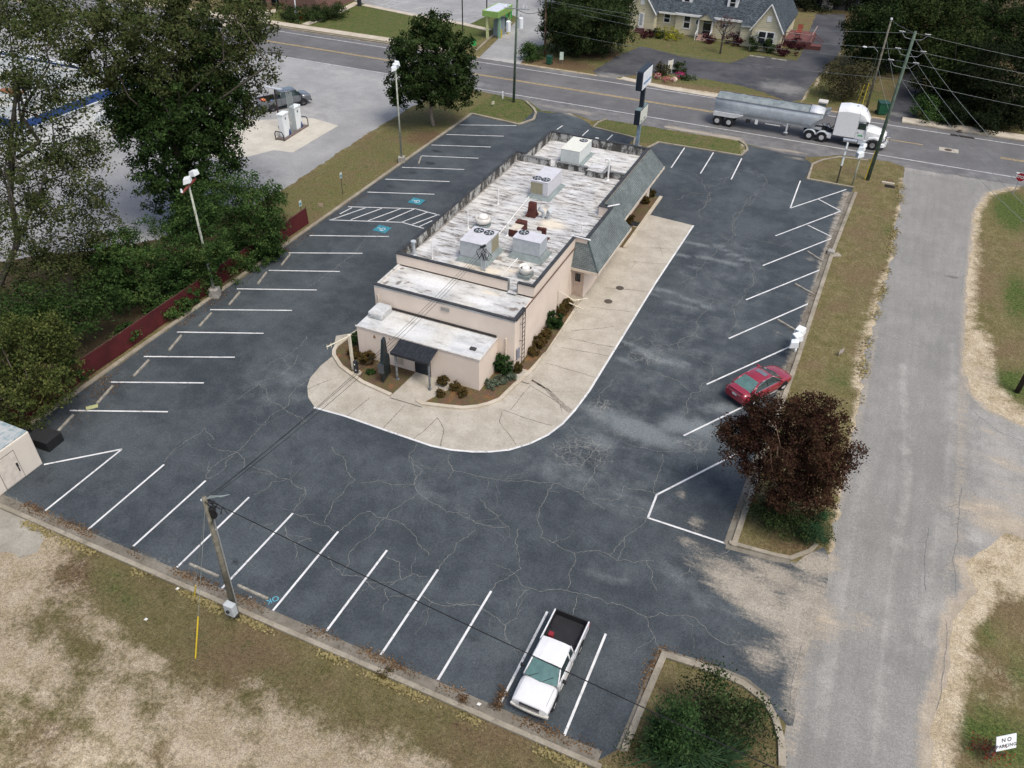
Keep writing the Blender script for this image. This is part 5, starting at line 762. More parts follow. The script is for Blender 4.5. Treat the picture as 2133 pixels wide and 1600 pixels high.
        M().box(c0+.2, s*hw-.004, .50, wsb-.2, s*hw+.012, .56).build('side_moulding', lower or CHROME, t)
        M().box(mid-.006, s*hw-.004, .45, mid+.006, s*hw+.004, hood).box(wsb-.16, s*hw-.004, .45, wsb-.148, s*hw+.004, hood).build('door_seam', BLACKP, t)
    M().box(-h+.05, -hw+.08, .60, c0-.05, hw-.08, .63).build('bed_floor', liner, t)
    M().box(-h+.03, -hw+.02, .5, -h+.09, hw-.02, bed).build('tailgate', P if crew else BLACKP, t, bevel=.015)
    M().loft([[(x, y, z) for x, z in ((h-.16, .40), (h+.01-abs(y)**2*.08, .40), (h+.03-abs(y)**2*.08, .55), (h-.16, .56))] for y in np.linspace(-hw, hw, 9)]).build('front_bumper', lower or P, t, smooth=False, bevel=.02)
    M().box(-h-.06, -hw*.9, .42, -h+.05, hw*.9, .56).build('rear_bumper', lower or CHROME, t, bevel=.02)
    M().box(h-.13, -hw*.52, .66, h-.03, hw*.52, .80).build('grille', BLACKP, t); M().box(h-.04, -hw*.5, .70, h-.005, hw*.5, .75).build('grille_bar', CHROME, t)
    for s in (1, -1): M().box(wsb+.15, s*hw*.80-.008, hood+.004, h-.2, s*hw*.80+.004, hood-.0).build('hood_seam', flat('panel_gap', (.22, .22, .22)), t)
    M().cyl((wsb+.06, -.55, zb+.03), (wsb-.2, -.1, zb+.22), .012, n=5).cyl((wsb+.06, .1, zb+.03), (wsb-.2, .5, zb+.22), .012, n=5).build('wiper', BLACKP, t)
    return t
WP = flat('white_truck_paint', (.66, .66, .665), .3, coat=.5, var=.03, dirt=(.45, .42, .37, .25))
wt = pickup('white_pickup', 'white extended cab pickup with empty black bed parked in the bottom row', (-6.52, 20.12, .015), R(-90.6), WP, L=5.05, W=1.74, cab=(-.62, .62), hood=1.0, roof=1.58, bed=.98, wb=(-1.42, 1.62), wr=.33, lower=flat('beige_bumper', (.50, .48, .43), .5))
M().box(-1.36, -.66, .64, -1.12, -.42, .86).build('fuel_can', flat('red_plastic', (.24, .02, .03), .5), None, bevel=.02)
fcan = bpy.data.objects['fuel_can']; fcan.location = (-6.52, 20.12, 0); fcan.rotation_euler = (0, 0, R(-90.6)); tag(fcan, 'red fuel can in the bed of the white pickup', 'can')
M().add([(1.7, -.25, 1.035), (2.3, -.35, 1.0), (2.3, .3, 1.0), (1.95, .25, 1.03)], [(0, 1, 2, 3)]) if False else None
GP = flat('silver_grey_paint', (.17, .185, .20), .25, metal=.5, coat=.8, var=.05)
gt = pickup('grey_pickup', 'silver grey crew cab pickup loaded with boxes standing at the fuel pumps', (-61.25, 74.7, .015), R(60.9), GP, L=5.9, W=2.0, cab=(-.75, 1.15), hood=1.22, roof=1.92, bed=1.25, wb=(-1.85, 1.85), wr=.42, crew=True, lower=BLACKP, glassm=VGL)
for (x, y, z, s, c_, lb) in ((-2.3, .35, .65, .42, (.75, .25, .12), 'orange box in the bed of the grey pickup'), (-2.45, -.45, .65, .32, (.7, .7, .7), 'white container at the tail of the grey pickup bed'), (-1.6, -.3, .65, .35, (.05, .1, .35), 'blue crate in the grey pickup bed behind the cab'), (-2.6, .75, .65, .28, (.45, .03, .03), 'small red can in the corner of the grey pickup bed')):
    o = M().box(-s/2, -s*.7, 0, s/2, s*.7, s*1.1).box(-s*.53, -s*.73, s*1.1, s*.53, s*.73, s*1.16).build('storage_box', flat('box_'+lb[:6].strip().replace(' ', '_'), c_, .6), bevel=.02); ca, sa = math.cos(R(60.9)), math.sin(R(60.9)); o.location = (-61.25+x*ca-y*sa, 74.7+x*sa+y*ca, z); o.rotation_euler = (0, 0, R(60.9)); tag(o, lb, 'box')
# ---- semi truck with dump trailer (origin under the steer axle)
tk = thing('semi_truck', 'white sleeper semi truck pulling a silver half round dump trailer under a grey tarp', 'truck', (1.06, 92.3, .03), 0)
WT = flat('truck_white', (.74, .75, .75), .3, coat=.5, var=.03); ALU = flat('brushed_aluminium', (.53, .57, .60), .5, metal=.1, var=.12, scale=1.2); DK = flat('chassis_black', (.02, .02, .022), .7); ALW = flat('pale_aluminium', (.62, .63, .64), .4, metal=.2, var=.1)
hw = 1.02
M().loft([[(x, -w_, .95), (x, -w_, z-.25), (x, -w_*.8, z-.05), (x, 0, z), (x, w_*.8, z-.05), (x, w_, z-.25), (x, w_, .95)] for x, w_, z in ((-.95, 1.0, 2.05), (-.3, 1.0, 2.0), (.3, .95, 1.88), (.8, .86, 1.76), (1.05, .74, 1.6), (1.13, .6, 1.35))]).build('hood', WT, tk, smooth=True, bevel=.02)
M().loft([[(x, -1.15, .85), (x, -1.18, 2.0), (x, -1.05, z-.15), (x, -.7, z), (x, .7, z), (x, 1.05, z-.15), (x, 1.18, 2.0), (x, 1.15, .85)] for x, z in ((-1.95, 2.75), (-1.2, 2.72), (-1.0, 2.2))]).build('cab', WT, tk, smooth=False, bevel=.03)
M().loft([[(x, -w_, z0), (x, -w_, z-.35), (x, -w_+.2, z-.05), (x, 0, z), (x, w_-.2, z-.05), (x, w_, z-.35), (x, w_, z0)] for x, w_, z, z0 in ((-4.15, 1.2, 3.75, .95), (-3.2, 1.2, 3.9, .95), (-1.96, 1.2, 3.85, .95))]).build('sleeper', WT, tk, smooth=False, bevel=.04)
M().loft([[(x, -w_, z0), (x, -w_, z-.3), (x, -w_+.25, z-.05), (x, 0, z), (x, w_-.25, z-.05), (x, w_, z-.3), (x, w_, z0)] for x, w_, z, z0 in ((-1.95, 1.19, 3.84, 2.74), (-1.45, 1.1, 3.6, 2.72), (-1.05, .98, 3.1, 2.70), (-.85, .9, 2.82, 2.66))]).build('roof_fairing', WT, tk, smooth=True, bevel=.02)
M().box(-4.2, -1.19, .95, -4.16, 1.19, 3.6).build('cab_back', DK, tk)
M().add([(-.93, -1.0, 2.05), (-.93, 1.0, 2.05), (-1.02, .9, 2.7), (-1.02, -.9, 2.7)], [(0, 1, 2, 3)]).build('windshield', VGL, tk)
for s in (1, -1):
    dr = M().box(-1.93, s*1.186-.008, .95, -1.0, s*1.186+.008, 2.05).build('door', WT, tk); M().add([(-1.88, s*1.2, 1.95), (-1.04, s*1.2, 1.95), (-1.12, s*1.17, 2.62), (-1.85, s*1.17, 2.62)], [(0, 1, 2, 3)] if s < 0 else [(3, 2, 1, 0)]).build('door_window', VGL, dr); M().box(-1.82, s*1.2-.02, 1.55, -1.65, s*1.2+.02, 1.62).build('door_handle', DK, dr)
    M().box(-1.02, s*1.25-.1, 1.75, -.9, s*1.25+.1, 2.35).build('side_mirror', DK if s > 0 else WT, tk, bevel=.03)
    M().box(-1.7, s*1.21, 1.25, -1.15, s*1.213, 1.33).build('green_logo', flat('green_logo_paint', (.12, .42, .16), .5), tk); M().box(-1.62, s*1.2135, 1.35, -1.25, s*1.216, 1.42).build('green_logo', flat('green_logo_paint', (.12, .42, .16), .5), tk)
    M().cyl((-2.95, s*1.0, .62), (-1.55, s*1.0, .62), .28, n=20).build('fuel_tank', CHROME, tk); M().box(-1.5, s*.95-.2, .4, -.7, s*.95+.2, .9).build('step', ALU, tk, bevel=.03)
    M().loft([[(x, s*.78, z), (x, s*1.15, z), (x, s*1.17, z-.15), (x, s*.78, z-.1)] for x, z in ((-.75, .85), (-.55, 1.2), (0, 1.36), (.55, 1.2), (.8, .8))]).build('fender', WT, tk)
    wheel(tk, 0, s*1.02, .51, .3, CHROME, 8, s)
    for x in (-5.16, -6.46): wheel(tk, x, s*.97, .51, .55, ALLOY, 8, s); M().loft([[(x+.62*math.cos(a), s*.72, .5+.62*math.sin(a)), (x+.62*math.cos(a), s*1.27, .5+.62*math.sin(a)), (x+.65*math.cos(a), s*1.27, .5+.65*math.sin(a)), (x+.65*math.cos(a), s*.72, .5+.65*math.sin(a))] for a in [math.pi*i/10 for i in range(1, 10)]]).build('mud_guard', ALU, tk)
    for x in (-15.08, -16.37): wheel(tk, x, s*.97, .51, .55, ALLOY, 8, s)
    M().add([(1.1, s*.5, .9), (1.0, s*.85, .95), (.85, s*.9, 1.3), (1.08, s*.6, 1.25)], [(0, 1, 2, 3)]).build('headlight', LENS, tk)
    M().loft([[(-16.9, s*.7, 1.05), (-16.9, s*1.25, 1.05), (-16.9, s*1.25, 1.5), (-16.9, s*.7, 1.5)], [(-14.6, s*.7, 1.05), (-14.6, s*1.25, 1.05), (-14.6, s*1.25, 1.48), (-14.6, s*.7, 1.48)], [(-13.7, s*.7, 1.4), (-13.7, s*1.25, 1.4), (-13.7, s*1.25, 1.46), (-13.7, s*.7, 1.46)]]).build('trailer_fender', ALW, tk)
M().box(1.0, -.75, .95, 1.16, .75, 1.5).build('grille', flat('grille_grey', (.15, .15, .16), .4), tk); M().loft([[(1.0-.25*abs(y)**3, y, .4), (1.35-.25*abs(y)**3, y, .4), (1.35-.25*abs(y)**3, y, .72), (1.0-.25*abs(y)**3, y, .75)] for y in np.linspace(-1.15, 1.15, 9)]).build('front_bumper', WT, tk)
m = M()
for z in (1.0, 1.45): m.tube([(1.15, -.95, z), (1.5, -.7, z), (1.5, .7, z), (1.15, .95, z)], .04)
for y in (-.7, 0, .7): m.cyl((1.5, y, .6), (1.5, y, 1.5), .04)
m.build('grille_guard', CHROME, tk)
M().box(-7.2, -.45, .75, .8, -.2, 1.0).box(-7.2, .2, .75, .8, .45, 1.0).box(-6.6, -.45, 1.0, -5.0, .45, 1.2).box(-4.9, -.6, .75, -4.4, .6, 1.05).build('chassis', DK, tk); M().box(-5.0, -1.15, .5, -4.25, -.65, 1.0).build('battery_box', ALW, tk, bevel=.04)
M().tube([(-4.2, 0, 1.6), (-4.5, .1, 1.2), (-4.8, -.1, 1.75), (-5.2, .1, 1.2), (-5.5, 0, 1.6)], .03).tube([(-4.2, -.3, 1.6), (-4.6, -.3, 1.15), (-5.0, -.3, 1.7), (-5.5, -.2, 1.3)], .03).build('air_hoses', DK, tk)
m = M()
for x, y in ((-1.4, -.3), (-1.4, 0), (-1.4, .3)): m.cyl((x, y, 3.6), (x, y, 3.68), .06, n=8)
m.cyl((-2.4, 0, 3.85), (-2.4, 0, 3.95), .12, n=10).build('roof_marker', CHROME, tk)
# trailer body: half round tub
def tub(x, wt_, zt_, zb_):
    return [(x, wt_*math.copysign(abs(math.cos(a))**.45, math.cos(a)), zt_-(zt_-zb_)*(-math.sin(a))**.75) for a in [-math.pi*i/14 for i in range(15)]]
M().loft([tub(-16.9, 1.25, 2.95, 1.3), tub(-14, 1.25, 2.95, 1.28), tub(-10, 1.25, 2.9, 1.26), tub(-6.6, 1.25, 2.86, 1.24), tub(-5.5, 1.22, 2.86, 2.2)]).build('trailer_tub', ALU, tk, smooth=True)
m = M(); m.loft([[(x, -1.25, z), (x, -1.32, z+.05), (x, -1.25, z+.1)] for x, z in ((-16.95, 2.93), (-5.5, 2.84))]).loft([[(x, 1.25, z), (x, 1.32, z+.05), (x, 1.25, z+.1)] for x, z in ((-16.95, 2.93), (-5.5, 2.84))]).build('top_rail', flat('rail_dark', (.10, .11, .12), .5), tk)
rnd = random.Random(2); rings = []
for i in range(42):
    x = -16.85+i*(9.9/41); k = i/41; rings.append([(x, y, 2.98-.1*k+.30*(1-(y/1.22)**2)*(.75+.25*math.sin(i*.7))*(1-.3*k)+rnd.gauss(0, .010)+(.0 if abs(y) > 1.1 else .03*math.sin(i*1.1+y*3))) for y in np.linspace(-1.22, 1.22, 11)])
tp = NT('grey_tarp'); n_ = tp.noise(1.3, 7, .75, stretch=(1.3, .6, 1)); tp.col(tp.mix(tp.rng(n_, .3, .7), (.12, .145, .15), (.25, .285, .285))); tp.bump(tp.noise(2.2, 5, .7), .7, .08); TARP = tp.set(.6)
M().add([p for q in rings for p in q], [(j*11+i, j*11+i+1, (j+1)*11+i+1, (j+1)*11+i) for j in range(41) for i in range(10)]).build('tarp', TARP, tk, smooth=True)
M().loft([[(x, w_*math.cos(math.pi*i/10)*1.2, 2.85+z*math.sin(math.pi*i/10)) for i in range(11)] for x, w_, z in ((-6.95, 1, .40), (-6.2, .98, .38), (-5.6, .9, .25))]).build('wind_deflector', ALW, tk, smooth=True)
m = M()
for s in (1, -1): m.add([(-7.2, s*1.0, 1.4), (-5.5, s*1.22, 2.9), (-4.95, s*1.2, 3.0), (-6.3, s*1.0, 1.3)], [(0, 1, 2, 3)])
m.add([(-6.3, -1.0, 1.3), (-6.3, 1.0, 1.3), (-4.95, 1.2, 3.0), (-4.95, -1.2, 3.0)], [(0, 1, 2, 3)]).build('front_bulkhead', flat('grey_bulkhead', (.30, .32, .34), .5, metal=.3), tk)
M().box(-16.9, -.5, 1.02, -5.4, -.35, 1.26).box(-16.9, .35, 1.02, -5.4, .5, 1.26).build('trailer_frame', ALW, tk)
M().cyl((-8.9, -1.0, .35), (-8.9, -1.0, 1.3), .1, n=8).cyl((-8.9, 1.0, .35), (-8.9, 1.0, 1.3), .1, n=8).cyl((-8.9, -1.0, .9), (-9.6, -.6, 1.2), .04).box(-9.1, -1.15, .3, -8.7, -.85, .36).build('landing_gear', ALW, tk)
M().box(-12.3, -1.15, .75, -12.0, -1.1, 1.25).box(-11.2, -1.15, .95, -9.6, -1.13, 1.02).build('placard', flat('placard_white', (.7, .7, .68), .5), tk); M().cyl((-12.9, -1.0, 1.0), (-12.3, -1.0, 1.0), .0001).box(-13.3, -1.15, .75, -12.8, -1.05, 1.15).build('hose_reel', DK, tk)
M().box(-7.6, -1.22, 2.35, -7.25, -1.19, 2.5).build('number_sticker', DK, tk)
# ================================================================ VEGETATION
def leafmat(name, cols, nscale=.45, rough=.6, trans=.15, dark=.5):
    t = NT(name); cr = t.n('ShaderNodeValToRGB'); el = cr.color_ramp.elements
    while len(el) < len(cols): el.new(.5)
    for i, c in enumerate(cols): el[i].position = i/(len(cols)-1); el[i].color = (*c, 1)
    n = t.noise(nscale, 4, .65); f = t.math('ADD', t.math('MULTIPLY', t.g.outputs['Random Per Island'], .62), t.math('MULTIPLY', t.math('SUBTRACT', n, .31), 1.1))
    t.put(cr.inputs[0], f); t.col(cr.outputs[0]); t.set(.85, spec=.04)
    return t.m
def leaves(rs, C_, outd, n, sd, size, aspect=.5, up=.5, flat_=.75):
    """n leaves round each clump centre; returns verts (4 per leaf)"""
    k = len(C_)*n; c = np.repeat(C_, n, 0)+rs.normal(size=(k, 3))*sd*np.array([1, 1, flat_]); o = np.repeat(outd, n, 0)
    nr = o*.6+rs.normal(size=(k, 3))*.75+np.array([0, 0, up]); nr /= np.linalg.norm(nr, axis=1, keepdims=True)
    t = np.cross(nr, rs.normal(size=(k, 3))); t /= np.linalg.norm(t, axis=1, keepdims=True)+1e-9; b = np.cross(nr, t)
    s = size*rs.uniform(.6, 1.35, (k, 1)); t = t*s; b = b*s*aspect
    return np.stack([c-t, c-b+nr*s*.08, c+t, c+b+nr*s*.08], 1).reshape(-1, 3)
def quadmesh(name, V, mat):
    V = np.ascontiguousarray(V, dtype=np.float32); n = len(V)//4; me = bpy.data.meshes.new(name); me.vertices.add(len(V)); me.vertices.foreach_set('co', V.ravel())
    me.loops.add(n*4); me.loops.foreach_set('vertex_index', np.arange(n*4, dtype=np.int32)); me.polygons.add(n); me.polygons.foreach_set('loop_start', np.arange(0, n*4, 4, dtype=np.int32)); me.polygons.foreach_set('loop_total', np.full(n, 4, dtype=np.int32)); me.update(calc_edges=True); me.materials.append(mat)
    return me
def clumps(rs, ells, dens, inner=.3, zmin=.15):
    C_, O_ = [], []
    for e in ells:
        x, y, z, a, b, c = e[:6]; wt_ = e[6] if len(e) > 6 else 1.; n = max(4, int(dens*wt_*(a*b*c)**(2/3.)*4))
        d = rs.normal(size=(n, 3)); d /= np.linalg.norm(d, axis=1, keepdims=True); r_ = np.where(rs.uniform(size=n) < inner, rs.uniform(.15, .75, n), rs.uniform(.72, 1.12, n))[:, None]
        p = np.array([x, y, z])+d*r_*np.array([a, b, c]); ok = p[:, 2] > zmin; C_.append(p[ok]); O_.append(d[ok])
    return np.concatenate(C_), np.concatenate(O_)
def limb(m, a, b, r0, r1, rnd, k=4, wob=.06):
    a, b = Vector(a), Vector(b); L = (b-a).length; pts = [a]+[a.lerp(b, i/k)+Vector((rnd.gauss(0, 1), rnd.gauss(0, 1), rnd.gauss(0, .5)))*L*wob for i in range(1, k)]+[b]
    for i in range(k): m.cyl(pts[i], pts[i+1], r0+(r1-r0)*i/k, r0+(r1-r0)*(i+1)/k, 7, caps=False)
    return pts
BARK = flat('grey_brown_bark', (.10, .085, .065), .95, var=.4, scale=4); BARKL = flat('pale_bark', (.24, .20, .16), .9, var=.3, scale=4)
def tree(name, label, cat, base, ells, mat, seed=1, dens=3., n=40, sd=.35, size=.12, trunk=.2, bark=BARK, group=None, stems=1, nbr=14, inner=.3, up=.5, part='crown', extra=None, aspect=.5, fork=None, limbs=()):
    rs = np.random.RandomState(seed); rnd = random.Random(seed); t = thing(name, label, cat, (base[0], base[1], 0), 0, group)
    C_, O_ = clumps(rs, ells, dens, inner); me = quadmesh(part, leaves(rs, C_, O_, n, sd, size, aspect, up), mat); o = bpy.data.objects.new(part, me); col.objects.link(o); o.parent = t; KIDS.setdefault(t.name, []).append(o)
    if trunk:
        m = M(); cz = np.mean([e[2] for e in ells]); cx = np.mean([e[0] for e in ells]); cy_ = np.mean([e[1] for e in ells]); zs = min(e[2]-e[5]*.6 for e in ells); zs = max(.6, zs)
        for s_ in range(stems):
            f = ((fork[0]-base[0], fork[1]-base[1], fork[2]) if fork else (cx*.6, cy_*.6, cz)); off = (rnd.uniform(-.35, .35)*(stems > 1), rnd.uniform(-.35, .35)*(stems > 1), 0)
            pts = limb(m, off, (f[0]+off[0]*3, f[1]+off[1]*3, f[2]), trunk, trunk*.45, rnd, 5, .03)
            for q in range(nbr//stems):
                i = rs.randint(len(C_)); a = pts[rnd.randint(2, 5)]; limb(m, a, C_[i], trunk*.32, .02, rnd, 3, .08)
        for la, lb_, lr in limbs: limb(m, (la[0]-base[0], la[1]-base[1], la[2]), (lb_[0]-base[0], lb_[1]-base[1], lb_[2]), lr, lr*.25, rnd, 6, .05)
        m.build('trunk', bark, t, smooth=True)
    if extra:
        for (nm, el_, mt, kw) in extra:
            C2, O2 = clumps(rs, el_, kw.get('dens', dens), kw.get('inner', .3)); me = quadmesh(nm, leaves(rs, C2, O2, kw.get('n', n), kw.get('sd', sd), kw.get('size', size), kw.get('aspect', .5), .5), mt); o = bpy.data.objects.new(nm, me); col.objects.link(o); o.parent = t; KIDS.setdefault(t.name, []).append(o)
    return t
MAG = leafmat('magnolia_leaves', [(.006, .012, .004), (.014, .026, .008), (.028, .048, .014), (.065, .09, .032)])
OAK = leafmat('dark_evergreen_leaves', [(.008, .014, .006), (.018, .030, .010), (.034, .052, .018), (.055, .075, .028)])
OLV = leafmat('olive_autumn_leaves', [(.014, .022, .007), (.032, .045, .014), (.055, .070, .025), (.095, .085, .036)])
IVY = leafmat('ivy_leaves', [(.007, .014, .005), (.015, .030, .009), (.030, .056, .015), (.06, .10, .028)])
BUSH = leafmat('bush_leaves', [(.008, .018, .006), (.020, .044, .012), (.042, .08, .022), (.10, .135, .04)])
RED = leafmat('dark_red_leaves', [(.009, .006, .005), (.025, .012, .009), (.043, .019, .014), (.046, .032, .016), (.078, .027, .019)])
YEL = leafmat('yellow_green_leaves', [(.10, .11, .012), (.22, .22, .02), (.33, .30, .04)])
BOX = leafmat('boxwood_leaves', [(.010, .022, .008), (.022, .046, .014), (.04, .075, .022)])
BRZ = leafmat('bronze_green_leaves', [(.022, .022, .008), (.05, .045, .014), (.09, .052, .02), (.05, .06, .018)])
SAGE = leafmat('sage_leaves', [(.06, .075, .05), (.10, .125, .085), (.14, .17, .12)])
MAR = leafmat('maroon_leaves', [(.02, .008, .010), (.045, .014, .018), (.07, .02, .025)])
BRW = leafmat('brown_twiggy_leaves', [(.03, .028, .014), (.055, .052, .024), (.09, .08, .04)])
tree('magnolia_tree', 'rounded dark green magnolia on the grass verge beside the north parking row', 'tree', (-43.15,76.93), [(0.02,0.01,6.47,4,4,3.89), (-1.74,-0.98,4.37,2.61,2.61,1.85), (2.07,1.16,4.47,2.29,2.29,2.18), (0.15,0.08,9.94,1.93,1.93,1.82), (-2.31,-1.29,7.7,1.83,1.83,1.83), (2.57,1.44,7.66,1.51,1.51,1.94), (-3.21,-1.8,3.28,1.09,1.09,0.98)], MAG, 3, 4.2, 64, .24, .14, .2, BARKL, stems=2, nbr=8)
tree('crape_myrtle', 'dark red leaved tree on the kerbed island beside the side road', 'tree', (1.28,33.95), [(-0.69,0.03,4.88,2.45,2.45,1.85), (-2.53,0.1,4.28,1.56,1.56,1.35), (1.07,-0.04,5.61,1.73,1.73,1.58), (-0.11,0,2.24,1.93,1.93,0.96), (0.2,-0.01,7.13,1.2,1.2,1), (-1.88,0.07,6.49,1.16,1.16,0.96), (-3.32,0.12,5.12,0.87,0.87,0.82), (1.11,-0.04,3.32,1.53,1.53,0.95), (-0.9,0.03,7.39,0.75,0.75,0.55)], RED, 5, 9, 90, .17, .066, .09, flat('pinkish_bark', (.34, .22, .16), .8), stems=3, nbr=18, inner=.4)
tree('evergreen_shrub', 'dark spreading shrub beneath the dark red tree', 'shrub', (1.29,33.12), [(-0.26,0.01,0.98,1.21,1.21,1.08), (0.57,-0.02,0.84,1.08,1.08,0.92), (-0.96,0.04,0.93,0.7,0.7,0.81)], OAK, 6, 9, 60, .2, .055, 0)
tree('evergreen_shrub', 'bright green rounded shrub at the road side of the dark red tree', 'shrub', (3.19,33.44), [(-0.16,0.01,0.65,0.93,0.93,1.14), (-0.21,0.02,-0.5,0.78,0.78,0.66)], leafmat('mid_green_leaves', [(.010, .026, .012), (.022, .052, .024), (.045, .085, .035)]), 7, 12, 80, .14, .05, 0, up=1.)
# the big ivy-clad tree and the loose trees on the left
tree('ivy_covered_tree', 'huge dark ivy covered tree between the gas station and the parking lot', 'tree', (-50.96,46.69), [(0.8,0.87,14.11,5.05,5.05,4), (3.65,3.99,14.23,4.01,4.01,4.01), (-1.37,-1.5,13.38,3.38,3.38,2.62), (5.18,5.66,12.75,2.21,2.21,3.4), (-1.44,-1.57,16.1,4.6,4.6,2.93), (2.89,3.16,17.24,6.26,6.26,2.5), (-4.04,-4.41,16.43,3.77,3.77,2.09), (4.74,5.17,9.03,1.73,1.73,2.16), (6,6.55,15.51,1.69,1.69,1.69)], OLV, 11, 1.65, 60, .30, .125, .42, BARK, nbr=22, inner=.35, fork=(-49.46,48.33,12.58),
     extra=[('ivy', [(0.32,0.34,2.13,2.84,2.84,2.66), (0.55,0.6,5.46,4.02,4.02,2.71), (0.87,0.95,8.39,4.82,4.82,2.58), (1.38,1.5,10.96,4.6,4.6,2.56), (-0.48,-0.52,10.54,2.82,2.82,2.56), (3.22,3.51,10.07,2.14,2.14,3.43), (2.87,3.14,13.81,1.9,1.9,3.59), (-1.54,-1.68,9.8,1.71,1.71,1.88), (2.96,3.23,6.17,1.39,1.39,2.61)], IVY, dict(dens=3.4, n=60, sd=.27, size=.13))])
tree('thin_leaning_tree', 'tall thin leaved tree with forked bare limbs at the left edge', 'tree', (-50.24,28.57), [(2.32,4.08,12.65,3.42,3.42,2.16), (3.63,6.38,11.11,2.92,2.92,2.19), (2.01,3.53,8.94,4.05,4.05,2.21), (3.45,6.06,7.82,2.68,2.68,1.64), (2.82,4.96,16.58,2.48,2.48,2.48), (3.79,6.66,15.08,2.15,2.15,2.15), (1.41,2.47,5.11,3.39,3.39,2.26), (2.54,4.46,3.63,2.67,2.67,1.72), (3.45,6.07,5.67,1.51,1.51,1.13), (3.72,6.55,19.85,3.86,3.86,1.75), (4.31,7.57,11.77,1.46,1.46,0.73)], OLV, 13, 2.2, 60, .30, .10, .24, flat('dark_grey_bark', (.065, .058, .048), .95, var=.4), nbr=9, inner=.5, fork=(-47.45,33.48,16.02), limbs=[((-48.12,32.29,11.81), (-46.36,35.39,17.92), .14), ((-48.67,31.33,8.84), (-46.61,34.94,11.11), .07), ((-48.94,30.85,7.3), (-46.65,34.88,7.75), .06), ((-49.17,30.44,6.04), (-47.42,33.53,3.44), .06), ((-46.4,35.32,17.65), (-45.29,37.27,19.26), .06), ((-47.35,33.65,14.53), (-45.79,36.4,14.83), .06)])
tree('leafy_tree', 'dense mottled yellow green tree behind the white shed', 'tree', (-41.86,22.36), [(0.69,1.29,3.33,2.69,2.69,2.62), (0.45,0.84,5.26,1.93,1.93,1.93), (1.37,2.57,3.75,1.37,1.37,1.37), (0.14,0.27,1.35,2,2,1.47), (1.38,2.58,5.46,1.29,1.29,0.97)], leafmat('mottled_leaves', [(.012, .020, .006), (.035, .050, .014), (.07, .085, .024), (.13, .13, .04)]), 17, 4.6, 60, .22, .09, .2, nbr=12)
tree('thicket', 'loose dark thicket between the thin leaning tree and the mottled tree', 'thicket', (-45.19,28.46), [(0.16,0.26,2.96,2.87,2.87,1.58), (1.26,2,3,2.15,2.15,1.44), (-0.41,-0.65,4.06,2.49,2.49,1.42), (2,3.17,3.66,1.43,1.43,1.29)], IVY, 19, 3.0, 60, .28, .10, .1, nbr=10, inner=.4)
for sd_, lb, bs, el_ in ((21, 'vine covered bush nearest the grass verge at the end of the red fence', (-42.31,44.38), [(0.39,0.37,4.1,2.94,2.94,2.46), (1.59,1.51,4.27,1.35,1.35,1.99), (-0.23,-0.22,6.19,1.81,1.81,1.57), (-0.05,-0.05,1.72,2.82,2.82,1.78), (1.35,1.29,2.26,1.45,1.45,1.45)]), (22, 'vine covered bush behind the leaning lamp post', (-43.06,39.1), [(0.5,0.55,4.29,2.66,2.66,2.36), (0.95,1.04,1.77,2.17,2.17,1.78), (-0.54,-0.6,1.83,2.32,2.32,1.93), (1.13,1.24,6.39,1.88,1.88,1.5)]),
                         (23, 'vine covered bush left of the lamp post overhanging the red fence', (-44.66,35.34), [(0.63,0.79,4.1,2.47,2.47,2.17), (0.81,1.02,1.28,2.14,2.14,1.53), (-0.37,-0.47,2.18,1.97,1.97,1.75), (-0.3,-0.38,4.46,1.72,1.72,1.64)]), (24, 'low dark bush at the far left of the overgrown fence', (-47.15,34.15), [(0.27,0.37,2.29,1.7,1.7,1.7), (0.21,0.29,3.67,1.38,1.38,1.15)])):
    tree('vine_bush', lb, 'bush', bs, el_, BUSH if sd_ < 24 else IVY, sd_, 4.4, 66, .21, .09, 0, group='overgrown bushes along the red fence')
for sd_, lb, p_, e_ in ((31, 'small vine spilling over the middle of the red fence', (-42.57,35.27), [(0.18,0.22,0.54,1.28,1.28,0.68), (-0.49,-0.59,0.21,0.75,0.75,0.53)]), (35, 'broad vine draped over the red fence beside the leaning lamp post', (-41.92,37.53), [(-0.23,-0.26,0.74,1.14,1.14,0.68)]), (36, 'vine hanging on the far part of the red fence', (-41.92,43.89), [(0.04,0.04,0.34,1.62,1.62,0.81), (-0.84,-0.8,-0.32,1.06,1.06,0.65), (1.19,1.13,0.93,0.97,0.97,0.8)]), (37, 'vine tangle over the red fence left of the lamp post', (-41.96,35.92), [(0.08,0.09,0.54,0.9,0.9,0.6), (-0.54,-0.63,0.3,0.75,0.75,0.53)]), (32, 'thin vine on top of the red fence left of the middle one', (-42.57,31.45), [(0.11,0.15,0.74,0.87,0.87,0.44), (-0.15,-0.2,0.48,0.51,0.51,0.36)]), (33, 'dark vine clump on the red fence next to the mottled tree', (-42.11,26.99), [(0.04,0.06,0.75,0.77,0.77,0.63), (-0.18,-0.29,1.29,0.55,0.55,0.49)]), (34, 'vine climbing the lower half of the leaning lamp post', (-40.97,38.73), [(-0.01,-0.01,1.97,0.45,0.45,0.83), (0,0,3.55,0.37,0.37,0.97)])):
    tree('vine', lb, 'vine', p_, e_, BUSH, sd_, 16, 44, .12, .085, 0)
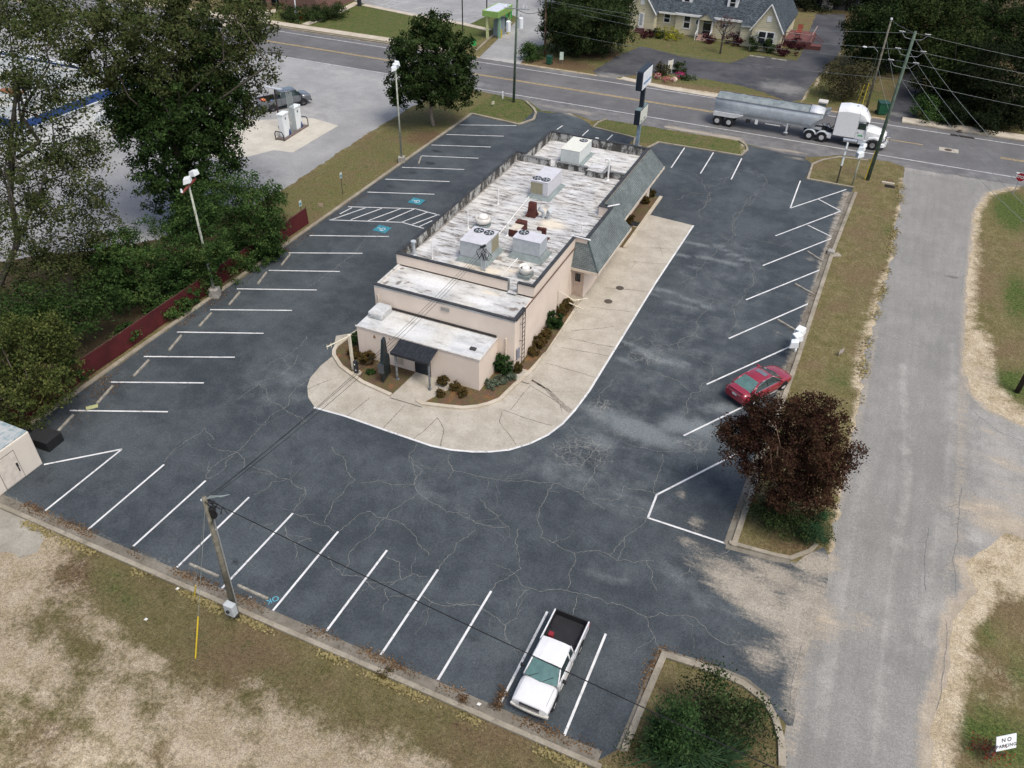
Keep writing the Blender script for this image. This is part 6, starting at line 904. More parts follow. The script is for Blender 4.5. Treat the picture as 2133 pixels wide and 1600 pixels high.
# planting on the south east island
tree('evergreen_shrub', 'dark green shrub mass filling the left half of the corner island', 'shrub', (-0.59,18.84), [(-0.17,-0.01,1.2,0.95,0.95,1.07), (-0.56,-0.02,-0.4,0.89,0.89,0.89), (0.78,0.02,0.18,1.23,1.23,0.79), (-0.02,0,2.9,0.74,0.74,0.83), (1.97,0.06,0.11,1.32,1.32,0.66)], leafmat('deep_green_leaves', [(.008, .018, .006), (.018, .040, .012), (.034, .066, .022), (.07, .11, .04)]), 46, 9, 64, .18, .06, 0)
tree('leafy_shrub', 'large dark shrub with bright leaf tips on the corner island near the white pickup', 'shrub', (0.85,20.43), [(-0.28,0.01,1.63,1.26,1.26,1), (-1.17,0.05,-0.56,1.14,1.14,1.01), (1.07,-0.04,0.3,1.26,1.26,1.12), (0.05,0,-1.53,1.63,1.63,1.07), (-0.37,0.02,3.3,0.71,0.71,0.46), (0.99,-0.04,2.25,0.73,0.73,0.64)], leafmat('dark_shrub_leaves', [(.008, .012, .006), (.016, .026, .010), (.030, .050, .018), (.075, .11, .04)]), 41, 8, 56, .24, .065, .05, nbr=10)
def blades(name, label, base, rad, nb, hmax, mat, seed, cat='grass', grp=None):
    rs = np.random.RandomState(seed); V = []
    for i in range(nb):
        a, r_ = rs.uniform(0, 6.28), rad*math.sqrt(rs.uniform()); x, y = r_*math.cos(a), r_*math.sin(a); L = hmax*rs.uniform(.5, 1); d = np.array([math.cos(a+rs.normal()*.6), math.sin(a+rs.normal()*.6), 0]); s_ = np.array([-d[1], d[0], 0])*.016
        p = np.array([x, y, 0.]); k = rs.uniform(.5, 1.2)
        for j in range(3):
            q = p+d*L*k*(.1+.22*j)+np.array([0, 0, L*(.42-.18*j)]); V += [p-s_, p+s_, q+s_*.8, q-s_*.8]; p = q
    me = quadmesh(name, np.array(V), mat); o = bpy.data.objects.new(name, me); col.objects.link(o); o.location = (base[0], base[1], 0); return tag(o, label, cat, grp)
GRB = leafmat('blade_leaves', [(.008, .020, .010), (.022, .048, .022), (.06, .10, .045)])
blades('ornamental_grass', 'clump of long bladed grass at the left of the corner island shrub', (-0.15,18.71), 1.0, 900, 1.25, GRB, 2); blades('ornamental_grass', 'long bladed grass in front of the corner island shrub at the bottom edge', (0.86,18.66), .8, 500, 1.2, GRB, 3)
tree('evergreen_shrub', 'dark low shrub at the kerb corner of the island by the bottom edge', 'shrub', (-1.74,17.87), [(0.14,0.01,0.47,0.86,0.86,0.56), (-0.54,-0.05,-0.54,0.58,0.58,0.35)], OAK, 43, 8, 50, .2, .06, 0)
# building shrubs
def shrub(label, px_, r_, h, mat, seed, name='shrub', cat='shrub', z=.1, dens=22, n=90, size=.05, sd=.06):
    rs = np.random.RandomState(seed); C_, O_ = clumps(rs, [(0, 0, h*.5, r_*.9, r_*.9, h*.52)], dens/(max(.2, r_)), .15, .02); me = quadmesh(name, leaves(rs, C_, O_, n, sd, size, .6, .4), mat); o = bpy.data.objects.new(name, me); col.objects.link(o); o.location = (px_[0], px_[1], z); return tag(o, label, cat)
shrub('dark green ball shrub at the corner of the freezer box', (-17.63,39.4), .72, 1.25, BOX, 50, dens=32); shrub('dark green ball shrub in the bed beside the east wall', (-16.62,45.68), .65, 1.2, BOX, 51, dens=32)
shrub('bronze green shrub below the ball shrub on the east wall', (-16.65,43.1), .5, .8, BRZ, 52); shrub('small orange tinted shrub between the bronze shrub and the ball shrub', (-16.72,44.3), .45, .6, BRZ, 53); shrub('bronze shrub just above the ball shrub on the east wall', (-16.69,47.66), .45, .75, BRZ, 54); shrub('small reddish shrub nearest the bay door', (-16.71,48.59), .4, .6, BRZ, 55)
shrub('low sparse shrub at the foot of the wall ladder', (-16.67,42.02), .4, .45, BRZ, 56); shrub('round olive shrub at the left end of the freezer box', (-26.23,36.38), .52, .8, BRZ, 57); shrub('olive shrub by the wall left of the menu board', (-28.01,37.88), .5, .9, BOX, 58); shrub('low olive tuft near the kerb by the clearance bar', (-27.45,36.59), .45, .5, BRZ, 59)
shrub('tiny green clump on bare mulch left of the menu board', (-25.43,35.47), .2, .25, BUSH, 60); shrub('brown green shrub right of the canopy post', (-20.66,36.47), .36, .6, BRZ, 61); shrub('twin brown shrub in the red mulch', (-19.7,36.37), .34, .5, BRZ, 62); shrub('rusty shrub nearest the kerb in the red mulch', (-19.02,35.98), .33, .5, BRZ, 63); shrub('small rusty tuft beside the walkway in the red mulch', (-20.21,35.37), .25, .35, BRZ, 64)
shrub('small orange shrub at the foot of the ladder path', (-16.82,39.78), .33, .6, BRZ, 65); shrub('sage grey shrub left of the three by the kerb curve', (-17.77,37.62), .5, .35, SAGE, 66); shrub('sage grey shrub in the middle by the kerb curve', (-17.35,38.27), .45, .35, SAGE, 67); shrub('sage grey shrub at the top by the kerb curve', (-16.94,38.8), .38, .35, SAGE, 68)
shrub('thin shrub beside the black door mat', (-16.79,64.17), .35, .5, BRZ, 69); shrub('dark shrub at the far end of the front planting bed', (-16.55,69.71), .4, .7, BRZ, 70); shrub('brown shrub in the middle of the front planting bed', (-16.57,68.24), .35, .6, BRZ, 71); shrub('straggly shrub at the near end of the front bed', (-16.79,63.35), .3, .4, BRZ, 72)
# red-leaved bush by the NO PARKING sign
tree('red_bush', 'small red leaved bush growing behind the white no parking sign', 'bush', (11.26,24), [(-0.1,0.05,0.3,0.54,0.54,0.64), (0.19,-0.09,0.76,0.54,0.54,0.44), (-0.35,0.16,0.49,0.29,0.29,0.39)], leafmat('bright_red_leaves', [(.05, .012, .010), (.15, .03, .02), (.26, .06, .035)]), 45, 14, 14, .12, .045, .02, nbr=12)
# across the road
tree('live_oak', 'very dark broad evergreen tree standing left of the cream house', 'tree', (-37.36,110.2), [(-0.29,-0.1,4.13,5.64,5.64,3.66), (-2.97,-1.01,3.1,3.11,3.11,3.11), (2.48,0.84,3.64,3.1,3.1,3.24), (-0.15,-0.05,6.52,6.31,6.31,2.8), (-4.3,-1.46,5.46,2.11,2.11,2.53), (-0.72,-0.24,1.47,3.54,3.54,1.42)], OAK, 71, 2.4, 64, .36, .15, .4, nbr=8)
tree('round_shrub', 'rounded green shrub between the two utility poles by the bank driveway', 'shrub', (-43.08,104.03), [(-0.03,-0.01,0.92,1.51,1.51,1.24), (-0.22,-0.09,1.65,0.82,0.82,0.82)], BUSH, 72, 6, 60, .25, .10, 0)
tree('azalea_thicket', 'brown twiggy thicket between the house driveway and the dark lane', 'thicket', (-3.02,107.31), [(-0.5,-0.01,1.93,3.02,3.02,2.23), (-2.04,-0.06,2.57,1.7,1.7,1.44), (0.54,0.02,3.19,1.83,1.83,1.7), (-0.14,-0,0.56,1.84,1.84,1.05)], BRW, 73, 4, 34, .35, .11, .12, stems=4, nbr=40, inner=.5)
F_ = leafmat('forest_leaves', [(.005, .010, .004), (.012, .022, .007), (.022, .038, .012), (.045, .056, .02)]); F2 = leafmat('forest_leaves_olive', [(.006, .012, .004), (.014, .024, .007), (.028, .042, .012), (.05, .062, .02)]); F3 = leafmat('forest_leaves_black', [(.005, .008, .004), (.011, .017, .007), (.020, .028, .011)])
gF = 'trees filling the woods right of the house'
for sd_, lb, b, e_, mt in ((81, 'dark green tree at the left front of the woods beside the shed', (-0.16,120.33), [(-1.49,0,4.32,4.22,4.22,3.34), (-3.44,-0,4.96,2.76,2.76,2.47), (0.2,0,2.46,2.77,2.77,2.48), (-3.48,-0,2.88,1.75,1.75,1.6), (-1.84,0,6.6,3.62,3.62,1.88)], F_), (82, 'tall olive tree in the middle of the woods', (6.48,123.75), [(-2.17,0.11,5.11,5.23,5.23,4.63), (-4.47,0.23,5.98,3.73,3.73,3.73), (0.85,-0.04,3.75,3.74,3.74,3.74), (-1.29,0.07,2.25,3.3,3.3,3)], F2),
                          (83, 'olive tree overhanging the dark lane', (8.98,111.5), [(-1.87,0.15,3.36,3.4,3.4,3.67), (-0.47,0.04,4.67,2.98,2.98,3.39), (-2.55,0.21,1.28,2.19,2.19,2.32), (0.06,-0.01,1.44,2.73,2.73,2.05)], F2), (84, 'blackish tree at the right edge of the frame', (14.6,107.15), [(-2.14,0.29,4.71,4.6,4.6,4.34), (-0.08,0.01,1.63,3.31,3.31,2.38), (-3.12,0.43,1.85,3.04,3.04,2.91)], F3), (85, 'low bright green bush at the mouth of the dark lane', (6.8,104.08), [(-0.32,0.02,1.04,2.18,2.18,1.28), (-1.45,0.09,1.39,1.28,1.28,1.02)], BUSH),
                          (86, 'dark bush between the green lane bush and the right edge', (11.57,103.95), [(-0.89,0.1,1.19,3.21,3.21,1.67), (-2.61,0.29,1.12,2.18,2.18,1.54), (1.57,-0.17,1.13,2.57,2.57,1.41)], F3), (87, 'tree top right under the frame corner', (14.27,137.57), [(-2.05,0.21,4.18,6.64,6.64,4.65), (1.09,-0.11,2.1,5,5,4.16)], F_), (88, 'tall tree behind the shed roof', (-5.4,154.63), [(-0.85,-0.03,3.18,6.48,6.48,3.71), (3.92,0.14,1.85,5.57,5.57,3.34)], F3), (89, 'dark tree at the back between shed and house', (-13.47,152.1), [(-1.16,-0.1,1.73,4.03,4.03,3.3), (1.62,0.14,2.69,4.58,4.58,3.29)], F3),
                          (90, 'dark tree at the top edge right of the corner olive tree', (9.03,162.37), [(-1.62,0.09,2.74,7.78,7.78,4.86), (-5.77,0.32,1.9,5.84,5.84,3.51)], F_), (91, 'dark tree behind the live oak at the top edge', (-41.18,135.47), [(-0.98,-0.3,2.8,5.11,5.11,3.4), (-6.83,-2.07,2.89,5.11,5.11,3.07)], F3)):
    big = sd_ not in (85, 86); tree('forest_tree' if big else 'forest_bush', lb, 'tree' if big else 'bush', b, e_, mt, sd_, 2.0 if big else 3.2, 60, .36 if big else .28, .16 if big else .12, .22 if big else 0, group=gF, nbr=5)
for lb, p_, r_, h, mt, sd_ in (('yellow green hedge bush under the house windows', (-29.58,122.8), 2.0, 1.4, YEL, 92), ('dark clipped shrub left of the house side steps', (-32.53,121.81), 1.1, 1.0, MAR, 93), ('dark upright shrub between yellow hedge and side steps', (-31.02,122.32), .8, 1.3, OAK, 94), ('maroon shrub at the far left corner of the house', (-35.67,121.59), 1.1, 1.2, MAR, 95), ('dark topiary shrub left of the gable window', (-17.1,122.28), .95, 2.0, OAK, 96), ('narrow dark topiary below the gable window', (-15.17,122.25), .75, 2.0, OAK, 97), ('large maroon bush at the right corner of the house', (-12.84,122.44), 1.5, 1.5, MAR, 98), ('maroon shrub beside the house deck', (-12.22,126.4), 1.3, 1.2, MAR, 99), ('brown shrub right of the front steps', (-23.91,123.54), 1.2, .9, MAR, 100), ('maroon shrub behind the bare tree', (-20.55,123.94), 1.6, 1.5, MAR, 101),
                            ('dark grassy plant at the left of the flower bed', (-25.81,106.01), 1.0, 1.2, BRW, 102), ('dark feathery plant at the right of the flower bed', (-23.91,107.65), .9, 1.3, OAK, 103), ('silver green plant at the edge of the flower bed', (-22.09,105.74), .8, .5, SAGE, 104), ('dark clump of plants behind the boulders', (-22.7,105.43), .8, .5, OAK, 105)):
    shrub(lb, p_, r_, h, mt, sd_, z=0, dens=6, n=50, size=.11, sd=.2)
for lb, p_, c_, r_ in (('pink flowers in the bed across the road', (-23.18,105.61), (.50, .06, .18), .8), ('white flowers next to the small board', (-24.64,107.73), (.8, .8, .75), .7), ('dark red flowers at the left of the bed', (-25.71,103.88), (.25, .02, .03), .6), ('pale pink flower border at the front of the bed', (-24.25,103.14), (.45, .15, .15), .9)):
    shrub(lb, p_, r_, .6, leafmat('petals_'+lb[:4].strip(), [tuple(x*.5 for x in c_), c_]), hash(lb[:5]) % 7+3 if False else len(lb), 'flower_clump', 'flowers', 0, 4, 26, .09, .16)
for lb, p_, s_ in (('pale boulder at the left end of the flower bed', (-25.93,104.42), .55), ('tan boulder in front of the flower bed', (-23.7,104.27), .45)):
    rs = np.random.RandomState(len(lb)); m = M(); m.lathe([(s_*.9, 0), (s_*1.0, s_*.4), (s_*.8, s_*.8), (s_*.4, s_*1.0), (.02, s_*1.05)], n=9); m.v = [(x*(1+rs.uniform(-.15, .15)), y*(1+rs.uniform(-.15, .15)), z) for x, y, z in m.v]; o = m.build('boulder', flat('pale_stone', (.45, .36, .29), .9, var=.3)); o.location = (*p_, 0); tag(o, lb, 'boulder')
# bare tree in front of the house
def bare(label, base, h, spread, seed, mat, leafm=None):
    rnd = random.Random(seed); t = thing('bare_tree', label, 'tree', base); m = M(); tips = []
    def grow(p, d, L, r_, lev):
        q = p+d*L; m.cyl(p, q, r_, r_*.65, 6, caps=False)
        if lev == 5: tips.append(q); return
        for i in range(rnd.choice((2, 3)) if lev else 4):
            v = Vector((rnd.gauss(0, spread), rnd.gauss(0, spread), rnd.uniform(.1, .6))); grow(q, (d*.8+v).normalized(), L*rnd.uniform(.6, .85), r_*.62, lev+1)
    grow(Vector((0, 0, 0)), Vector((0, 0, 1)), h*.22, h*.022, 0); m.build('branches', mat, t)
    if leafm:
        rs = np.random.RandomState(seed); T = np.array([tuple(x) for x in tips]); T = T[rs.rand(len(T)) < .35]; me = quadmesh('foliage', leaves(rs, T, T*0, 3, .15, .09), leafm); o = bpy.data.objects.new('foliage', me); col.objects.link(o); o.parent = t
bare('bare branched tree with few red leaves in front of the cream house', (-21.08,118.67), 6.8, .55, 3, flat('dark_bark', (.05, .04, .038), .9), leafmat('last_red_leaves', [(.06, .015, .012), (.14, .03, .02)]))
# litter and weeds along the kerbs
def litter(name, pts, wd, n, sz, mat, seed, z=.03, lab=None):
    rs = np.random.RandomState(seed); P = np.array([p[:2] for p in pts]); sl_ = np.hypot(*np.diff(P, axis=0).T); cum = np.r_[0, np.cumsum(sl_)]; s_ = rs.uniform(0, cum[-1], n); keep = (np.sin(s_*1.7+seed)+np.sin(s_*.63)+rs.normal(size=n)*.5) > .2; s_ = s_[keep]
    x = np.interp(s_, cum, P[:, 0])+rs.normal(size=len(s_))*wd; y = np.interp(s_, cum, P[:, 1])+rs.normal(size=len(s_))*wd; C_ = np.stack([x, y, np.full(len(s_), z)+rs.uniform(0, .04, len(s_))], 1)
    me = quadmesh(name, leaves(rs, C_, C_*0, 1, .005, sz, .6, 1.6), mat); o = bpy.data.objects.new(name, me); col.objects.link(o); return tag(o, lab, 'leaf litter', kind='stuff')
LIT = leafmat('dead_leaves', [(.05, .03, .016), (.09, .055, .03), (.14, .085, .045), (.24, .17, .10)])
litter('leaf_litter', [(-36, 17.5), (-20, 17.45), (-3.5, 17.4)], .16, 5200, .05, LIT, 1, lab='brown dead leaves gathered along the bottom kerb'); litter('leaf_litter', [(-39.01,23.7),(-39.68,26.22),(-39.41,29.41)], .5, 500, .05, LIT, 2, lab='dead leaves round the wheel stops at the far left'); litter('leaf_litter', [(-40.6, 25), (-40.6, 60)], .25, 1800, .05, LIT, 3, lab='leaves along the left kerb'); litter('leaf_litter', [(-2.46,19.87),(-2.43,21.92),(-2.24,23.23),(-0.03,23.29)], .18, 900, .05, LIT, 4, lab='dead leaves along the corner island kerb'); litter('leaf_litter', [(0, 79), (-.5, 50), (-1, 31)], .2, 1800, .045, LIT, 5, lab='dead leaves along the right kerb')
for i, (p_, lb) in enumerate((((-7.96,18.15), 'round brown weed growing at the end of the stall line beside the white pickup'), ((-9.26,17.11), 'low weed in the bottom kerb left of the white pickup'), ((-13.18,16.84), 'straggly yellow weeds along the bottom kerb'), ((-8.04,17.42), 'reddish weed beside the pickup stall line end'))):
    shrub(lb, p_, .32, .28, LIT if i != 2 else BRZ, 110+i, 'weed', 'weed', .02, 10, 50, .04, .1)
dry = leafmat('dry_grass', [(.14, .12, .05), (.24, .2, .09), (.30, .25, .13)])
litter('grass_tufts', [(-35, 16.6), (-3, 16.5)], .12, 4200, .07, dry, 7, z=.05, lab='dry grass tufts overhanging the bottom kerb'); litter('grass_tufts', [(4.56,83.31),(4.63,75.25),(4.59,64.32),(4.05,53.15),(4.17,45.6)], .22, 3800, .07, dry, 8, z=.03, lab='ragged dry grass edge along the side road')
# small white litter scraps
for i, (p_, lb) in enumerate((((-24.88,14.58), 'white scrap of litter in the grass left of the yellow guy guard'), ((-24.79,16.58), 'pale scrap of litter in the grass below the kerb'), ((-8.77,17.14), 'crumpled white paper on the bottom kerb'), ((-14.89,97.72) if False else (-43.2,83.39), 'white scrap on the grass under the magnolia'))):
    o = M().add([(0, 0, .02), (.16, .02, .03), (.2, .12, .07), (.03, .14, .03)], [(0, 1, 2, 3)]).build('paper_scrap', flat('paper', (.7, .68, .62), .8)); o.location = (*p_, .01 if i != 2 else .16); tag(o, lb, 'litter')
# ================================================================ STREET FURNITURE
WOOD = flat('weathered_pole_wood', (.15, .14, .11), .95, var=.35, scale=2.5, dirt=(.05, .05, .03, .7)); WOODG = flat('green_treated_wood', (.085, .12, .09), .9, var=.3, scale=2.5); WOODB = flat('brown_pole_wood', (.14, .09, .06), .95, var=.3)
STEEL = flat('galvanised_steel', (.34, .36, .36), .45, metal=.3, var=.15); FLOODM = flat('white_flood_housing', (.70, .73, .74), .4, var=.04); FLENS = flat('flood_lens', (.28, .33, .35), .15, spec=.6); PALEP = flat('pale_green_grey_pole', (.33, .35, .29), .6, var=.3, scale=2.5); YG = flat('yellow_guard', (.58, .42, .03), .5, var=.1)
CONB = flat('concrete_base', (.30, .28, .25), .9, var=.25, scale=3); CABLE = flat('black_cable', (.012, .012, .013), .6); CABG = flat('grey_wire', (.22, .24, .23), .5)
# wheel stops
WS = [(-39.38,44.61),(-39.84,46.37),(-39.22,41.42),(-39.76,43.25),(-39.25,38.15),(-39.7,39.95),(-39.27,34.99),(-39.69,36.79),(-39.12,31.84),(-39.63,33.63),(-39.16,28.73),(-39.53,30.36),(-39.11,25.59),(-39.57,27.3),(-39.11,22.4),(-39.56,24.14),(-39.55,67),(-40.17,68.58),(-25.25,18.07),(-23.34,18.06),(-22.16,18.02),(-20.35,17.98),(-1.79,65.35),(-0.39,64.14),(-1.86,59.48),(-0.39,58.53),(-2.01,53.56),(-0.92,52.9)]
labs = ['wheel stop in the top stall of the fenced side just below the vine bushes', 'wheel stop second below the vine bushes', 'wheel stop just above the leaning lamp post', 'wheel stop just below the leaning lamp post', 'wheel stop opposite the middle fence vine', 'wheel stop halfway along the bare red fence', 'wheel stop just above the yellow plate near the shed', 'wheel stop nearest the white shed with leaves around it', 'lone wheel stop in the far row near the magnolia', 'wheel stop in the bottom row left of the utility pole', 'wheel stop in the bottom row beside the cyan spray mark', 'topmost wheel stop on the side road row', 'middle wheel stop on the side road row', 'wheel stop partly hidden under the low floodlights']
wsm = flat('weathered_wheel_stop', (.27, .25, .21), .9, var=.35, scale=5, dirt=(.12, .10, .07, .5))
ws0 = None
for i in range(14):
    a, b = Vector(WS[2*i]), Vector(WS[2*i+1]); c = (a+b)/2; ang = math.atan2((b-a).y, (b-a).x)
    if ws0 is None:
        ws0 = thing('wheel_stop', labs[i], 'wheel stop', (c.x, c.y, .02), ang, 'concrete wheel stops')
        M().loft([[(x, -.075, 0), (x, -.055, .11), (x, .055, .11), (x, .075, 0)] for x in (-.92, -.6, -.3, 0, .3, .6, .92)]).build('concrete_bar', wsm, ws0, bevel=.012)
        for x in (-.6, .6): M().cyl((x, 0, .1), (x, 0, .122), .02, n=6).build('anchor_pin', flat('rusty_pin', (.12, .06, .04), .8), ws0)
    else: dup(ws0, (c.x, c.y, .02), ang, labs[i])
# red fence
FR = NT('red_slat_fence'); x_, y_, z_ = FR.sep(FR.pos); s1 = FR.math('FRACT', FR.math('MULTIPLY', y_, 9)); n1 = FR.noise(.8, 5, .7); FR.col(FR.mix(FR.rng(s1, .0, .25), (.03, .006, .007), FR.mix(FR.rng(n1, .3, .7), (.055, .009, .011), (.10, .016, .018)))); FR = FR.set(.7)
fn = thing('red_slat_fence', 'dark red slatted fence along the left edge of the parking lot', 'fence', (-41.75, 36, 0))
m = M(); ys_ = np.linspace(-14, 15.6, 60); rnd = random.Random(3); rings = [[(-.02+.03*math.sin(y*.9), y, .05), (.02+.03*math.sin(y*.9), y, .05), (.02+.05*math.sin(y*.7), y, 1.45), (-.02+.05*math.sin(y*.7), y, 1.45)] for y in ys_]; m.loft(rings).build('slat_panel', FR, fn)
for i in range(12): M().cyl((-.06, -14+i*2.69, 0), (-.06, -14+i*2.69, 1.6), .035, n=8).build('post', flat('rusty_fence_post', (.10, .05, .045), .8), fn)
M().cyl((-.05, -14, 1.47), (-.05, 15.6, 1.47), .02, n=6).build('top_rail', flat('rusty_fence_post', (.1, .05, .045)), fn)
# floodlight poles
def flood(parent, x, y, z, rz, s=.55):
    ca, sa = math.cos(rz), math.sin(rz)
    def T(v): return [(x+px_*ca-py_*sa, y+px_*sa+py_*ca, z+pz_) for px_, py_, pz_ in v]
    vs = [(-s*.45, -s*.5, .15), (s*.55, -s*.5, 0.0), (s*.55, s*.5, 0.0), (-s*.45, s*.5, .15), (-s*.35, -s*.42, s*.95), (s*.45, -s*.42, s*.75), (s*.45, s*.42, s*.75), (-s*.35, s*.42, s*.95)]
    h = M().add(T(vs), [(3, 2, 1, 0), (4, 5, 6, 7), (0, 1, 5, 4), (1, 2, 6, 5), (2, 3, 7, 6), (3, 0, 4, 7)]).build('flood_head', FLOODM, parent, bevel=.03)
    M().add(T([(s*.56, -s*.4, .06), (s*.56, s*.4, .06), (s*.47, s*.34, s*.68), (s*.47, -s*.34, s*.68)]), [(0, 1, 2, 3)]).build('lens', FLENS, h)
    M().cyl((x, y, z-.15), (x, y, z+.15), .035, n=8).build('bracket', STEEL, h)
p1 = thing('lamp_post', 'tall floodlight pole on a concrete block at the red fence, one head missing', 'lamp post', (-40.97,38.73), R(20), 'parking lot floodlight poles')
M().prism([(-.35, -.35), (.35, -.35), (.35, .35), (-.35, .35)], 0, .75).build('concrete_base', CONB, p1, bevel=.05); M().cyl((0, 0, .7), (0, 0, 8.8), .11, .07, 12).build('pole', PALEP, p1, smooth=True)
M().box(-.05, -1.25, 8.75, .05, 1.2, 8.87).build('cross_arm', flat('rust_red_arm', (.22, .05, .04), .7), p1, bevel=.01); flood(p1, .0, .0, 8.95, R(190), .54); flood(p1, .0, 1.15, 8.95, R(160), .54); M().cyl((0, -1.2, 8.87), (0, -1.2, 9.1), .09, .06).build('empty_bracket', FLOODM, p1)
p2 = thing('lamp_post', 'tall floodlight pole with three heads on the grass verge in front of the magnolia', 'lamp post', (-41.28,66.68), R(20), 'parking lot floodlight poles')
M().prism([(-.32, -.32), (.32, -.32), (.32, .32), (-.32, .32)], 0, .6).build('concrete_base', CONB, p2, bevel=.05); M().cyl((0, 0, .55), (0, 0, 9.0), .10, .07, 12).build('pole', PALEP, p2, smooth=True); M().box(-.05, -.8, 8.9, .05, .8, 9.0).build('cross_arm', PALEP, p2)
flood(p2, 0, -.75, 9.05, R(200), .5); flood(p2, 0, 0, 9.1, R(-20), .48); flood(p2, 0, .75, 9.1, R(20), .5)
p3 = thing('floodlight_cluster', 'three white floodlight boxes on a short stub at the side road kerb', 'floodlights', (-.42, 50.1, 0), R(0), 'parking lot floodlight poles')
M().cyl((0, 0, 0), (0, 0, .75), .08, n=10).build('stub_pole', PALEP, p3); M().box(-.06, -1.0, .7, .06, 1.0, .82).build('cross_arm', FLOODM, p3)
flood(p3, -.05, .85, .95, R(250), .64); flood(p3, -.1, 0, .95, R(215), .64); flood(p3, -.15, -.85, .95, R(185), .60)
p4 = thing('lamp_post', 'slim floodlight pole with three white heads on the grass by the road corner', 'lamp post', (0.21,81.05), R(10), 'parking lot floodlight poles')
M().cyl((0, 0, 0), (0, 0, 3.2), .075, .06, 10).build('pole', PALEP, p4, smooth=True); M().cyl((-.1, -.3, 3.2), (.1, .5, 3.6), .05).build('cross_arm', FLOODM, p4); flood(p4, -.1, -.2, 2.85, R(200), .62); flood(p4, .0, .25, 3.2, R(160), .62); flood(p4, .1, .55, 3.5, R(130), .5)
M().prism([(-.28, -.28), (.28, -.28), (.28, .28), (-.28, .28)], 0, .35).build('old_concrete_base', CONB, None, bevel=.04, loc=(*(0.04,65.87), 0)); tag(bpy.data.objects['old_concrete_base'], 'empty concrete lamp base in the kerb of the side road row', 'concrete base')
# wires: sagging tubes, one object each
def wire(a, b, sag, label, r_=.016, mat=CABLE, group=None, n=14, twist=0):
    a, b = Vector(a), Vector(b); pts = []
    for i in range(n+1):
        k = i/n; p = a.lerp(b, k); p.z -= sag*4*k*(1-k); pts.append(p)
    m = M(); m.tube(pts, r_, 5); o = m.build('overhead_wire', mat); tag(o, label, 'wire', group); return o
# near utility pole
bx, by = (-21.06,16.55)
pb = thing('utility_pole', 'weathered wooden utility pole in the grass at the bottom kerb with grey meter box', 'utility pole', (bx, by, 0))
lx, ly = (-20.97,16.67,7.9)[0]-bx, (-20.97,16.67,7.9)[1]-by
M().cyl((0, 0, 0), (lx, ly, 7.95), .145, .10, 12).build('pole', WOOD, pb, smooth=True); M().cyl((.13, .1, .9), (lx+.1, ly+.1, 7.0), .03, n=6).build('conduit', STEEL, pb)
mb = M().box(-.08, -.48, .75, .42, -.16, 1.45).build('meter_box', flat('meter_box_grey', (.42, .45, .46), .5), pb, bevel=.02); M().cyl((.17, -.48, 1.1), (.17, -.56, 1.1), .09, n=12).build('meter', GLASS, mb)
m = M(); rnd = random.Random(9)
for i in range(14):
    a = Vector((lx+rnd.uniform(-.1, .25), ly+rnd.uniform(-.1, .3), 7.75+rnd.uniform(-.3, .15))); b = a+Vector((rnd.uniform(-.1, .5), rnd.uniform(-.1, .4), rnd.uniform(-1.0, .0))); m.tube([a, a.lerp(b, .5)+Vector((rnd.uniform(0, .25), rnd.uniform(0, .25), -.1)), b], .015, 4)
m.build('wire_tangle', CABLE, pb)
m = M()
for i in range(6): m.tube([(lx, ly, 7.8), (lx+.15+.05*i, ly+.2+.05*i, 7.9-.03*i), (lx+.5+.04*i, ly+.45+.05*i, 7.75)], .014, 4)
m.build('grey_jumpers', flat('grey_blue_wire', (.22, .26, .26), .5), pb); M().box(lx+.12, ly-.08, 6.8, lx+.34, ly+.14, 7.4).build('splice_case', CABLE, pb, bevel=.05); M().cyl((lx-.2, ly, 7.7), (lx-.08, ly, 7.7), .05).build('insulator', FLOODM, pb)
top = (bx+lx+.05, by+ly+.08, 7.75); mast = (*(-21.57,44.49), 5.75)
for i, (dz, ds) in enumerate(((0, .0), (.1, .12), (-.08, .25))): wire((top[0], top[1]+ds*.3, top[2]+dz), (mast[0]+(-.14, 0, .12)[i], mast[1]-.1, mast[2]-.06*i), .55+.12*i, ('uppermost', 'middle', 'lowest')[i]+' black service wire from the near pole to the roof mast', .011, group='service wires to the restaurant')
wire(top, (*(3.48,17.86), 3.5) if False else (4.21,16.3,5.6), .15, 'thick black cable running from the near pole past the white pickup to the bottom edge', .021); wire((top[0]-.1, top[1], top[2]+.05), (4.06,16.49,5.77), .12, 'thin grey strand above the thick black cable by the white pickup', .01, CABG) if False else None
def guy(label, a, b, guard=2.3):
    t = thing('guy_wire', label, 'guy wire', (b[0], b[1], 0)); a = Vector(a)-Vector((b[0], b[1], 0)); d = a.normalized(); M().cyl((0, 0, 0), a, .010, n=5).build('strand', CABG, t); M().cyl(d*.02, d*guard, .035, n=8).build('guard', YG, t)
guy('guy wire with yellow guard standing in the grass below the near utility pole', (bx+lx, by+ly, 7.6), (*(-21.28,13.98), 0)); guy('second guy wire with short yellow guard at the bottom kerb', (bx+lx-.1, by+ly, 7.3), (*(-23.66,16.63), 0), 1.1)
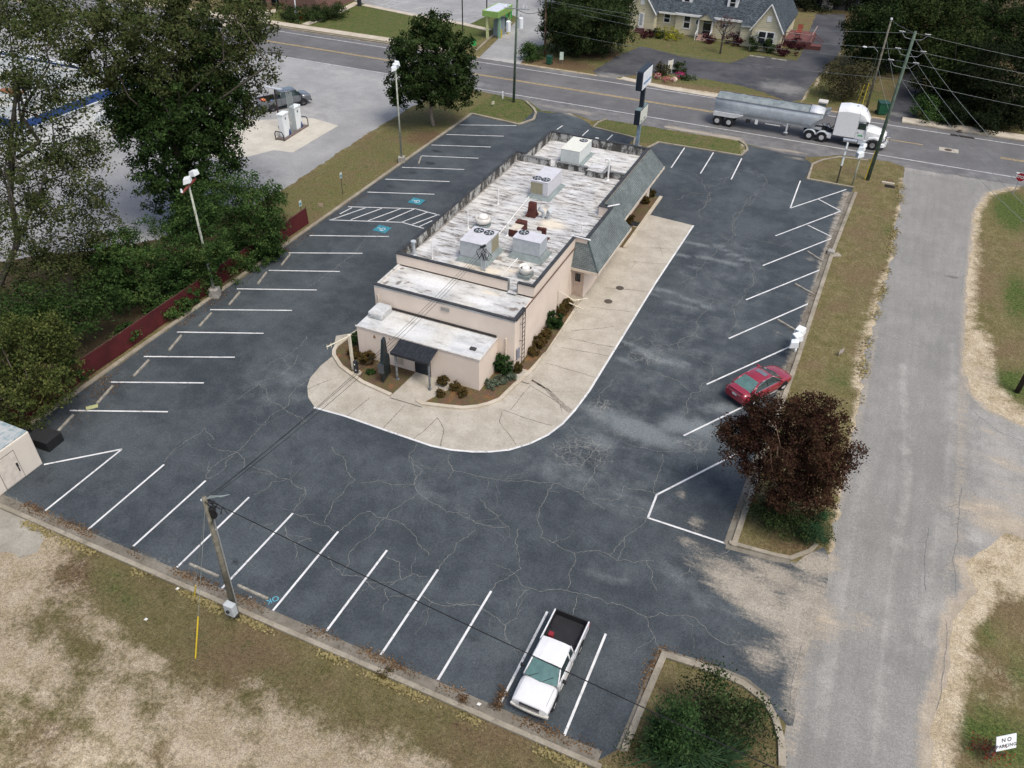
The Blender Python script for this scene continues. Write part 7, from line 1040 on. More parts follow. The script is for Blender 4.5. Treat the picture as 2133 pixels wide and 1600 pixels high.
# far poles
def pole(label, base, topxy, h, mat, r_=.16, name='utility_pole', extra=None):
    t = thing(name, label, 'utility pole', (base[0], base[1], 0)); M().cyl((0, 0, 0), (topxy[0]-base[0], topxy[1]-base[1], h), r_, r_*.65, 10).build('pole', mat, t, smooth=True); return t
pc = pole('tall grey green utility pole with two white transformers on the corner of the verge', (-38.5,87.77), (-38.29,87.86,11.12)[:2], 12.6, WOODG)
for i, (x, y, z) in enumerate(((-39.17,87.48,8.38), (-37.91,88.03,8.76))):
    x -= (-38.5,87.77)[0]; y -= (-38.5,87.77)[1]; tr = M().cyl((x, y, z-.55), (x, y, z+.5), .27, n=14).cyl((x, y, z+.5), (x, y, z+.62), .28, .12, 14).build('transformer', FLOODM, pc, smooth=False); M().cyl((x, y, z+.6), (x, y, z+.9), .04).build('bushing', STEEL, tr)
for z in (10.2, 11.3): M().box(-1.2, -.06, z, 1.6, .06, z+.1, R(12), (.2, 0)).build('cross_arm', STEEL, pc)
for x, z in ((-.9, 10.3), (-.3, 10.3), (.9, 10.3), (1.3, 10.3), (-1., 11.4), (1.3, 11.4)): M().cyl((x, 0, z), (x+.05, 0, z+.35), .05, n=8).build('insulator', FLOODM, pc)
pr = pole('tall green tinted utility pole on the grass island at the road corner', (1.45,83.02), (1.72,83.02,13.77)[:2], 13.8, WOODG, .19)
bp = pole('brown utility pole beside the round shrub by the bank driveway', (-42.11,106.23), (-42.26,106.17,6.91)[:2], 7.3, WOODB, .15); M().box(-1.0, -.05, 6.9, 1.0, .05, 7.0).build('cross_arm', STEEL, bp)
for x in (-.8, .35, .8): M().cyl((x, 0, 7), (x+.03, 0, 7.3), .05, n=8).build('insulator', FLOODM, bp)
p2b = pole('weathered utility pole with a street light arm behind the truck cab', (-0.58,103.52), (-0.6,103.52,10.1)[:2], 10.0, WOOD, .14); m = M(); m.tube([(-.45, 0, 6.6), (-1.0, -.1, 7.1), (-1.7, -.15, 7.0)], .03); m.build('lamp_arm', STEEL, p2b); M().lathe([(.02, .08), (.2, .05), (.26, -.02), (.1, -.1)], (-1.95, -.15, 7.0), 12, .5).build('lamp_head', FLOODM, p2b); M().cyl(tuple(Vector((-0.6,103.52,10.1))-Vector((*(-0.58,103.52), 0))+Vector((0, 0, -.05))), tuple(Vector((-0.6,103.52,10.1))-Vector((*(-0.58,103.52), 0))+Vector((0, 0, .12))), .12, n=10).build('pole_cap', FLOODM, p2b)
pd = pole('dark pole leaning out of frame at the right edge', (13.49,51.8), ((13.49,51.8)[0]+.4, (13.49,51.8)[1]+.2), 11.5, flat('dark_creosote', (.03, .022, .018), .9), .17)
PT = [(1.72,83.02,13.65), (1.78,83.02,12.24), (1.48,83.02,11.22), (1.73,83.02,9.66)]
LF = [(-42.68,106.01,7.19), (-41.85,106.34,6.87), (-41.71,106.39,6.29), (-41.71,106.39,3.39)]
RT = [(10.5,83.75,13.15), (10.9,83.47,12.01), (11.3,83.57,10.91), (11.8,82.92,9.45)]
nm = ['topmost', 'second', 'third', 'lowest']
for i in range(4):
    wire(PT[i], LF[i], (.9, .8, .8, .6)[i], nm[i]+' line strung over the highway from the corner pole to the brown pole', .013, CABG, 'power lines over the highway'); a = Vector(PT[i]); b = Vector(RT[i]); wire(a, a+(b-a)*4, .8, nm[i]+' line running right from the corner pole out of frame', .013, CABG, 'power lines over the highway')
for i, (px_, dz) in enumerate(((0, 0), (1, -1.2), (2, -2.2), (3, -3.6))): wire((PT[0][0]+.1, PT[0][1], 13.2+dz), (14.0, 52.0, 11.2-.75*i), 1.0, nm[i]+' of four lines sagging over the side road to the dark pole', .014, CABG, 'lines over the side road')
m = M()
for k in range(3):
    c = Vector(PT[k]); m.tube([c+Vector((-1.1, 0, .0)), c+Vector((-.7, 0, -.45)), c+Vector((0, 0, -.55)), c+Vector((.7, 0, -.5)), c+Vector((1.2, 0, .05))], .018, 5); m.cyl(c+Vector((-1.3, 0, .02)), c+Vector((-.8, 0, .0)), .05, n=6); m.cyl(c+Vector((.8, 0, .0)), c+Vector((1.3, 0, .0)), .05, n=6)
m.v = [(x-(1.45,83.02)[0], y-(1.45,83.02)[1], z) for x, y, z in m.v]; m.build('jumper_loops', STEEL, pr)
wire((-0.57,103.52,10), PT[0], .1, 'short span from the street light pole top to the corner pole', .012, CABG); wire((-0.46,103.52,7.87), (1.6, 83, 8.6), .1, 'span from the street light pole to the middle of the corner pole', .012, CABG); wire((-0.46,103.52,4.76), (1.5, 83, 6.8), .1, 'lowest span from the street light pole to the corner pole', .012, CABG)
wire((-38.28,87.87,10.14), (-42.23,106.19,6.22), .6, 'loop of black cable between the transformer pole and the brown pole', .03)
guy('long guy wire with yellow guard on the grass island at the corner', (1.7, 83, 9.0), (*(1.19,82.9), 0), 3.0); guy('guy wire with yellow guard right of the azalea thicket', (-1.0, 103.8, 6.5), (*(-1.12,103.06), 0), 3.2); guy('guy wire with faint yellow guard beside the azalea thicket', (-1.2, 103.8, 5.5), (*(-1.75,104.56), 0), 2.8)
# pylon sign
py = thing('pylon_sign', 'tall two cabinet pylon sign with white faces at the road entrance', 'sign', (-21.35, 80.9, 0)); NAVY = flat('dark_navy_cabinet', (.018, .024, .034), .4); TEAL = flat('grey_teal_top', (.14, .19, .20), .5); SF = flat('white_sign_face', (.74, .76, .78), .4, var=.03)
M().box(-.17, -.17, 0, .17, .17, 2.75).build('lower_post', flat('grey_blue_post', (.20, .26, .31), .5, var=.3, scale=2), py); M().box(-.2, -.2, 4.2, .2, .2, 6.35).build('upper_post', NAVY, py); M().box(-.4, -.4, 0, .4, .4, .12).build('footing', CONB, py)
uc = M().box(-.35, -1.8, 6.3, .3, 1.5, 8.2).build('upper_cabinet', NAVY, py, bevel=.12); lc = M().box(-.32, -1.15, 2.72, .28, 1.55, 4.2).build('lower_cabinet', NAVY, py, bevel=.03)
for s in (1, -1): M().box(s*.31-.03 if s > 0 else -.38, -1.68, 6.42, s*.31+.03 if s > 0 else -.34, 1.38, 8.08).build('sign_face', SF, uc)
M().box(.283, -1.07, 2.8, .31, 1.47, 4.12).build('sign_face', flat('cream_sign_face', (.62, .64, .56), .4, var=.08), lc); M().box(.312, -.85, 2.95, .316, -.2, 3.1).box(.312, .2, 2.95, .316, .9, 3.1).build('lettering', TEAL, lc); M().box(-.3, -1.13, 4.2, .27, 1.53, 4.24).build('cabinet_top', TEAL, lc)
BLU = flat('faded_blue_script', (.10, .20, .36), .5); m = M(); pts = []
for i in range(90):
    k = i/89; y = -1.4+2.6*k; pts.append((.345, y+.07*math.sin(i*1.1), 6.95+.12*math.sin(i*.9)*(1.4 if i % 23 < 5 else .8)+.03*math.sin(i*2.3)))
m.tube(pts, .022, 4); m.build('script_lettering', BLU, uc); m = M()
for k in range(9): m.quad((.343, -.9+k*.18, 7.25), (.343, -.78+k*.18, 7.25), (.343, -.78+k*.18, 7.5+.12*math.sin(k)), (.343, -.9+k*.18, 7.45+.12*math.sin(k)))
m.build('faded_logo', flat('very_pale_blue', (.58, .66, .74), .5), uc)
# for-lease post sign (edge on)
ls = thing('post_sign', 'narrow white sign on a black post at the island kerb', 'sign', (-1.21,80.96), R(20)); M().box(-.05, -.05, 0, .05, .05, 1.8).build('post', BLK, ls); M().box(-.07, -.07, 1.75, .07, .07, 4.0).build('white_post', FLOODM, ls); M().box(-.08, -.09, 2.6, .08, -.075, 2.85).box(-.08, -.09, 3.2, .08, -.075, 3.4).build('sign_marks', STEEL, ls)
# STOP sign
ss = thing('stop_sign', 'red octagonal STOP sign on a thin post at the road corner', 'road sign', (14.39,85.98), R(0)); M().cyl((0, 0, 0), (.08, .08, 1.9), .035, n=8).build('post', STEEL, ss)
o8 = lambda r_: [(r_*math.cos(R(22.5+45*i)), r_*math.sin(R(22.5+45*i))) for i in range(8)]
pl = M().prism(o8(.46), -.012, .012).build('sign_plate', FLOODM, ss); pl.location = (.1, .0, 1.65); pl.rotation_euler = (R(90), 0, R(-12))
rp = M().prism(o8(.42), .0125, .016).build('red_face', flat('stop_red', (.32, .015, .03), .4, var=.05), pl); tx = text_mesh('STOP', .36, 'lettering', FLOODM, pl, (0, -.0, .019), (0, 0, 0), 1.0, .002, bold=.012)
# NO PARKING sign
npg = thing('no_parking_sign', 'white NO PARKING board on a short post in the grass at the bottom right', 'sign', (11.62,24.06), 0); npg.rotation_euler = (0, 0, R(35.5)); M().box(-.04, .02, 0, .04, .08, 1.25).box(-.3, .02, .0, -.24, .07, .9).build('post', flat('grey_post_wood', (.16, .15, .14), .9), npg)
bd = M().box(-.46, -.32, -.015, .46, .32, .015).build('board', FLOODM, npg); bd.location = (0, -.05, 1.25); bd.rotation_euler = (R(62), 0, 0)
LT = flat('dark_sign_lettering', (.03, .03, .04), .6); text_mesh('NO', .24, 'lettering', LT, bd, (0, .12, .018), (0, 0, 0), 1.6, .002, bold=.006); text_mesh('PARKING', .2, 'lettering', LT, bd, (0, -.14, .018), (0, 0, 0), 1.15, .002, bold=.005)
# accessible parking signs
def hcsign(label, p):
    t = thing('accessible_parking_sign', label, 'sign', p, R(0), 'accessible parking signs'); M().cyl((0, 0, 0), (0, 0, 2.1), .028, n=6).build('post', flat('dark_green_post', (.05, .06, .05), .7), t); M().box(.03, -.16, 1.6, .045, .16, 2.12).build('sign_plate', flat('pale_sign_plate', (.5, .56, .5), .4), t); M().box(.0455, -.12, 1.68, .047, .12, 1.9).build('symbol', BLUEP, t)
hcsign('small parking sign on a thin post nearer the red fence end', (-42.23,51.45)); hcsign('small parking sign on a thin post nearer the floodlight pole', (-42.38,57.83))
# misc signs and bits
def yard(label, p, c_, h=.6, w_=.6, rz=0, ph=.35, name='yard_sign'):
    t = thing(name, label, 'sign', p, rz); M().cyl((-w_*.35, 0, 0), (-w_*.35, 0, h), .012, n=5).cyl((w_*.35, 0, 0), (w_*.35, 0, h), .012, n=5).build('stake', STEEL, t); M().box(-w_/2, -.01, h-ph, w_/2, .01, h).build('panel', c_, t, bevel=.005)
    return t
yard('bent wire yard sign frame in the grass between the lot and the side road', (2.47,51.12), flat('faded_cardboard', (.36, .31, .29), .8), .5, .5, R(60)); yard('small tan yard sign in the verge grass near the vine bush', (-42.6,54.71), flat('tan_card', (.42, .33, .24), .8, var=.4, scale=9), .4, .45, R(10)); yard('leaning pale yard sign on the verge corner', (-40.03,85.35), flat('pale_card', (.45, .42, .33), .8), .6, .45, R(70)); M().cyl((0, 0, 0), (0, 0, .75), .09, n=8).cyl((0, 0, .75), (0, 0, .85), .1, .04, 8).build('marker_post', FLOODM, loc=(*(-40.21,88.4), 0)); tag(bpy.data.objects['marker_post'], 'short white marker post on the verge near the highway', 'post')
gs = yard('round green directional sign in the bank lawn by the driveway', (-52.46,105.41), flat('bright_green_sign', (.05, .40, .10), .5), 1.2, .9, R(0), .9, 'green_sign'); g2 = yard('white and green post sign in the leaf bed beside the live oak', (-38.97,104.25), flat('white_green_sign', (.5, .6, .5), .5), 1.5, .5, R(20), 1.0, 'green_sign'); yard('green trash drop sign beyond the cash machine', (-53.85,120.42), flat('bright_green_sign', (.05, .4, .1)), 1.8, 1.0, R(0), 1.3, 'green_sign')
hs = thing('house_sign', 'narrow pale board sign standing in the flower bed', 'sign', (-25.03,106.86), R(65)); M().box(-.5, -.03, .5, .5, .03, 1.6).build('board', flat('cream_board', (.62, .60, .50), .6), hs); M().box(-.45, -.04, 0, -.38, .04, 1.7).box(.38, -.04, 0, .45, .04, 1.7).build('post', FLOODM, hs)
def cart(label, p, rz=0):
    t = thing('wheelie_bin', label, 'bin', p, rz, 'green wheelie bins'); g_ = flat('dark_green_plastic', (.015, .085, .045), .5, var=.15); M().loft([[(-.28, -.28, .05), (.28, -.28, .05), (.28, .28, .05), (-.28, .28, .05)], [(-.34, -.36, 1.0), (.34, -.36, 1.0), (.34, .36, 1.0), (-.34, .36, 1.0)]]).build('bin_body', g_, t, bevel=.02); M().box(-.36, -.38, 1.0, .36, .38, 1.08).build('lid', flat('bin_lid', (.02, .06, .05), .5), t, bevel=.02)
    for s in (1, -1): M().cyl((s*.26, .3, .12), (s*.33, .3, .12), .12, n=12).build('wheel', TYRE, t)
cart('green wheelie bin in front of the live oak beside the driveway', (-40.3,103.32)); cart('large green bin behind the truck cab at the dark lane', (1.14,103.31), R(20)); bpy.data.objects['wheelie_bin.001'].scale = (1.7, 1.5, 1.35) if 'wheelie_bin.001' in bpy.data.objects else (1, 1, 1)
mbx = thing('brick_mailbox', 'stone mailbox pillar with a pale cap behind the trailer', 'mailbox', (-5.26,100.26)); M().box(-.4, -.4, 0, .4, .4, 1.3).build('pillar', flat('grey_green_stone', (.16, .18, .15), .9, var=.3, scale=5), mbx, bevel=.02); M().box(-.52, -.52, 1.3, .52, .52, 1.5).build('cap', flat('pale_cap', (.5, .48, .45), .8), mbx, bevel=.04)
# manholes, drains
IRON = flat('rusty_iron', (.075, .06, .05), .8, var=.3, scale=8)
def cover(nm_, label, p, r_, z, mat=IRON, ring=None):
    m = M(); m.cyl((0, 0, 0), (0, 0, .008), r_, n=28)
    for i in range(3): m.cyl((0, 0, .008), (0, 0, .011+.002*i), r_*(.8-.22*i), n=20)
    o = m.build(nm_, mat); o.location = (*p, z); tag(o, label, 'manhole cover', 'round covers in the drive-through lane' if nm_ == 'manhole_cover' and z < .05 and r_ < .4 and ring is None else None)
cover('manhole_cover', 'upper round iron cover in the drive-through slab', (-14.06,53.01), .31, .022); cover('manhole_cover', 'lower round iron cover in the drive-through slab', (-14.24,50.78), .31, .022)
m = M(); m.box(-.9, -.55, 0, 1.0, .55, .012); o = m.build('manhole_collar', CONC, loc=(*(8.5,94.94), .018)); tag(o, 'concrete square collar set into the highway near the junction', 'manhole collar'); cover('road_manhole', 'round iron cover in the concrete square on the highway', (8.5,94.94), .38, .032, ring=1)
cover('road_manhole', 'round iron cover on the kerb inlet across the highway', (9.51,101.28), .38, .125, ring=1); m = M(); m.box(-1.2, -.2, 0, 1.2, .05, .13); o = m.build('kerb_inlet', flat('inlet_dark', (.05, .045, .04), .9), loc=(*(9.82,99.84), .02)); tag(o, 'dark storm drain opening below the kerb inlet across the highway', 'drain')
m = M(); m.prism([(-.45, -.3), (.5, -.25), (.4, .3), (-.4, .35)], 0, .03); o = m.build('storm_drain', flat('drain_hole', (.012, .01, .009), .9), loc=(*(3.53,82.32), .01)); tag(o, 'dark open drain hole in the dirt at the island edge', 'drain'); m = M(); m.box(-.6, .0, .0, .55, .25, .14); o = m.build('drain_headstone', WALKC, loc=(*(3.36,82.85), .0)); tag(o, 'concrete lip above the open drain hole', 'concrete slab')
o = M().box(-.34, -.17, 0, .34, .17, .03).build('yellow_plate', flat('pale_yellow_plastic', (.38, .39, .20), .6), loc=(*(-39.15,25.21), .02)); o.rotation_euler = (0, 0, R(50)); tag(o, 'flat yellow plate lying beside a wheel stop near the shed', 'plate')
# drive-through equipment
cb = thing('clearance_bar', 'cream clearance bar with hanging pegs over the start of the drive-through lane', 'clearance bar', (-26.75, 35.4, .05)); CRM = flat('cream_painted_steel', (.62, .57, .45), .5, var=.08); M().box(-.08, -.08, 0, .08, .08, 2.75).build('post', CRM, cb, bevel=.01)
ex, ey = (-27.36,33.76); ex += 26.75; ey -= 35.4; m = M(); m.cyl((0, 0, 2.65), (ex, ey, 2.65), .04, n=8)
for k in (.2, .4, .6, .8, .97): m.cyl((ex*k, ey*k, 2.45), (ex*k, ey*k, 2.8), .02, n=5)
m.build('bar', CRM, cb)
mn = thing('menu_board', 'tall black menu board seen from behind left of the entrance canopy', 'menu board', (-24.35, 35.45, .05), R(12)); M().prism([(-.1, -.5), (.12, -.62), (.22, .55), (-.02, .75)], .15, 1.6).build('lower_cabinet', flat('black_green_cabinet', (.014, .022, .024), .3, spec=.5), mn, bevel=.02); M().add([(-.1, -.35, 1.5), (.15, -.45, 1.5), (.15, .5, 1.5), (-.1, .6, 1.5), (-.08, .1, 2.95), (.1, .05, 2.95), (.1, .45, 2.95), (-.08, .5, 2.95)], [(3, 2, 1, 0), (4, 5, 6, 7), (0, 1, 5, 4), (1, 2, 6, 5), (2, 3, 7, 6), (3, 0, 4, 7)]).build('upper_cabinet', flat('black_green_cabinet', (.014, .022, .024)), mn, bevel=.02); M().cyl((0, -.45, 0), (0, -.45, 1.0), .04).cyl((0, .45, 0), (0, .45, 1.0), .04).build('post', GPOST, mn)
M().box(-.15, -.7, .9, .25, -.62, 1.6).build('glare_panel', flat('dim_glass', (.04, .05, .06), .1, spec=.7), mn)
m = M(); m.cyl((0, 0, 0), (0, 0, .06), .32, n=20); sp = thing('speaker_post', 'short black speaker post on a round concrete pad', 'speaker post', (-26.3, 35.1, .07)); m.build('pad', CONC, sp); M().box(-.13, -.12, .06, .13, .12, 1.0).build('speaker_body', BLK, sp, bevel=.05); M().cyl((.0, -.13, .78), (.0, -.10, .78), .05, n=10).box(.02, -.13, .3, .08, -.115, .38).build('badge', FLOODM, sp)
ca_ = thing('guard_rail', 'cream pipe rail jutting from the east wall by the bay door', 'rail', (-17.0, 48.6, .05)); M().tube([(-.0, -1.2, 2.0), (1.0, -.6, 1.15), (1.7, .4, .95)], .035).tube([(.0, .0, .55), (1.75, -.55, .55)], .05).cyl((.1, -1.2, 0), (.0, -1.2, 2.0), .03).cyl((1.1, .0, 0), (1.1, .0, .95), .035).build('rail', CRM, ca_)
o = M().box(-.35, -.3, 0, .35, .3, .03).build('patch', flat('black_patch', (.03, .03, .03), .9)) if False else None
# crates / junk behind the shed
sh = thing('white_shed', 'small cream block shed with blue stained roof and grey door at the left edge', 'shed', (-37.75, 20.3, 0))
SHW = stucco('shed_cream', (.66, .60, .52)); M().box(-9, -3.1, 0, 0, 0, 2.45).build('wall', SHW, sh, bevel=.06); rf_ = NT('stained_shed_roof'); n_ = rf_.noise(1.6, 6, .75); rf_.col(rf_.mix(rf_.rng(n_, .4, .6), (.40, .41, .40), (.20, .27, .29))); rf_ = rf_.set(.8)
M().box(-8.95, -3.05, 2.45, -.05, -.05, 2.5).build('roof', rf_, sh); dd = M().box(.001, -2.35, .1, .02, -1.2, 2.0).build('door', flat('shed_door', (.60, .54, .47), .6), sh); M().box(.0005, -2.38, .05, .012, -2.35, 2.04).box(.0005, -1.2, .05, .012, -1.17, 2.04).box(.0005, -2.38, 2.0, .012, -1.17, 2.04).build('door_frame', flat('door_gap', (.16, .15, .14), .8), sh); M().box(.02, -1.38, .95, .06, -1.28, 1.2).box(.02, -1.36, .6, .04, -1.30, .9).build('handle', BLK, dd)
dp = thing('dark_clutter', 'dark dumpster in the shade behind the white shed', 'clutter', (-39.0, 21.6, 0), R(3)); dp.scale = (.75, .75, .6); M().box(-1., -.7, .1, 1.1, .8, 1.1).build('bin_body', flat('clutter_black', (.015, .015, .016), .6), dp, bevel=.04); M().box(-1., -.72, 1.1, .05, .82, 1.16).box(.08, -.72, 1.1, 1.1, .82, 1.18).build('lid', flat('clutter_lid', (.025, .025, .026), .5), dp, bevel=.02)  # dark junk behind the shed, simplified to one lidded box
st('concrete_pad', [(-37.28,15.89),(-34.73,16.7),(-33.27,16.47),(-32.64,15.18),(-33.21,14.24)], .1, .0, .01, CONC) if False else None
# ================================================================ GAS STATION, BANK, HOUSE
gs_ = thing('gas_station_store', 'low white store with a flat grey roof and blue band behind the trees', 'store', (-73.9, 51.3, 0)); BB = flat('royal_blue_band', (.02, .055, .18), .5, var=.1, dirt=(.12, .18, .3, .3)); WW = stucco('store_white', (.66, .67, .66))
GR = roof_mat('grey_store_roof', .5, .4, .6, (.36, .385, .385)); M().box(-21.5, 0, 0, 0, 14.8, 3.4).build('wall', WW, gs_); me = clip_sheet('roof', [(-21.4, .1), (-.1, .1), (-.1, 14.7), (-21.4, 14.7)], 3.55, 1.); paint(me, [[], [], [], []]); me.materials.append(GR); o = bpy.data.objects.new('roof', me); col.objects.link(o); o.parent = gs_
m = M(); m.box(.0, -.15, 3.0, .15, 15, 3.75); m.box(-21.6, -.15, 3.0, 0, 0, 3.75); m.box(-21.6, 14.85, 3.0, 0, 15, 3.75); m.build('blue_fascia', BB, gs_); m = M(); m.box(.0, -.2, 2.9, .2, 15.05, 3.0); m.box(-21.6, -.2, 2.9, 0, 0, 3.0); m.box(-.1, 14.85, 3.75, .15, 15.05, 3.85).box(-21.6, 14.8, 3.75, -.1, 15.05, 3.95).build('white_trim', FLOODM, gs_)
M().box(.001, 1.0, .0, .03, 6.0, .5).build('grey_base_band', STEEL, gs_)
for i, (x, y, w_, h, lb) in enumerate(((-5.5, 9.5, 1.1, .9, 'white dome vent and grey unit on the store roof'), (-9.5, 7.5, 1.8, .8, 'large grey roof unit in the middle of the store roof'), (-3.2, 3.5, 1.0, .6, 'small roof unit near the store corner'))):
    t = thing('store_roof_unit', lb, 'roof unit', (-73.9+x, 51.3+y, 3.56), R(15*i)); M().box(-w_/2, -w_/2, 0, w_/2, w_/2, h).build('housing', GM2, t, bevel=.03); M().cyl((0, 0, h), (0, 0, h+.15), w_*.3, w_*.2, 14).build('fan_cap', FLOODM, t)
o = M().prism([(-1.6, -.4), (1.2, -.9), (1.8, .3), (-1., .9)], 0, .05).build('rusty_patch', flat('rusty_sheet', (.20, .08, .04), .9, var=.4)); o.location = (-82.5, 57.5, 3.57); tag(o, 'rusty sheet lying on the store roof', 'sheet metal')
im = thing('ice_freezer', 'white ice chest with black top against the store wall', 'ice chest', (-74.32,60.31), R(0)); M().box(-.7, -1.0, 0, .5, 1.0, 1.9).build('cabinet', FLOODM, im, bevel=.04); M().box(-.68, -.98, 1.9, .48, .98, 1.95).build('top', BLK, im); M().box(.5, -.8, .7, .52, .8, 1.5).build('panel', GM2, im)
isl = thing('pump_island', 'dark kerbed fuel island with hoop guards at both ends', 'pump island', (-55.6, 68.3, .012), R(4)); IB = flat('island_brown', (.14, .11, .10), .8); M().box(-.55, -2.3, 0, .55, 2.3, .16).build('island_kerb', IB, isl, bevel=.05)
for s in (1, -1):
    m = M(); m.tube([(-.5, s*2.35, 0), (-.5, s*2.4, .7), (-.35, s*2.42, .95), (.35, s*2.42, .95), (.5, s*2.4, .7), (.5, s*2.35, 0)], .05, 8); m.build('hoop_guard', BLK, isl)
for y, lb in ((-1.25, 'nearer white fuel dispenser on the island with a small black mark'), (1.05, 'farther white fuel dispenser on the island behind the vent pipes')):
    t = thing('fuel_dispenser', lb, 'fuel pump', (-55.6-y*.07, 68.3+y, .17), R(4), 'white fuel dispensers'); M().box(-.3, -.55, 0, .3, .55, 2.25).build('cabinet', FLOODM, t, bevel=.04); M().box(-.36, -.6, 2.25, .36, .6, 2.42).build('canopy_cap', FLOODM, t, bevel=.03)
    M().box(.305, -.14, 1.75, .315, .02, 2.0).build('black_mark', BLK, t); M().add([(.31, .15, .02), (.31, .58, .02), (.31, .58, .1), (.31, .35, .75)], [(0, 1, 2, 3)]).box(.1, .552, .0, .3, .57, .6).build('blue_wave', BB, t); M().tube([(-.33, -.2, 1.3), (-.55, -.3, .9), (-.5, -.1, .4), (-.33, .1, .9)], .025).build('hose', BLK, t)
vp = thing('vent_pipes', 'row of tall thin grey vent pipes rising between the two dispensers', 'vent pipes', (-55.45, 68.35, .17), R(4))
for i in range(6): M().cyl((.1, -.55+i*.2, 0), (.1, -.55+i*.2, 4.3-.15*(i % 3)), .035, n=6).build('pipe', flat('grey_green_pipe', (.30, .33, .32), .5), vp)
lc_ = thing('light_pole', 'dark pole with a flat lamp arm beside the grey pickup', 'lamp post', (-57.6, 68.9, 0), R(0)); M().cyl((0, 0, 0), (0, 0, 4.2), .08, n=8).build('pole', flat('dark_maroon_pole', (.05, .03, .035), .6), lc_); M().box(-1.1, -.2, 4.2, .9, .2, 4.28).build('lamp_arm', GM2, lc_)
ps = thing('person', 'person in dark clothes standing at the tail of the grey pickup', 'person', (-63.6, 70.5, .01), R(60))
def skinbody(parent, J, E_, name, mat):
    me = bpy.data.meshes.new(name); me.from_pydata([j[:3] for j in J], E_, []); o = bpy.data.objects.new(name, me); col.objects.link(o); o.parent = parent; me.materials.append(mat); sk = o.modifiers.new('skin', 'SKIN'); sk.use_smooth_shade = True
    for v, j in zip(me.skin_vertices[0].data, J): v.radius = (j[3], j[3]*.85)
    me.skin_vertices[0].data[0].use_root = True; sb = o.modifiers.new('s', 'SUBSURF'); sb.levels = 1; sb.render_levels = 1; return o
DKC = flat('dark_clothes', (.02, .022, .02), .9); SKN = flat('skin', (.30, .18, .12), .6)
J = [(0, 0, .98, .15), (0, 0, 1.2, .15), (.02, 0, 1.42, .16), (.03, 0, 1.52, .07), (0, .19, 1.42, .07), (.05, .25, 1.15, .055), (.22, .2, .95, .045), (0, -.19, 1.42, .07), (.03, -.26, 1.15, .055), (.2, -.2, .95, .045), (0, .1, .9, .10), (.04, .11, .5, .075), (0, .12, .1, .055), (.12, .13, .04, .05), (0, -.1, .9, .10), (-.02, -.11, .5, .075), (-.06, -.12, .1, .055), (.06, -.13, .04, .05)]
skinbody(ps, J, [(0, 1), (1, 2), (2, 3), (2, 4), (4, 5), (5, 6), (2, 7), (7, 8), (8, 9), (0, 10), (10, 11), (11, 12), (12, 13), (0, 14), (14, 15), (15, 16), (16, 17)], 'body', DKC)
M().lathe([(.03, -.13), (.075, -.1), (.095, 0), (.08, .09), (.03, .13)], (.04, 0, 1.67), 14).build('head', SKN, ps, smooth=True); M().lathe([(.10, .0), (.10, .06), (.07, .12), (.02, .145)], (.025, 0, 1.68), 14).build('hair', flat('dark_hair', (.015, .012, .01), .8), ps, smooth=True)
for s in (1, -1): skinbody(ps, [(.22, s*.2, .95, .035), (.28, s*.19, .92, .03), (.33, s*.18, .90, .016), (.31, s*.22, .91, .014), (.34, s*.15, .89, .014)], [(0, 1), (1, 2), (1, 3), (1, 4)], 'hand', SKN)
# bank
bk = thing('bank_building', 'brown brick bank with white lettering at the top of the frame', 'bank', (-81.5, 110.2, 0))
BR = NT('brown_brick'); b_ = BR.n('ShaderNodeTexBrick'); cm = BR.n('ShaderNodeCombineXYZ'); sx = BR.sep(BR.pos); BR.put(cm.inputs[0], BR.math('ADD', sx[0], sx[1])); BR.put(cm.inputs[1], sx[2]); BR.t.links.new(cm.outputs[0], b_.inputs['Vector']); b_.inputs['Scale'].default_value = 2.; b_.inputs['Color1'].default_value = (.13, .065, .05, 1); b_.inputs['Color2'].default_value = (.20, .10, .08, 1); b_.inputs['Mortar'].default_value = (.16, .13, .11, 1); BR.col(b_.outputs[0]); BR = BR.set(.9)
M().box(-7, 0, 0, 0, 14, 4.6).build('wall', BR, bk); M().box(-7.3, -.3, 4.6, .3, 14.3, 4.9).build('roof', flat('bank_roof', (.25, .23, .22)), bk); M().box(-16, 2.5, 0, -7.01, 14, 4.4).build('entrance_wall', BR, bk); M().box(-16.4, -1.5, 4.4, -7.3, 14, 4.8).build('porch_roof', flat('bank_roof', (.25, .23, .22)), bk)
for x in (-8.2, -11.5, -14.8): M().box(x-.25, -1.2, 0, x+.25, -.7, 4.4).build('porch_column', BR, bk)
for x in (-9.5, -13): w_ = M().box(x-.9, 2.47, .2, x+.9, 2.5, 2.8).build('window', GLASS, bk); M().box(x-.04, 2.44, .2, x+.04, 2.468, 2.8).build('window_frame', FLOODM, w_)
lt = text_mesh('REGIONS', .95, 'lettering', FLOODM, bk, (-3.0, -.03, 3.3), (R(90), 0, 0), 1.1, .03, bold=.02); M().add([(-6.2, -.03, 2.95), (-5.3, -.03, 2.95), (-5.75, -.03, 3.8)], [(0, 1, 2)]).build('green_triangle', flat('pale_green_logo', (.45, .66, .45), .5), bk)
tree('clipped_hedge', 'dark clipped hedge wrapping the front corner of the bank', 'hedge', (-80.13,108.67), [(-1.37,-1.01,0.6,3.26,3.26,0.82), (1.54,1.13,1.02,2.45,2.45,0.98), (-3.05,-2.25,0.81,1.96,1.96,0.82), (0.03,0.02,0.27,2.12,2.12,0.82)], OAK, 131, 4.2, 60, .25, .12, 0)
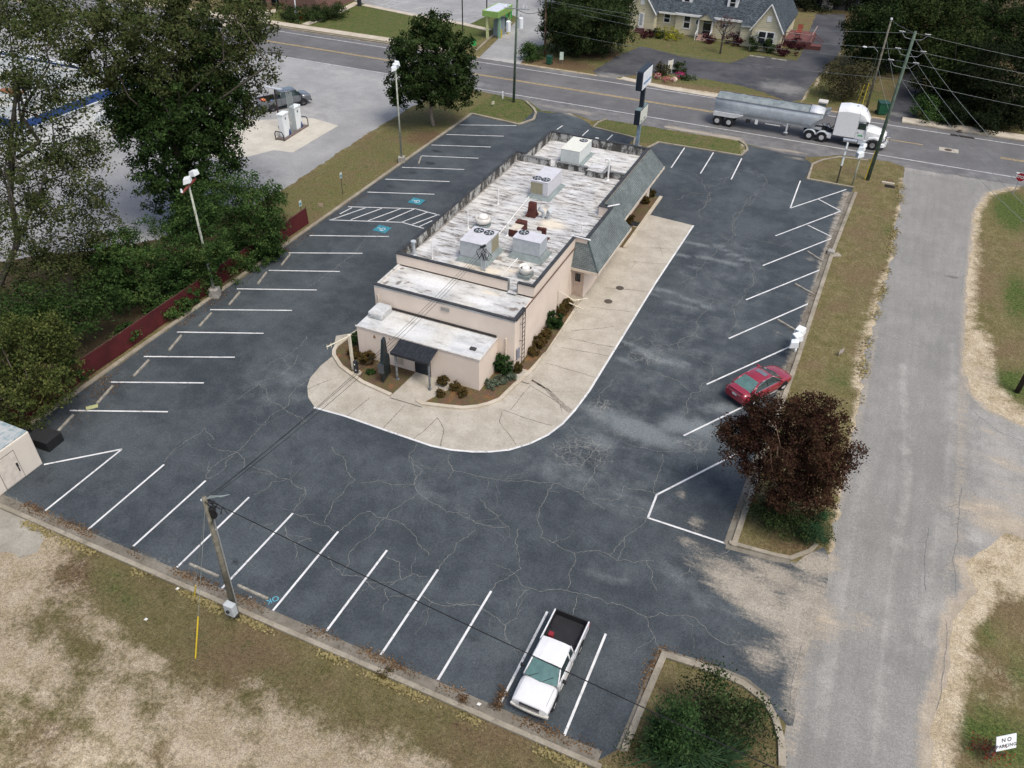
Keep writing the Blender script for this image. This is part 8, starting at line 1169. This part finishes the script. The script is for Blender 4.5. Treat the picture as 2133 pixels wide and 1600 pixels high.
fp = thing('flag_pole', 'white flag pole base with a blue and orange planter in front of the bank hedge', 'flag pole', (-82.72,106.66)); M().cyl((0, 0, 0), (0, 0, 9), .09, n=8).build('pole', FLOODM, fp); M().box(-.3, -.3, 0, .3, .3, 1.2).build('pole_base', flat('grey_white_base', (.5, .5, .48)), fp, bevel=.05)
for lb, p_, c_ in (('blue barrel planter with orange flowers in front of the bank', (-83.51,106.56), (.03, .06, .18)), ('orange pumpkin display beside the flag pole', (-82.44,107.13), (.5, .24, .06))): t = thing('planter', lb, 'planter', p_); M().lathe([(.35, 0), (.5, .4), (.45, .8), (.1, .82)], n=12).build('barrel', flat('pl_'+lb[:4], c_, .6), t, smooth=True); M().lathe([(.4, .8), (.35, 1.0), (.1, 1.1)], n=9).build('flowers', flat('orange_flowers', (.5, .22, .05), .8, var=.4, scale=9), t)
tb = thing('trash_bin', 'black bin at the corner of the bank walk', 'bin', (-78.92,118.03)); M().cyl((0, 0, 0), (0, 0, 1.1), .35, n=12).build('bin_body', BLK, tb); M().cyl((0, 0, 1.1), (0, 0, 1.25), .36, .25, 12).build('lid', BLK, tb)
for x_, lb in ((965, 'dark thin lamp post standing in the bank lawn'), (1014, 'dark thin lamp post behind the cash machine kiosk')): t = thing('lamp_post', lb, 'lamp post', (-57.5,112.13) if x_ == 965 else (-56.7,118.6)); M().cyl((0, 0, 0), (0, 0, 7.5), .09, n=8).build('pole', flat('dark_bronze_pole', (.03, .026, .024), .5), t); M().box(-.3, -.6, 7.5, .3, .6, 7.65).build('lamp_head', BLK, t)
# cash machine kiosk
LIME = flat('lime_green_panel', (.22, .36, .10), .5, var=.08); am = thing('cash_machine_kiosk', 'lime green drive-up cash machine kiosk on four posts', 'cash machine', (-51.9, 112.4, 0))
cn_ = M().box(-1.5, -2.2, 3.0, 1.0, 3.0, 3.75).build('canopy', LIME, am); M().box(-1.25, -1.95, 3.755, .75, 2.75, 3.76).build('canopy_roof', flat('pale_metal_roof', (.52, .54, .60), .5), cn_); M().box(-1.52, -2.22, 3.7, 1.02, 3.02, 3.78).build('canopy_trim', flat('pale_trim', (.5, .6, .4)), am) if False else None
for x, y, c_ in ((-.9, -1.75, flat('cream_green_post', (.52, .55, .28), .5)), (.6, -1.0, flat('green_grey_post', (.25, .40, .28), .5)), (.6, 2.4, LIME), (-1.0, 2.4, LIME)): M().box(x-.16, y-.16, 0, x+.16, y+.16, 3.0).build('post', c_, am)
M().box(-.6, -.4, 0, .4, 1.4, 2.2).build('machine_cabinet', flat('grey_machine', (.22, .26, .28), .5), am, bevel=.03); M().box(-.5, 1.5, 1., .4, 2.0, 2.2).build('dark_screen', flat('dark_teal', (.01, .05, .05), .4), am)
for y in (-.7, 1.6): M().cyl((.8, y, 0), (.8, y, 1.1), .1, n=10).build('bollard', YG, am)
# ---- house
hs_ = thing('cream_house', 'cream sided cottage with a dark shingle roof, two dormers and white trim', 'house', (-25, 123, 0))
SD = NT('cream_lap_siding'); sz = SD.sep(SD.pos)[2]; fr_ = SD.math('FRACT', SD.math('MULTIPLY', sz, 4.2)); SD.col(SD.mix(SD.rng(fr_, .0, .18), (.26, .23, .15), SD.mix(SD.rng(SD.noise(.8, 4), .3, .7), (.55, .50, .34), (.62, .57, .41)))); SD = SD.set(.8); CB = stucco('cream_painted_brick', (.58, .53, .37)); RF = shingle('blue_grey_shingles', (.035, .045, .055), (.095, .115, .13), 1.3); WT_ = flat('white_trim_paint', (.74, .74, .72), .5, var=.04)
def gable(x0, x1, y0, y1, ze, zr, name='wing', axis='y', front=SD, over=.3, low=CB):
    xm = (x0+x1)/2
    if axis == 'y':
        M().box(x0, y0, 0, x1, y1, ze).build(name+'_wall', low, hs_); M().add([(x0, y0, ze), (x1, y0, ze), (xm, y0, zr), (x0, y1, ze), (x1, y1, ze), (xm, y1, zr)], [(0, 1, 2), (4, 3, 5), (0, 2, 5, 3), (1, 4, 5, 2)]).build(name+'_gable', front, hs_)
        k = (zr-ze)/(xm-x0); m = M()
        for s, xe in ((-1, x0), (1, x1)):
            a = [(xe+s*over, y0-over, ze-over*k+.03), (xm, y0-over, zr+.03), (xm, y1, zr+.03), (xe+s*over, y1, ze-over*k+.03)]; b = [(p[0], p[1], p[2]+.12) for p in a]; m.add(a+b, [(0, 1, 2, 3), (7, 6, 5, 4), (0, 4, 5, 1), (2, 6, 7, 3), (3, 7, 4, 0)])
        m.build(name+'_roof', RF, hs_); m = M()
        for s, xe in ((-1, x0), (1, x1)): m.cyl((xe+s*over, y0-over-.02, ze-over*k+.05), (xm, y0-over-.02, zr+.05), .09, n=4)
        m.build(name+'_bargeboard', WT_, hs_)
gable(7.1, 11.1, -.5, 12, 3.0, 6.1, 'right_wing'); gable(-11.4, -7.4, 1.5, 10, 2.9, 5.6, 'left_wing')
M().box(-4.6, 3.0, 0, 7.09, 12, 2.9).build('main_wall', CB, hs_); M().box(-7.39, 3.4, 0, -4.61, 10, 2.8).build('link_wall', SD, hs_); M().box(5.3, .9, 0, 7.09, 2.99, 2.6).build('side_bay_wall', SD, hs_)
m = M(); m.add([(-7.5, 2.7, 2.85), (7.6, 2.7, 2.95), (10.0, 7.5, 6.6), (-8.5, 7.5, 6.6), (-7.5, 12.4, 2.85), (7.6, 12.4, 2.95)], [(0, 1, 2, 3), (3, 2, 5, 4)]); m.add([(5.2, .7, 2.5), (7.2, .7, 2.5), (7.2, 3.4, 3.5), (5.2, 3.4, 3.5)], [(0, 1, 2, 3)]); m.build('main_roof', RF, hs_)
M().box(-4.7, 2.62, 2.6, 5.2, 2.74, 2.9).box(-7.4, 2.64, 2.55, -4.72, 2.72, 2.8).build('eave_trim', WT_, hs_)
for x in (-3.6, 3.0):
    d = M().box(x-.75, 4.3, 3.9, x+.75, 6.5, 5.4).add([(x-.75, 4.3, 5.4), (x+.75, 4.3, 5.4), (x, 4.3, 6.1)], [(0, 1, 2)]).build('dormer', WT_, hs_); M().add([(x-.95, 4.1, 5.3), (x, 4.1, 6.2), (x, 7, 6.2), (x-.95, 7, 5.3)], [(0, 1, 2, 3)]).add([(x+.95, 4.1, 5.3), (x+.95, 7, 5.3), (x, 7, 6.2), (x, 4.1, 6.2)], [(0, 1, 2, 3)]).build('dormer_roof', RF, d); w_ = M().box(x-.35, 4.26, 4.2, x+.35, 4.295, 5.2).build('window', GLASS, d); M().box(x-.36, 4.23, 4.68, x+.36, 4.258, 4.74).build('window_bar', WT_, w_)
def win(x, y, z0, w_, h, bars=1, sh=0, par=None):
    wn = M().box(x-w_/2, y-.03, z0, x+w_/2, y-.005, z0+h).build('window', GLASS, hs_); m = M(); k = .12; m.box(x-w_/2-k, y-.06, z0-k, x-w_/2, y-.004, z0+h+k).box(x+w_/2, y-.06, z0-k, x+w_/2+k, y-.004, z0+h+k).box(x-w_/2, y-.06, z0+h, x+w_/2, y-.004, z0+h+k).box(x-w_/2, y-.06, z0-k, x+w_/2, y-.004, z0).box(x-w_/2, y-.05, z0+h*.48, x+w_/2, y-.031, z0+h*.53)
    if bars > 1: m.box(x-.1, y-.06, z0, x+.1, y-.031, z0+h)
    m.build('window_frame', WT_, wn)
    if sh: M().box(x-w_/2-.55, y-.05, z0-.05, x-w_/2-.14, y-.004, z0+h+.05).box(x+w_/2+.14, y-.05, z0-.05, x+w_/2+.55, y-.004, z0+h+.05).build('shutter', flat('cream_shutter', (.6, .58, .45)), wn)
win(9.1, -.5, 1.0, 2.0, 1.55, 2, 1); win(-2.9, 3.0, .9, .85, 1.6); win(-6.0, 3.4, 1.3, .8, 1.1); M().box(8.8, -.55, 3.9, 9.4, -.505, 4.6).build('gable_vent', WT_, hs_); M().box(-9.7, 1.44, 3.7, -9.1, 1.49, 4.4).build('gable_vent', WT_, hs_)
for x in (-1.4, 2.5):
    m = M(); m.lathe([(.36, 0), (.36, .03)], (0, 0, 0), 18); o = m.build('oval_window', WT_, hs_); o.location = (x, 2.99, 1.9); o.rotation_euler = (R(90), 0, 0); o.scale = (.8, 1.25, 1); m = M(); m.lathe([(.25, .03), (.25, .045)], (0, 0, 0), 16); g_ = m.build('oval_glass', GLASS, o)
fd = M().box(-9.75, 1.42, .5, -8.95, 1.495, 2.6).build('side_door', WT_, hs_); M().box(-9.55, 1.40, .9, -9.15, 1.418, 2.45).build('door_glass', flat('pale_door_glass', (.35, .38, .38), .1), fd)
M().box(-10.0, .3, 0, -8.7, .8, .17).box(-10.0, .8, 0, -8.7, 1.1, .34).box(-10, 1.1, 0, -8.7, 1.49, .5).build('brick_steps', flat('maroon_brick', (.07, .03, .032), .9), hs_)
pch = M().box(-.45, 2.94, .5, .65, 2.995, 2.55).build('front_door', GLASS, hs_); M().box(-.75, .6, 0, .95, 1.0, .14).box(-.75, 1.0, 0, .95, 1.4, .28).box(-.75, 1.4, 0, .95, 1.8, .42).box(-.75, 1.8, 0, .95, 2.99, .5).build('front_steps', flat('pinkish_steps', (.42, .28, .23), .8), hs_)
M().add([(-1.1, 1.5, 2.6), (1.3, 1.5, 2.6), (.1, 1.5, 3.45), (-1.1, 3, 2.6), (1.3, 3, 2.6), (.1, 3, 3.45)], [(0, 1, 2), (0, 3, 4, 1)]).build('porch_gable', CB, hs_); M().add([(-1.3, 1.35, 2.5), (.1, 1.35, 3.5), (.1, 3.4, 3.5), (-1.3, 3.4, 2.5)], [(0, 1, 2, 3)]).add([(1.5, 1.35, 2.5), (1.5, 3.4, 2.5), (.1, 3.4, 3.5), (.1, 1.35, 3.5)], [(0, 1, 2, 3)]).build('porch_roof', RF, hs_)
for x in (-.9, 1.1): M().box(x-.08, 1.6, .4, x+.08, 1.76, 2.55).build('porch_post', WT_, hs_); M().cyl((x, .5, .1+.8), (x, 1.7, 1.3), .05, n=6).cyl((x, .5, 0), (x, .5, .95), .05, n=6).build('hand_rail', WT_, hs_)
m = M(); m.box(11.12, 1.0, 1.0, 11.16, 2.0, 2.6).box(11.12, 2.6, 1.0, 11.16, 3.6, 2.6).build('side_window', GLASS, hs_)
dk = thing('wooden_deck', 'maroon stained wooden deck with steps at the right side of the house', 'deck', (-12.0, 129, 0)); RD = flat('maroon_deck', (.13, .05, .045), .8, var=.2); M().box(-1.8, -2.5, .0, 1.8, 3, 1.0).build('deck_floor', RD, dk); m = M()
for x in (-1.8, -.6, .6, 1.8): m.box(x-.05, -2.5, 1., x+.05, -2.4, 1.9)
m.box(-1.8, -2.5, 1.85, 1.8, -2.4, 1.93).box(1.7, -2.5, 1.85, 1.8, 3, 1.93).build('deck_rail', flat('pinkish_rail', (.32, .22, .2), .8), dk); M().cyl((1.8, -2.3, 1.9), (3.4, -2.5, .9), .05).cyl((1.8, -1., 1.9), (3.4, -1.2, .9), .05).box(1.8, -2.4, 0, 3.2, -1.1, .5).build('deck_steps', RD, dk)
ch = thing('deck_chair', 'red slatted chair on the house deck', 'chair', (-12.4, 129.5, 1.0)); RC = flat('red_chair', (.22, .05, .03), .6); M().box(-.35, -.3, .4, .35, .35, .46).build('seat', RC, ch); M().add([(-.35, .35, .4), (.35, .35, .4), (.35, .7, 1.3), (-.35, .7, 1.3)], [(0, 1, 2, 3)]).build('backrest', RC, ch)
for x, y in ((-.3, -.25), (.3, -.25), (-.3, .3), (.3, .3)): M().box(x-.03, y-.03, 0, x+.03, y+.03, .4).build('leg', RC, ch)
for lb, a, b in (('left concrete wheel stop on the house driveway', (-17.14,119.45), (-15.31,119.4)), ('right concrete wheel stop on the house driveway', (-14.16,119.5), (-12.3,119.49))):
    a, b = Vector(a), Vector(b); c = (a+b)/2; dup(ws0, (c.x, c.y, .01), math.atan2((b-a).y, (b-a).x), lb, scale=(1.15, 1.6, 1.1))
# shed behind
sd2 = thing('garden_shed', 'dark grey shed with a white window and pale gable trim at the top edge', 'shed', (-7.6, 152.5, 0), R(8)); M().box(-5, 0, 0, 5, 5, 2.8).build('wall', flat('dark_grey_boards', (.055, .055, .065), .8), sd2); M().add([(-5.3, -.5, 2.7), (0, -.5, 5.2), (0, 5, 5.2), (-5.3, 5, 2.7)], [(0, 1, 2, 3)]).add([(5.3, -.5, 2.7), (5.3, 5, 2.7), (0, 5, 5.2), (0, -.5, 5.2)], [(0, 1, 2, 3)]).add([(-5, 0, 2.8), (5, 0, 2.8), (0, 0, 5.1)], [(0, 1, 2)]).build('roof', flat('dark_shed_roof', (.05, .05, .055)), sd2); M().cyl((5.35, -.55, 2.75), (0, -.55, 5.25), .09, n=4).build('bargeboard', WT_, sd2)
w_ = M().box(1.3, -.05, 1.2, 3.6, -.01, 2.4).build('window', GLASS, sd2); M().box(1.15, -.09, 1.05, 1.3, -.012, 2.55).box(3.6, -.09, 1.05, 3.75, -.012, 2.55).box(1.3, -.09, 1.05, 3.6, -.012, 1.2).box(1.3, -.09, 2.4, 3.6, -.012, 2.55).box(2.35, -.08, 1.2, 2.5, -.051, 2.4).build('window_frame', WT_, w_); M().box(-.7, -.04, 0, .7, -.01, 2.2).build('door', flat('black_opening', (.01, .01, .01), .9), sd2)
lt2 = M().box(-.9, -.05, 0, .9, .05, 2.3).build('lattice_panel', flat('pale_lattice', (.40, .38, .33), .8, var=.5, scale=6)); lt2.location = (-11.0, 151.5, 0); lt2.rotation_euler = (R(-12), 0, R(8)); tag(lt2, 'pale weathered panel leaning against the dark shed', 'panel')
# rough concrete at the lower left and litter of stones
me = clip_sheet('concrete_pad', [(-38.65,16.4),(-36.51,17.32),(-34.26,16.74),(-33.2,16.32),(-32.72,15.48),(-33.21,14.81),(-34.21,14.79),(-35.46,13.87)], .006, 0, .12, 21); sheet('concrete_pad', me, concrete_mat('dirty_concrete', (.24, .22, .18), (.34, .32, .27), .5))
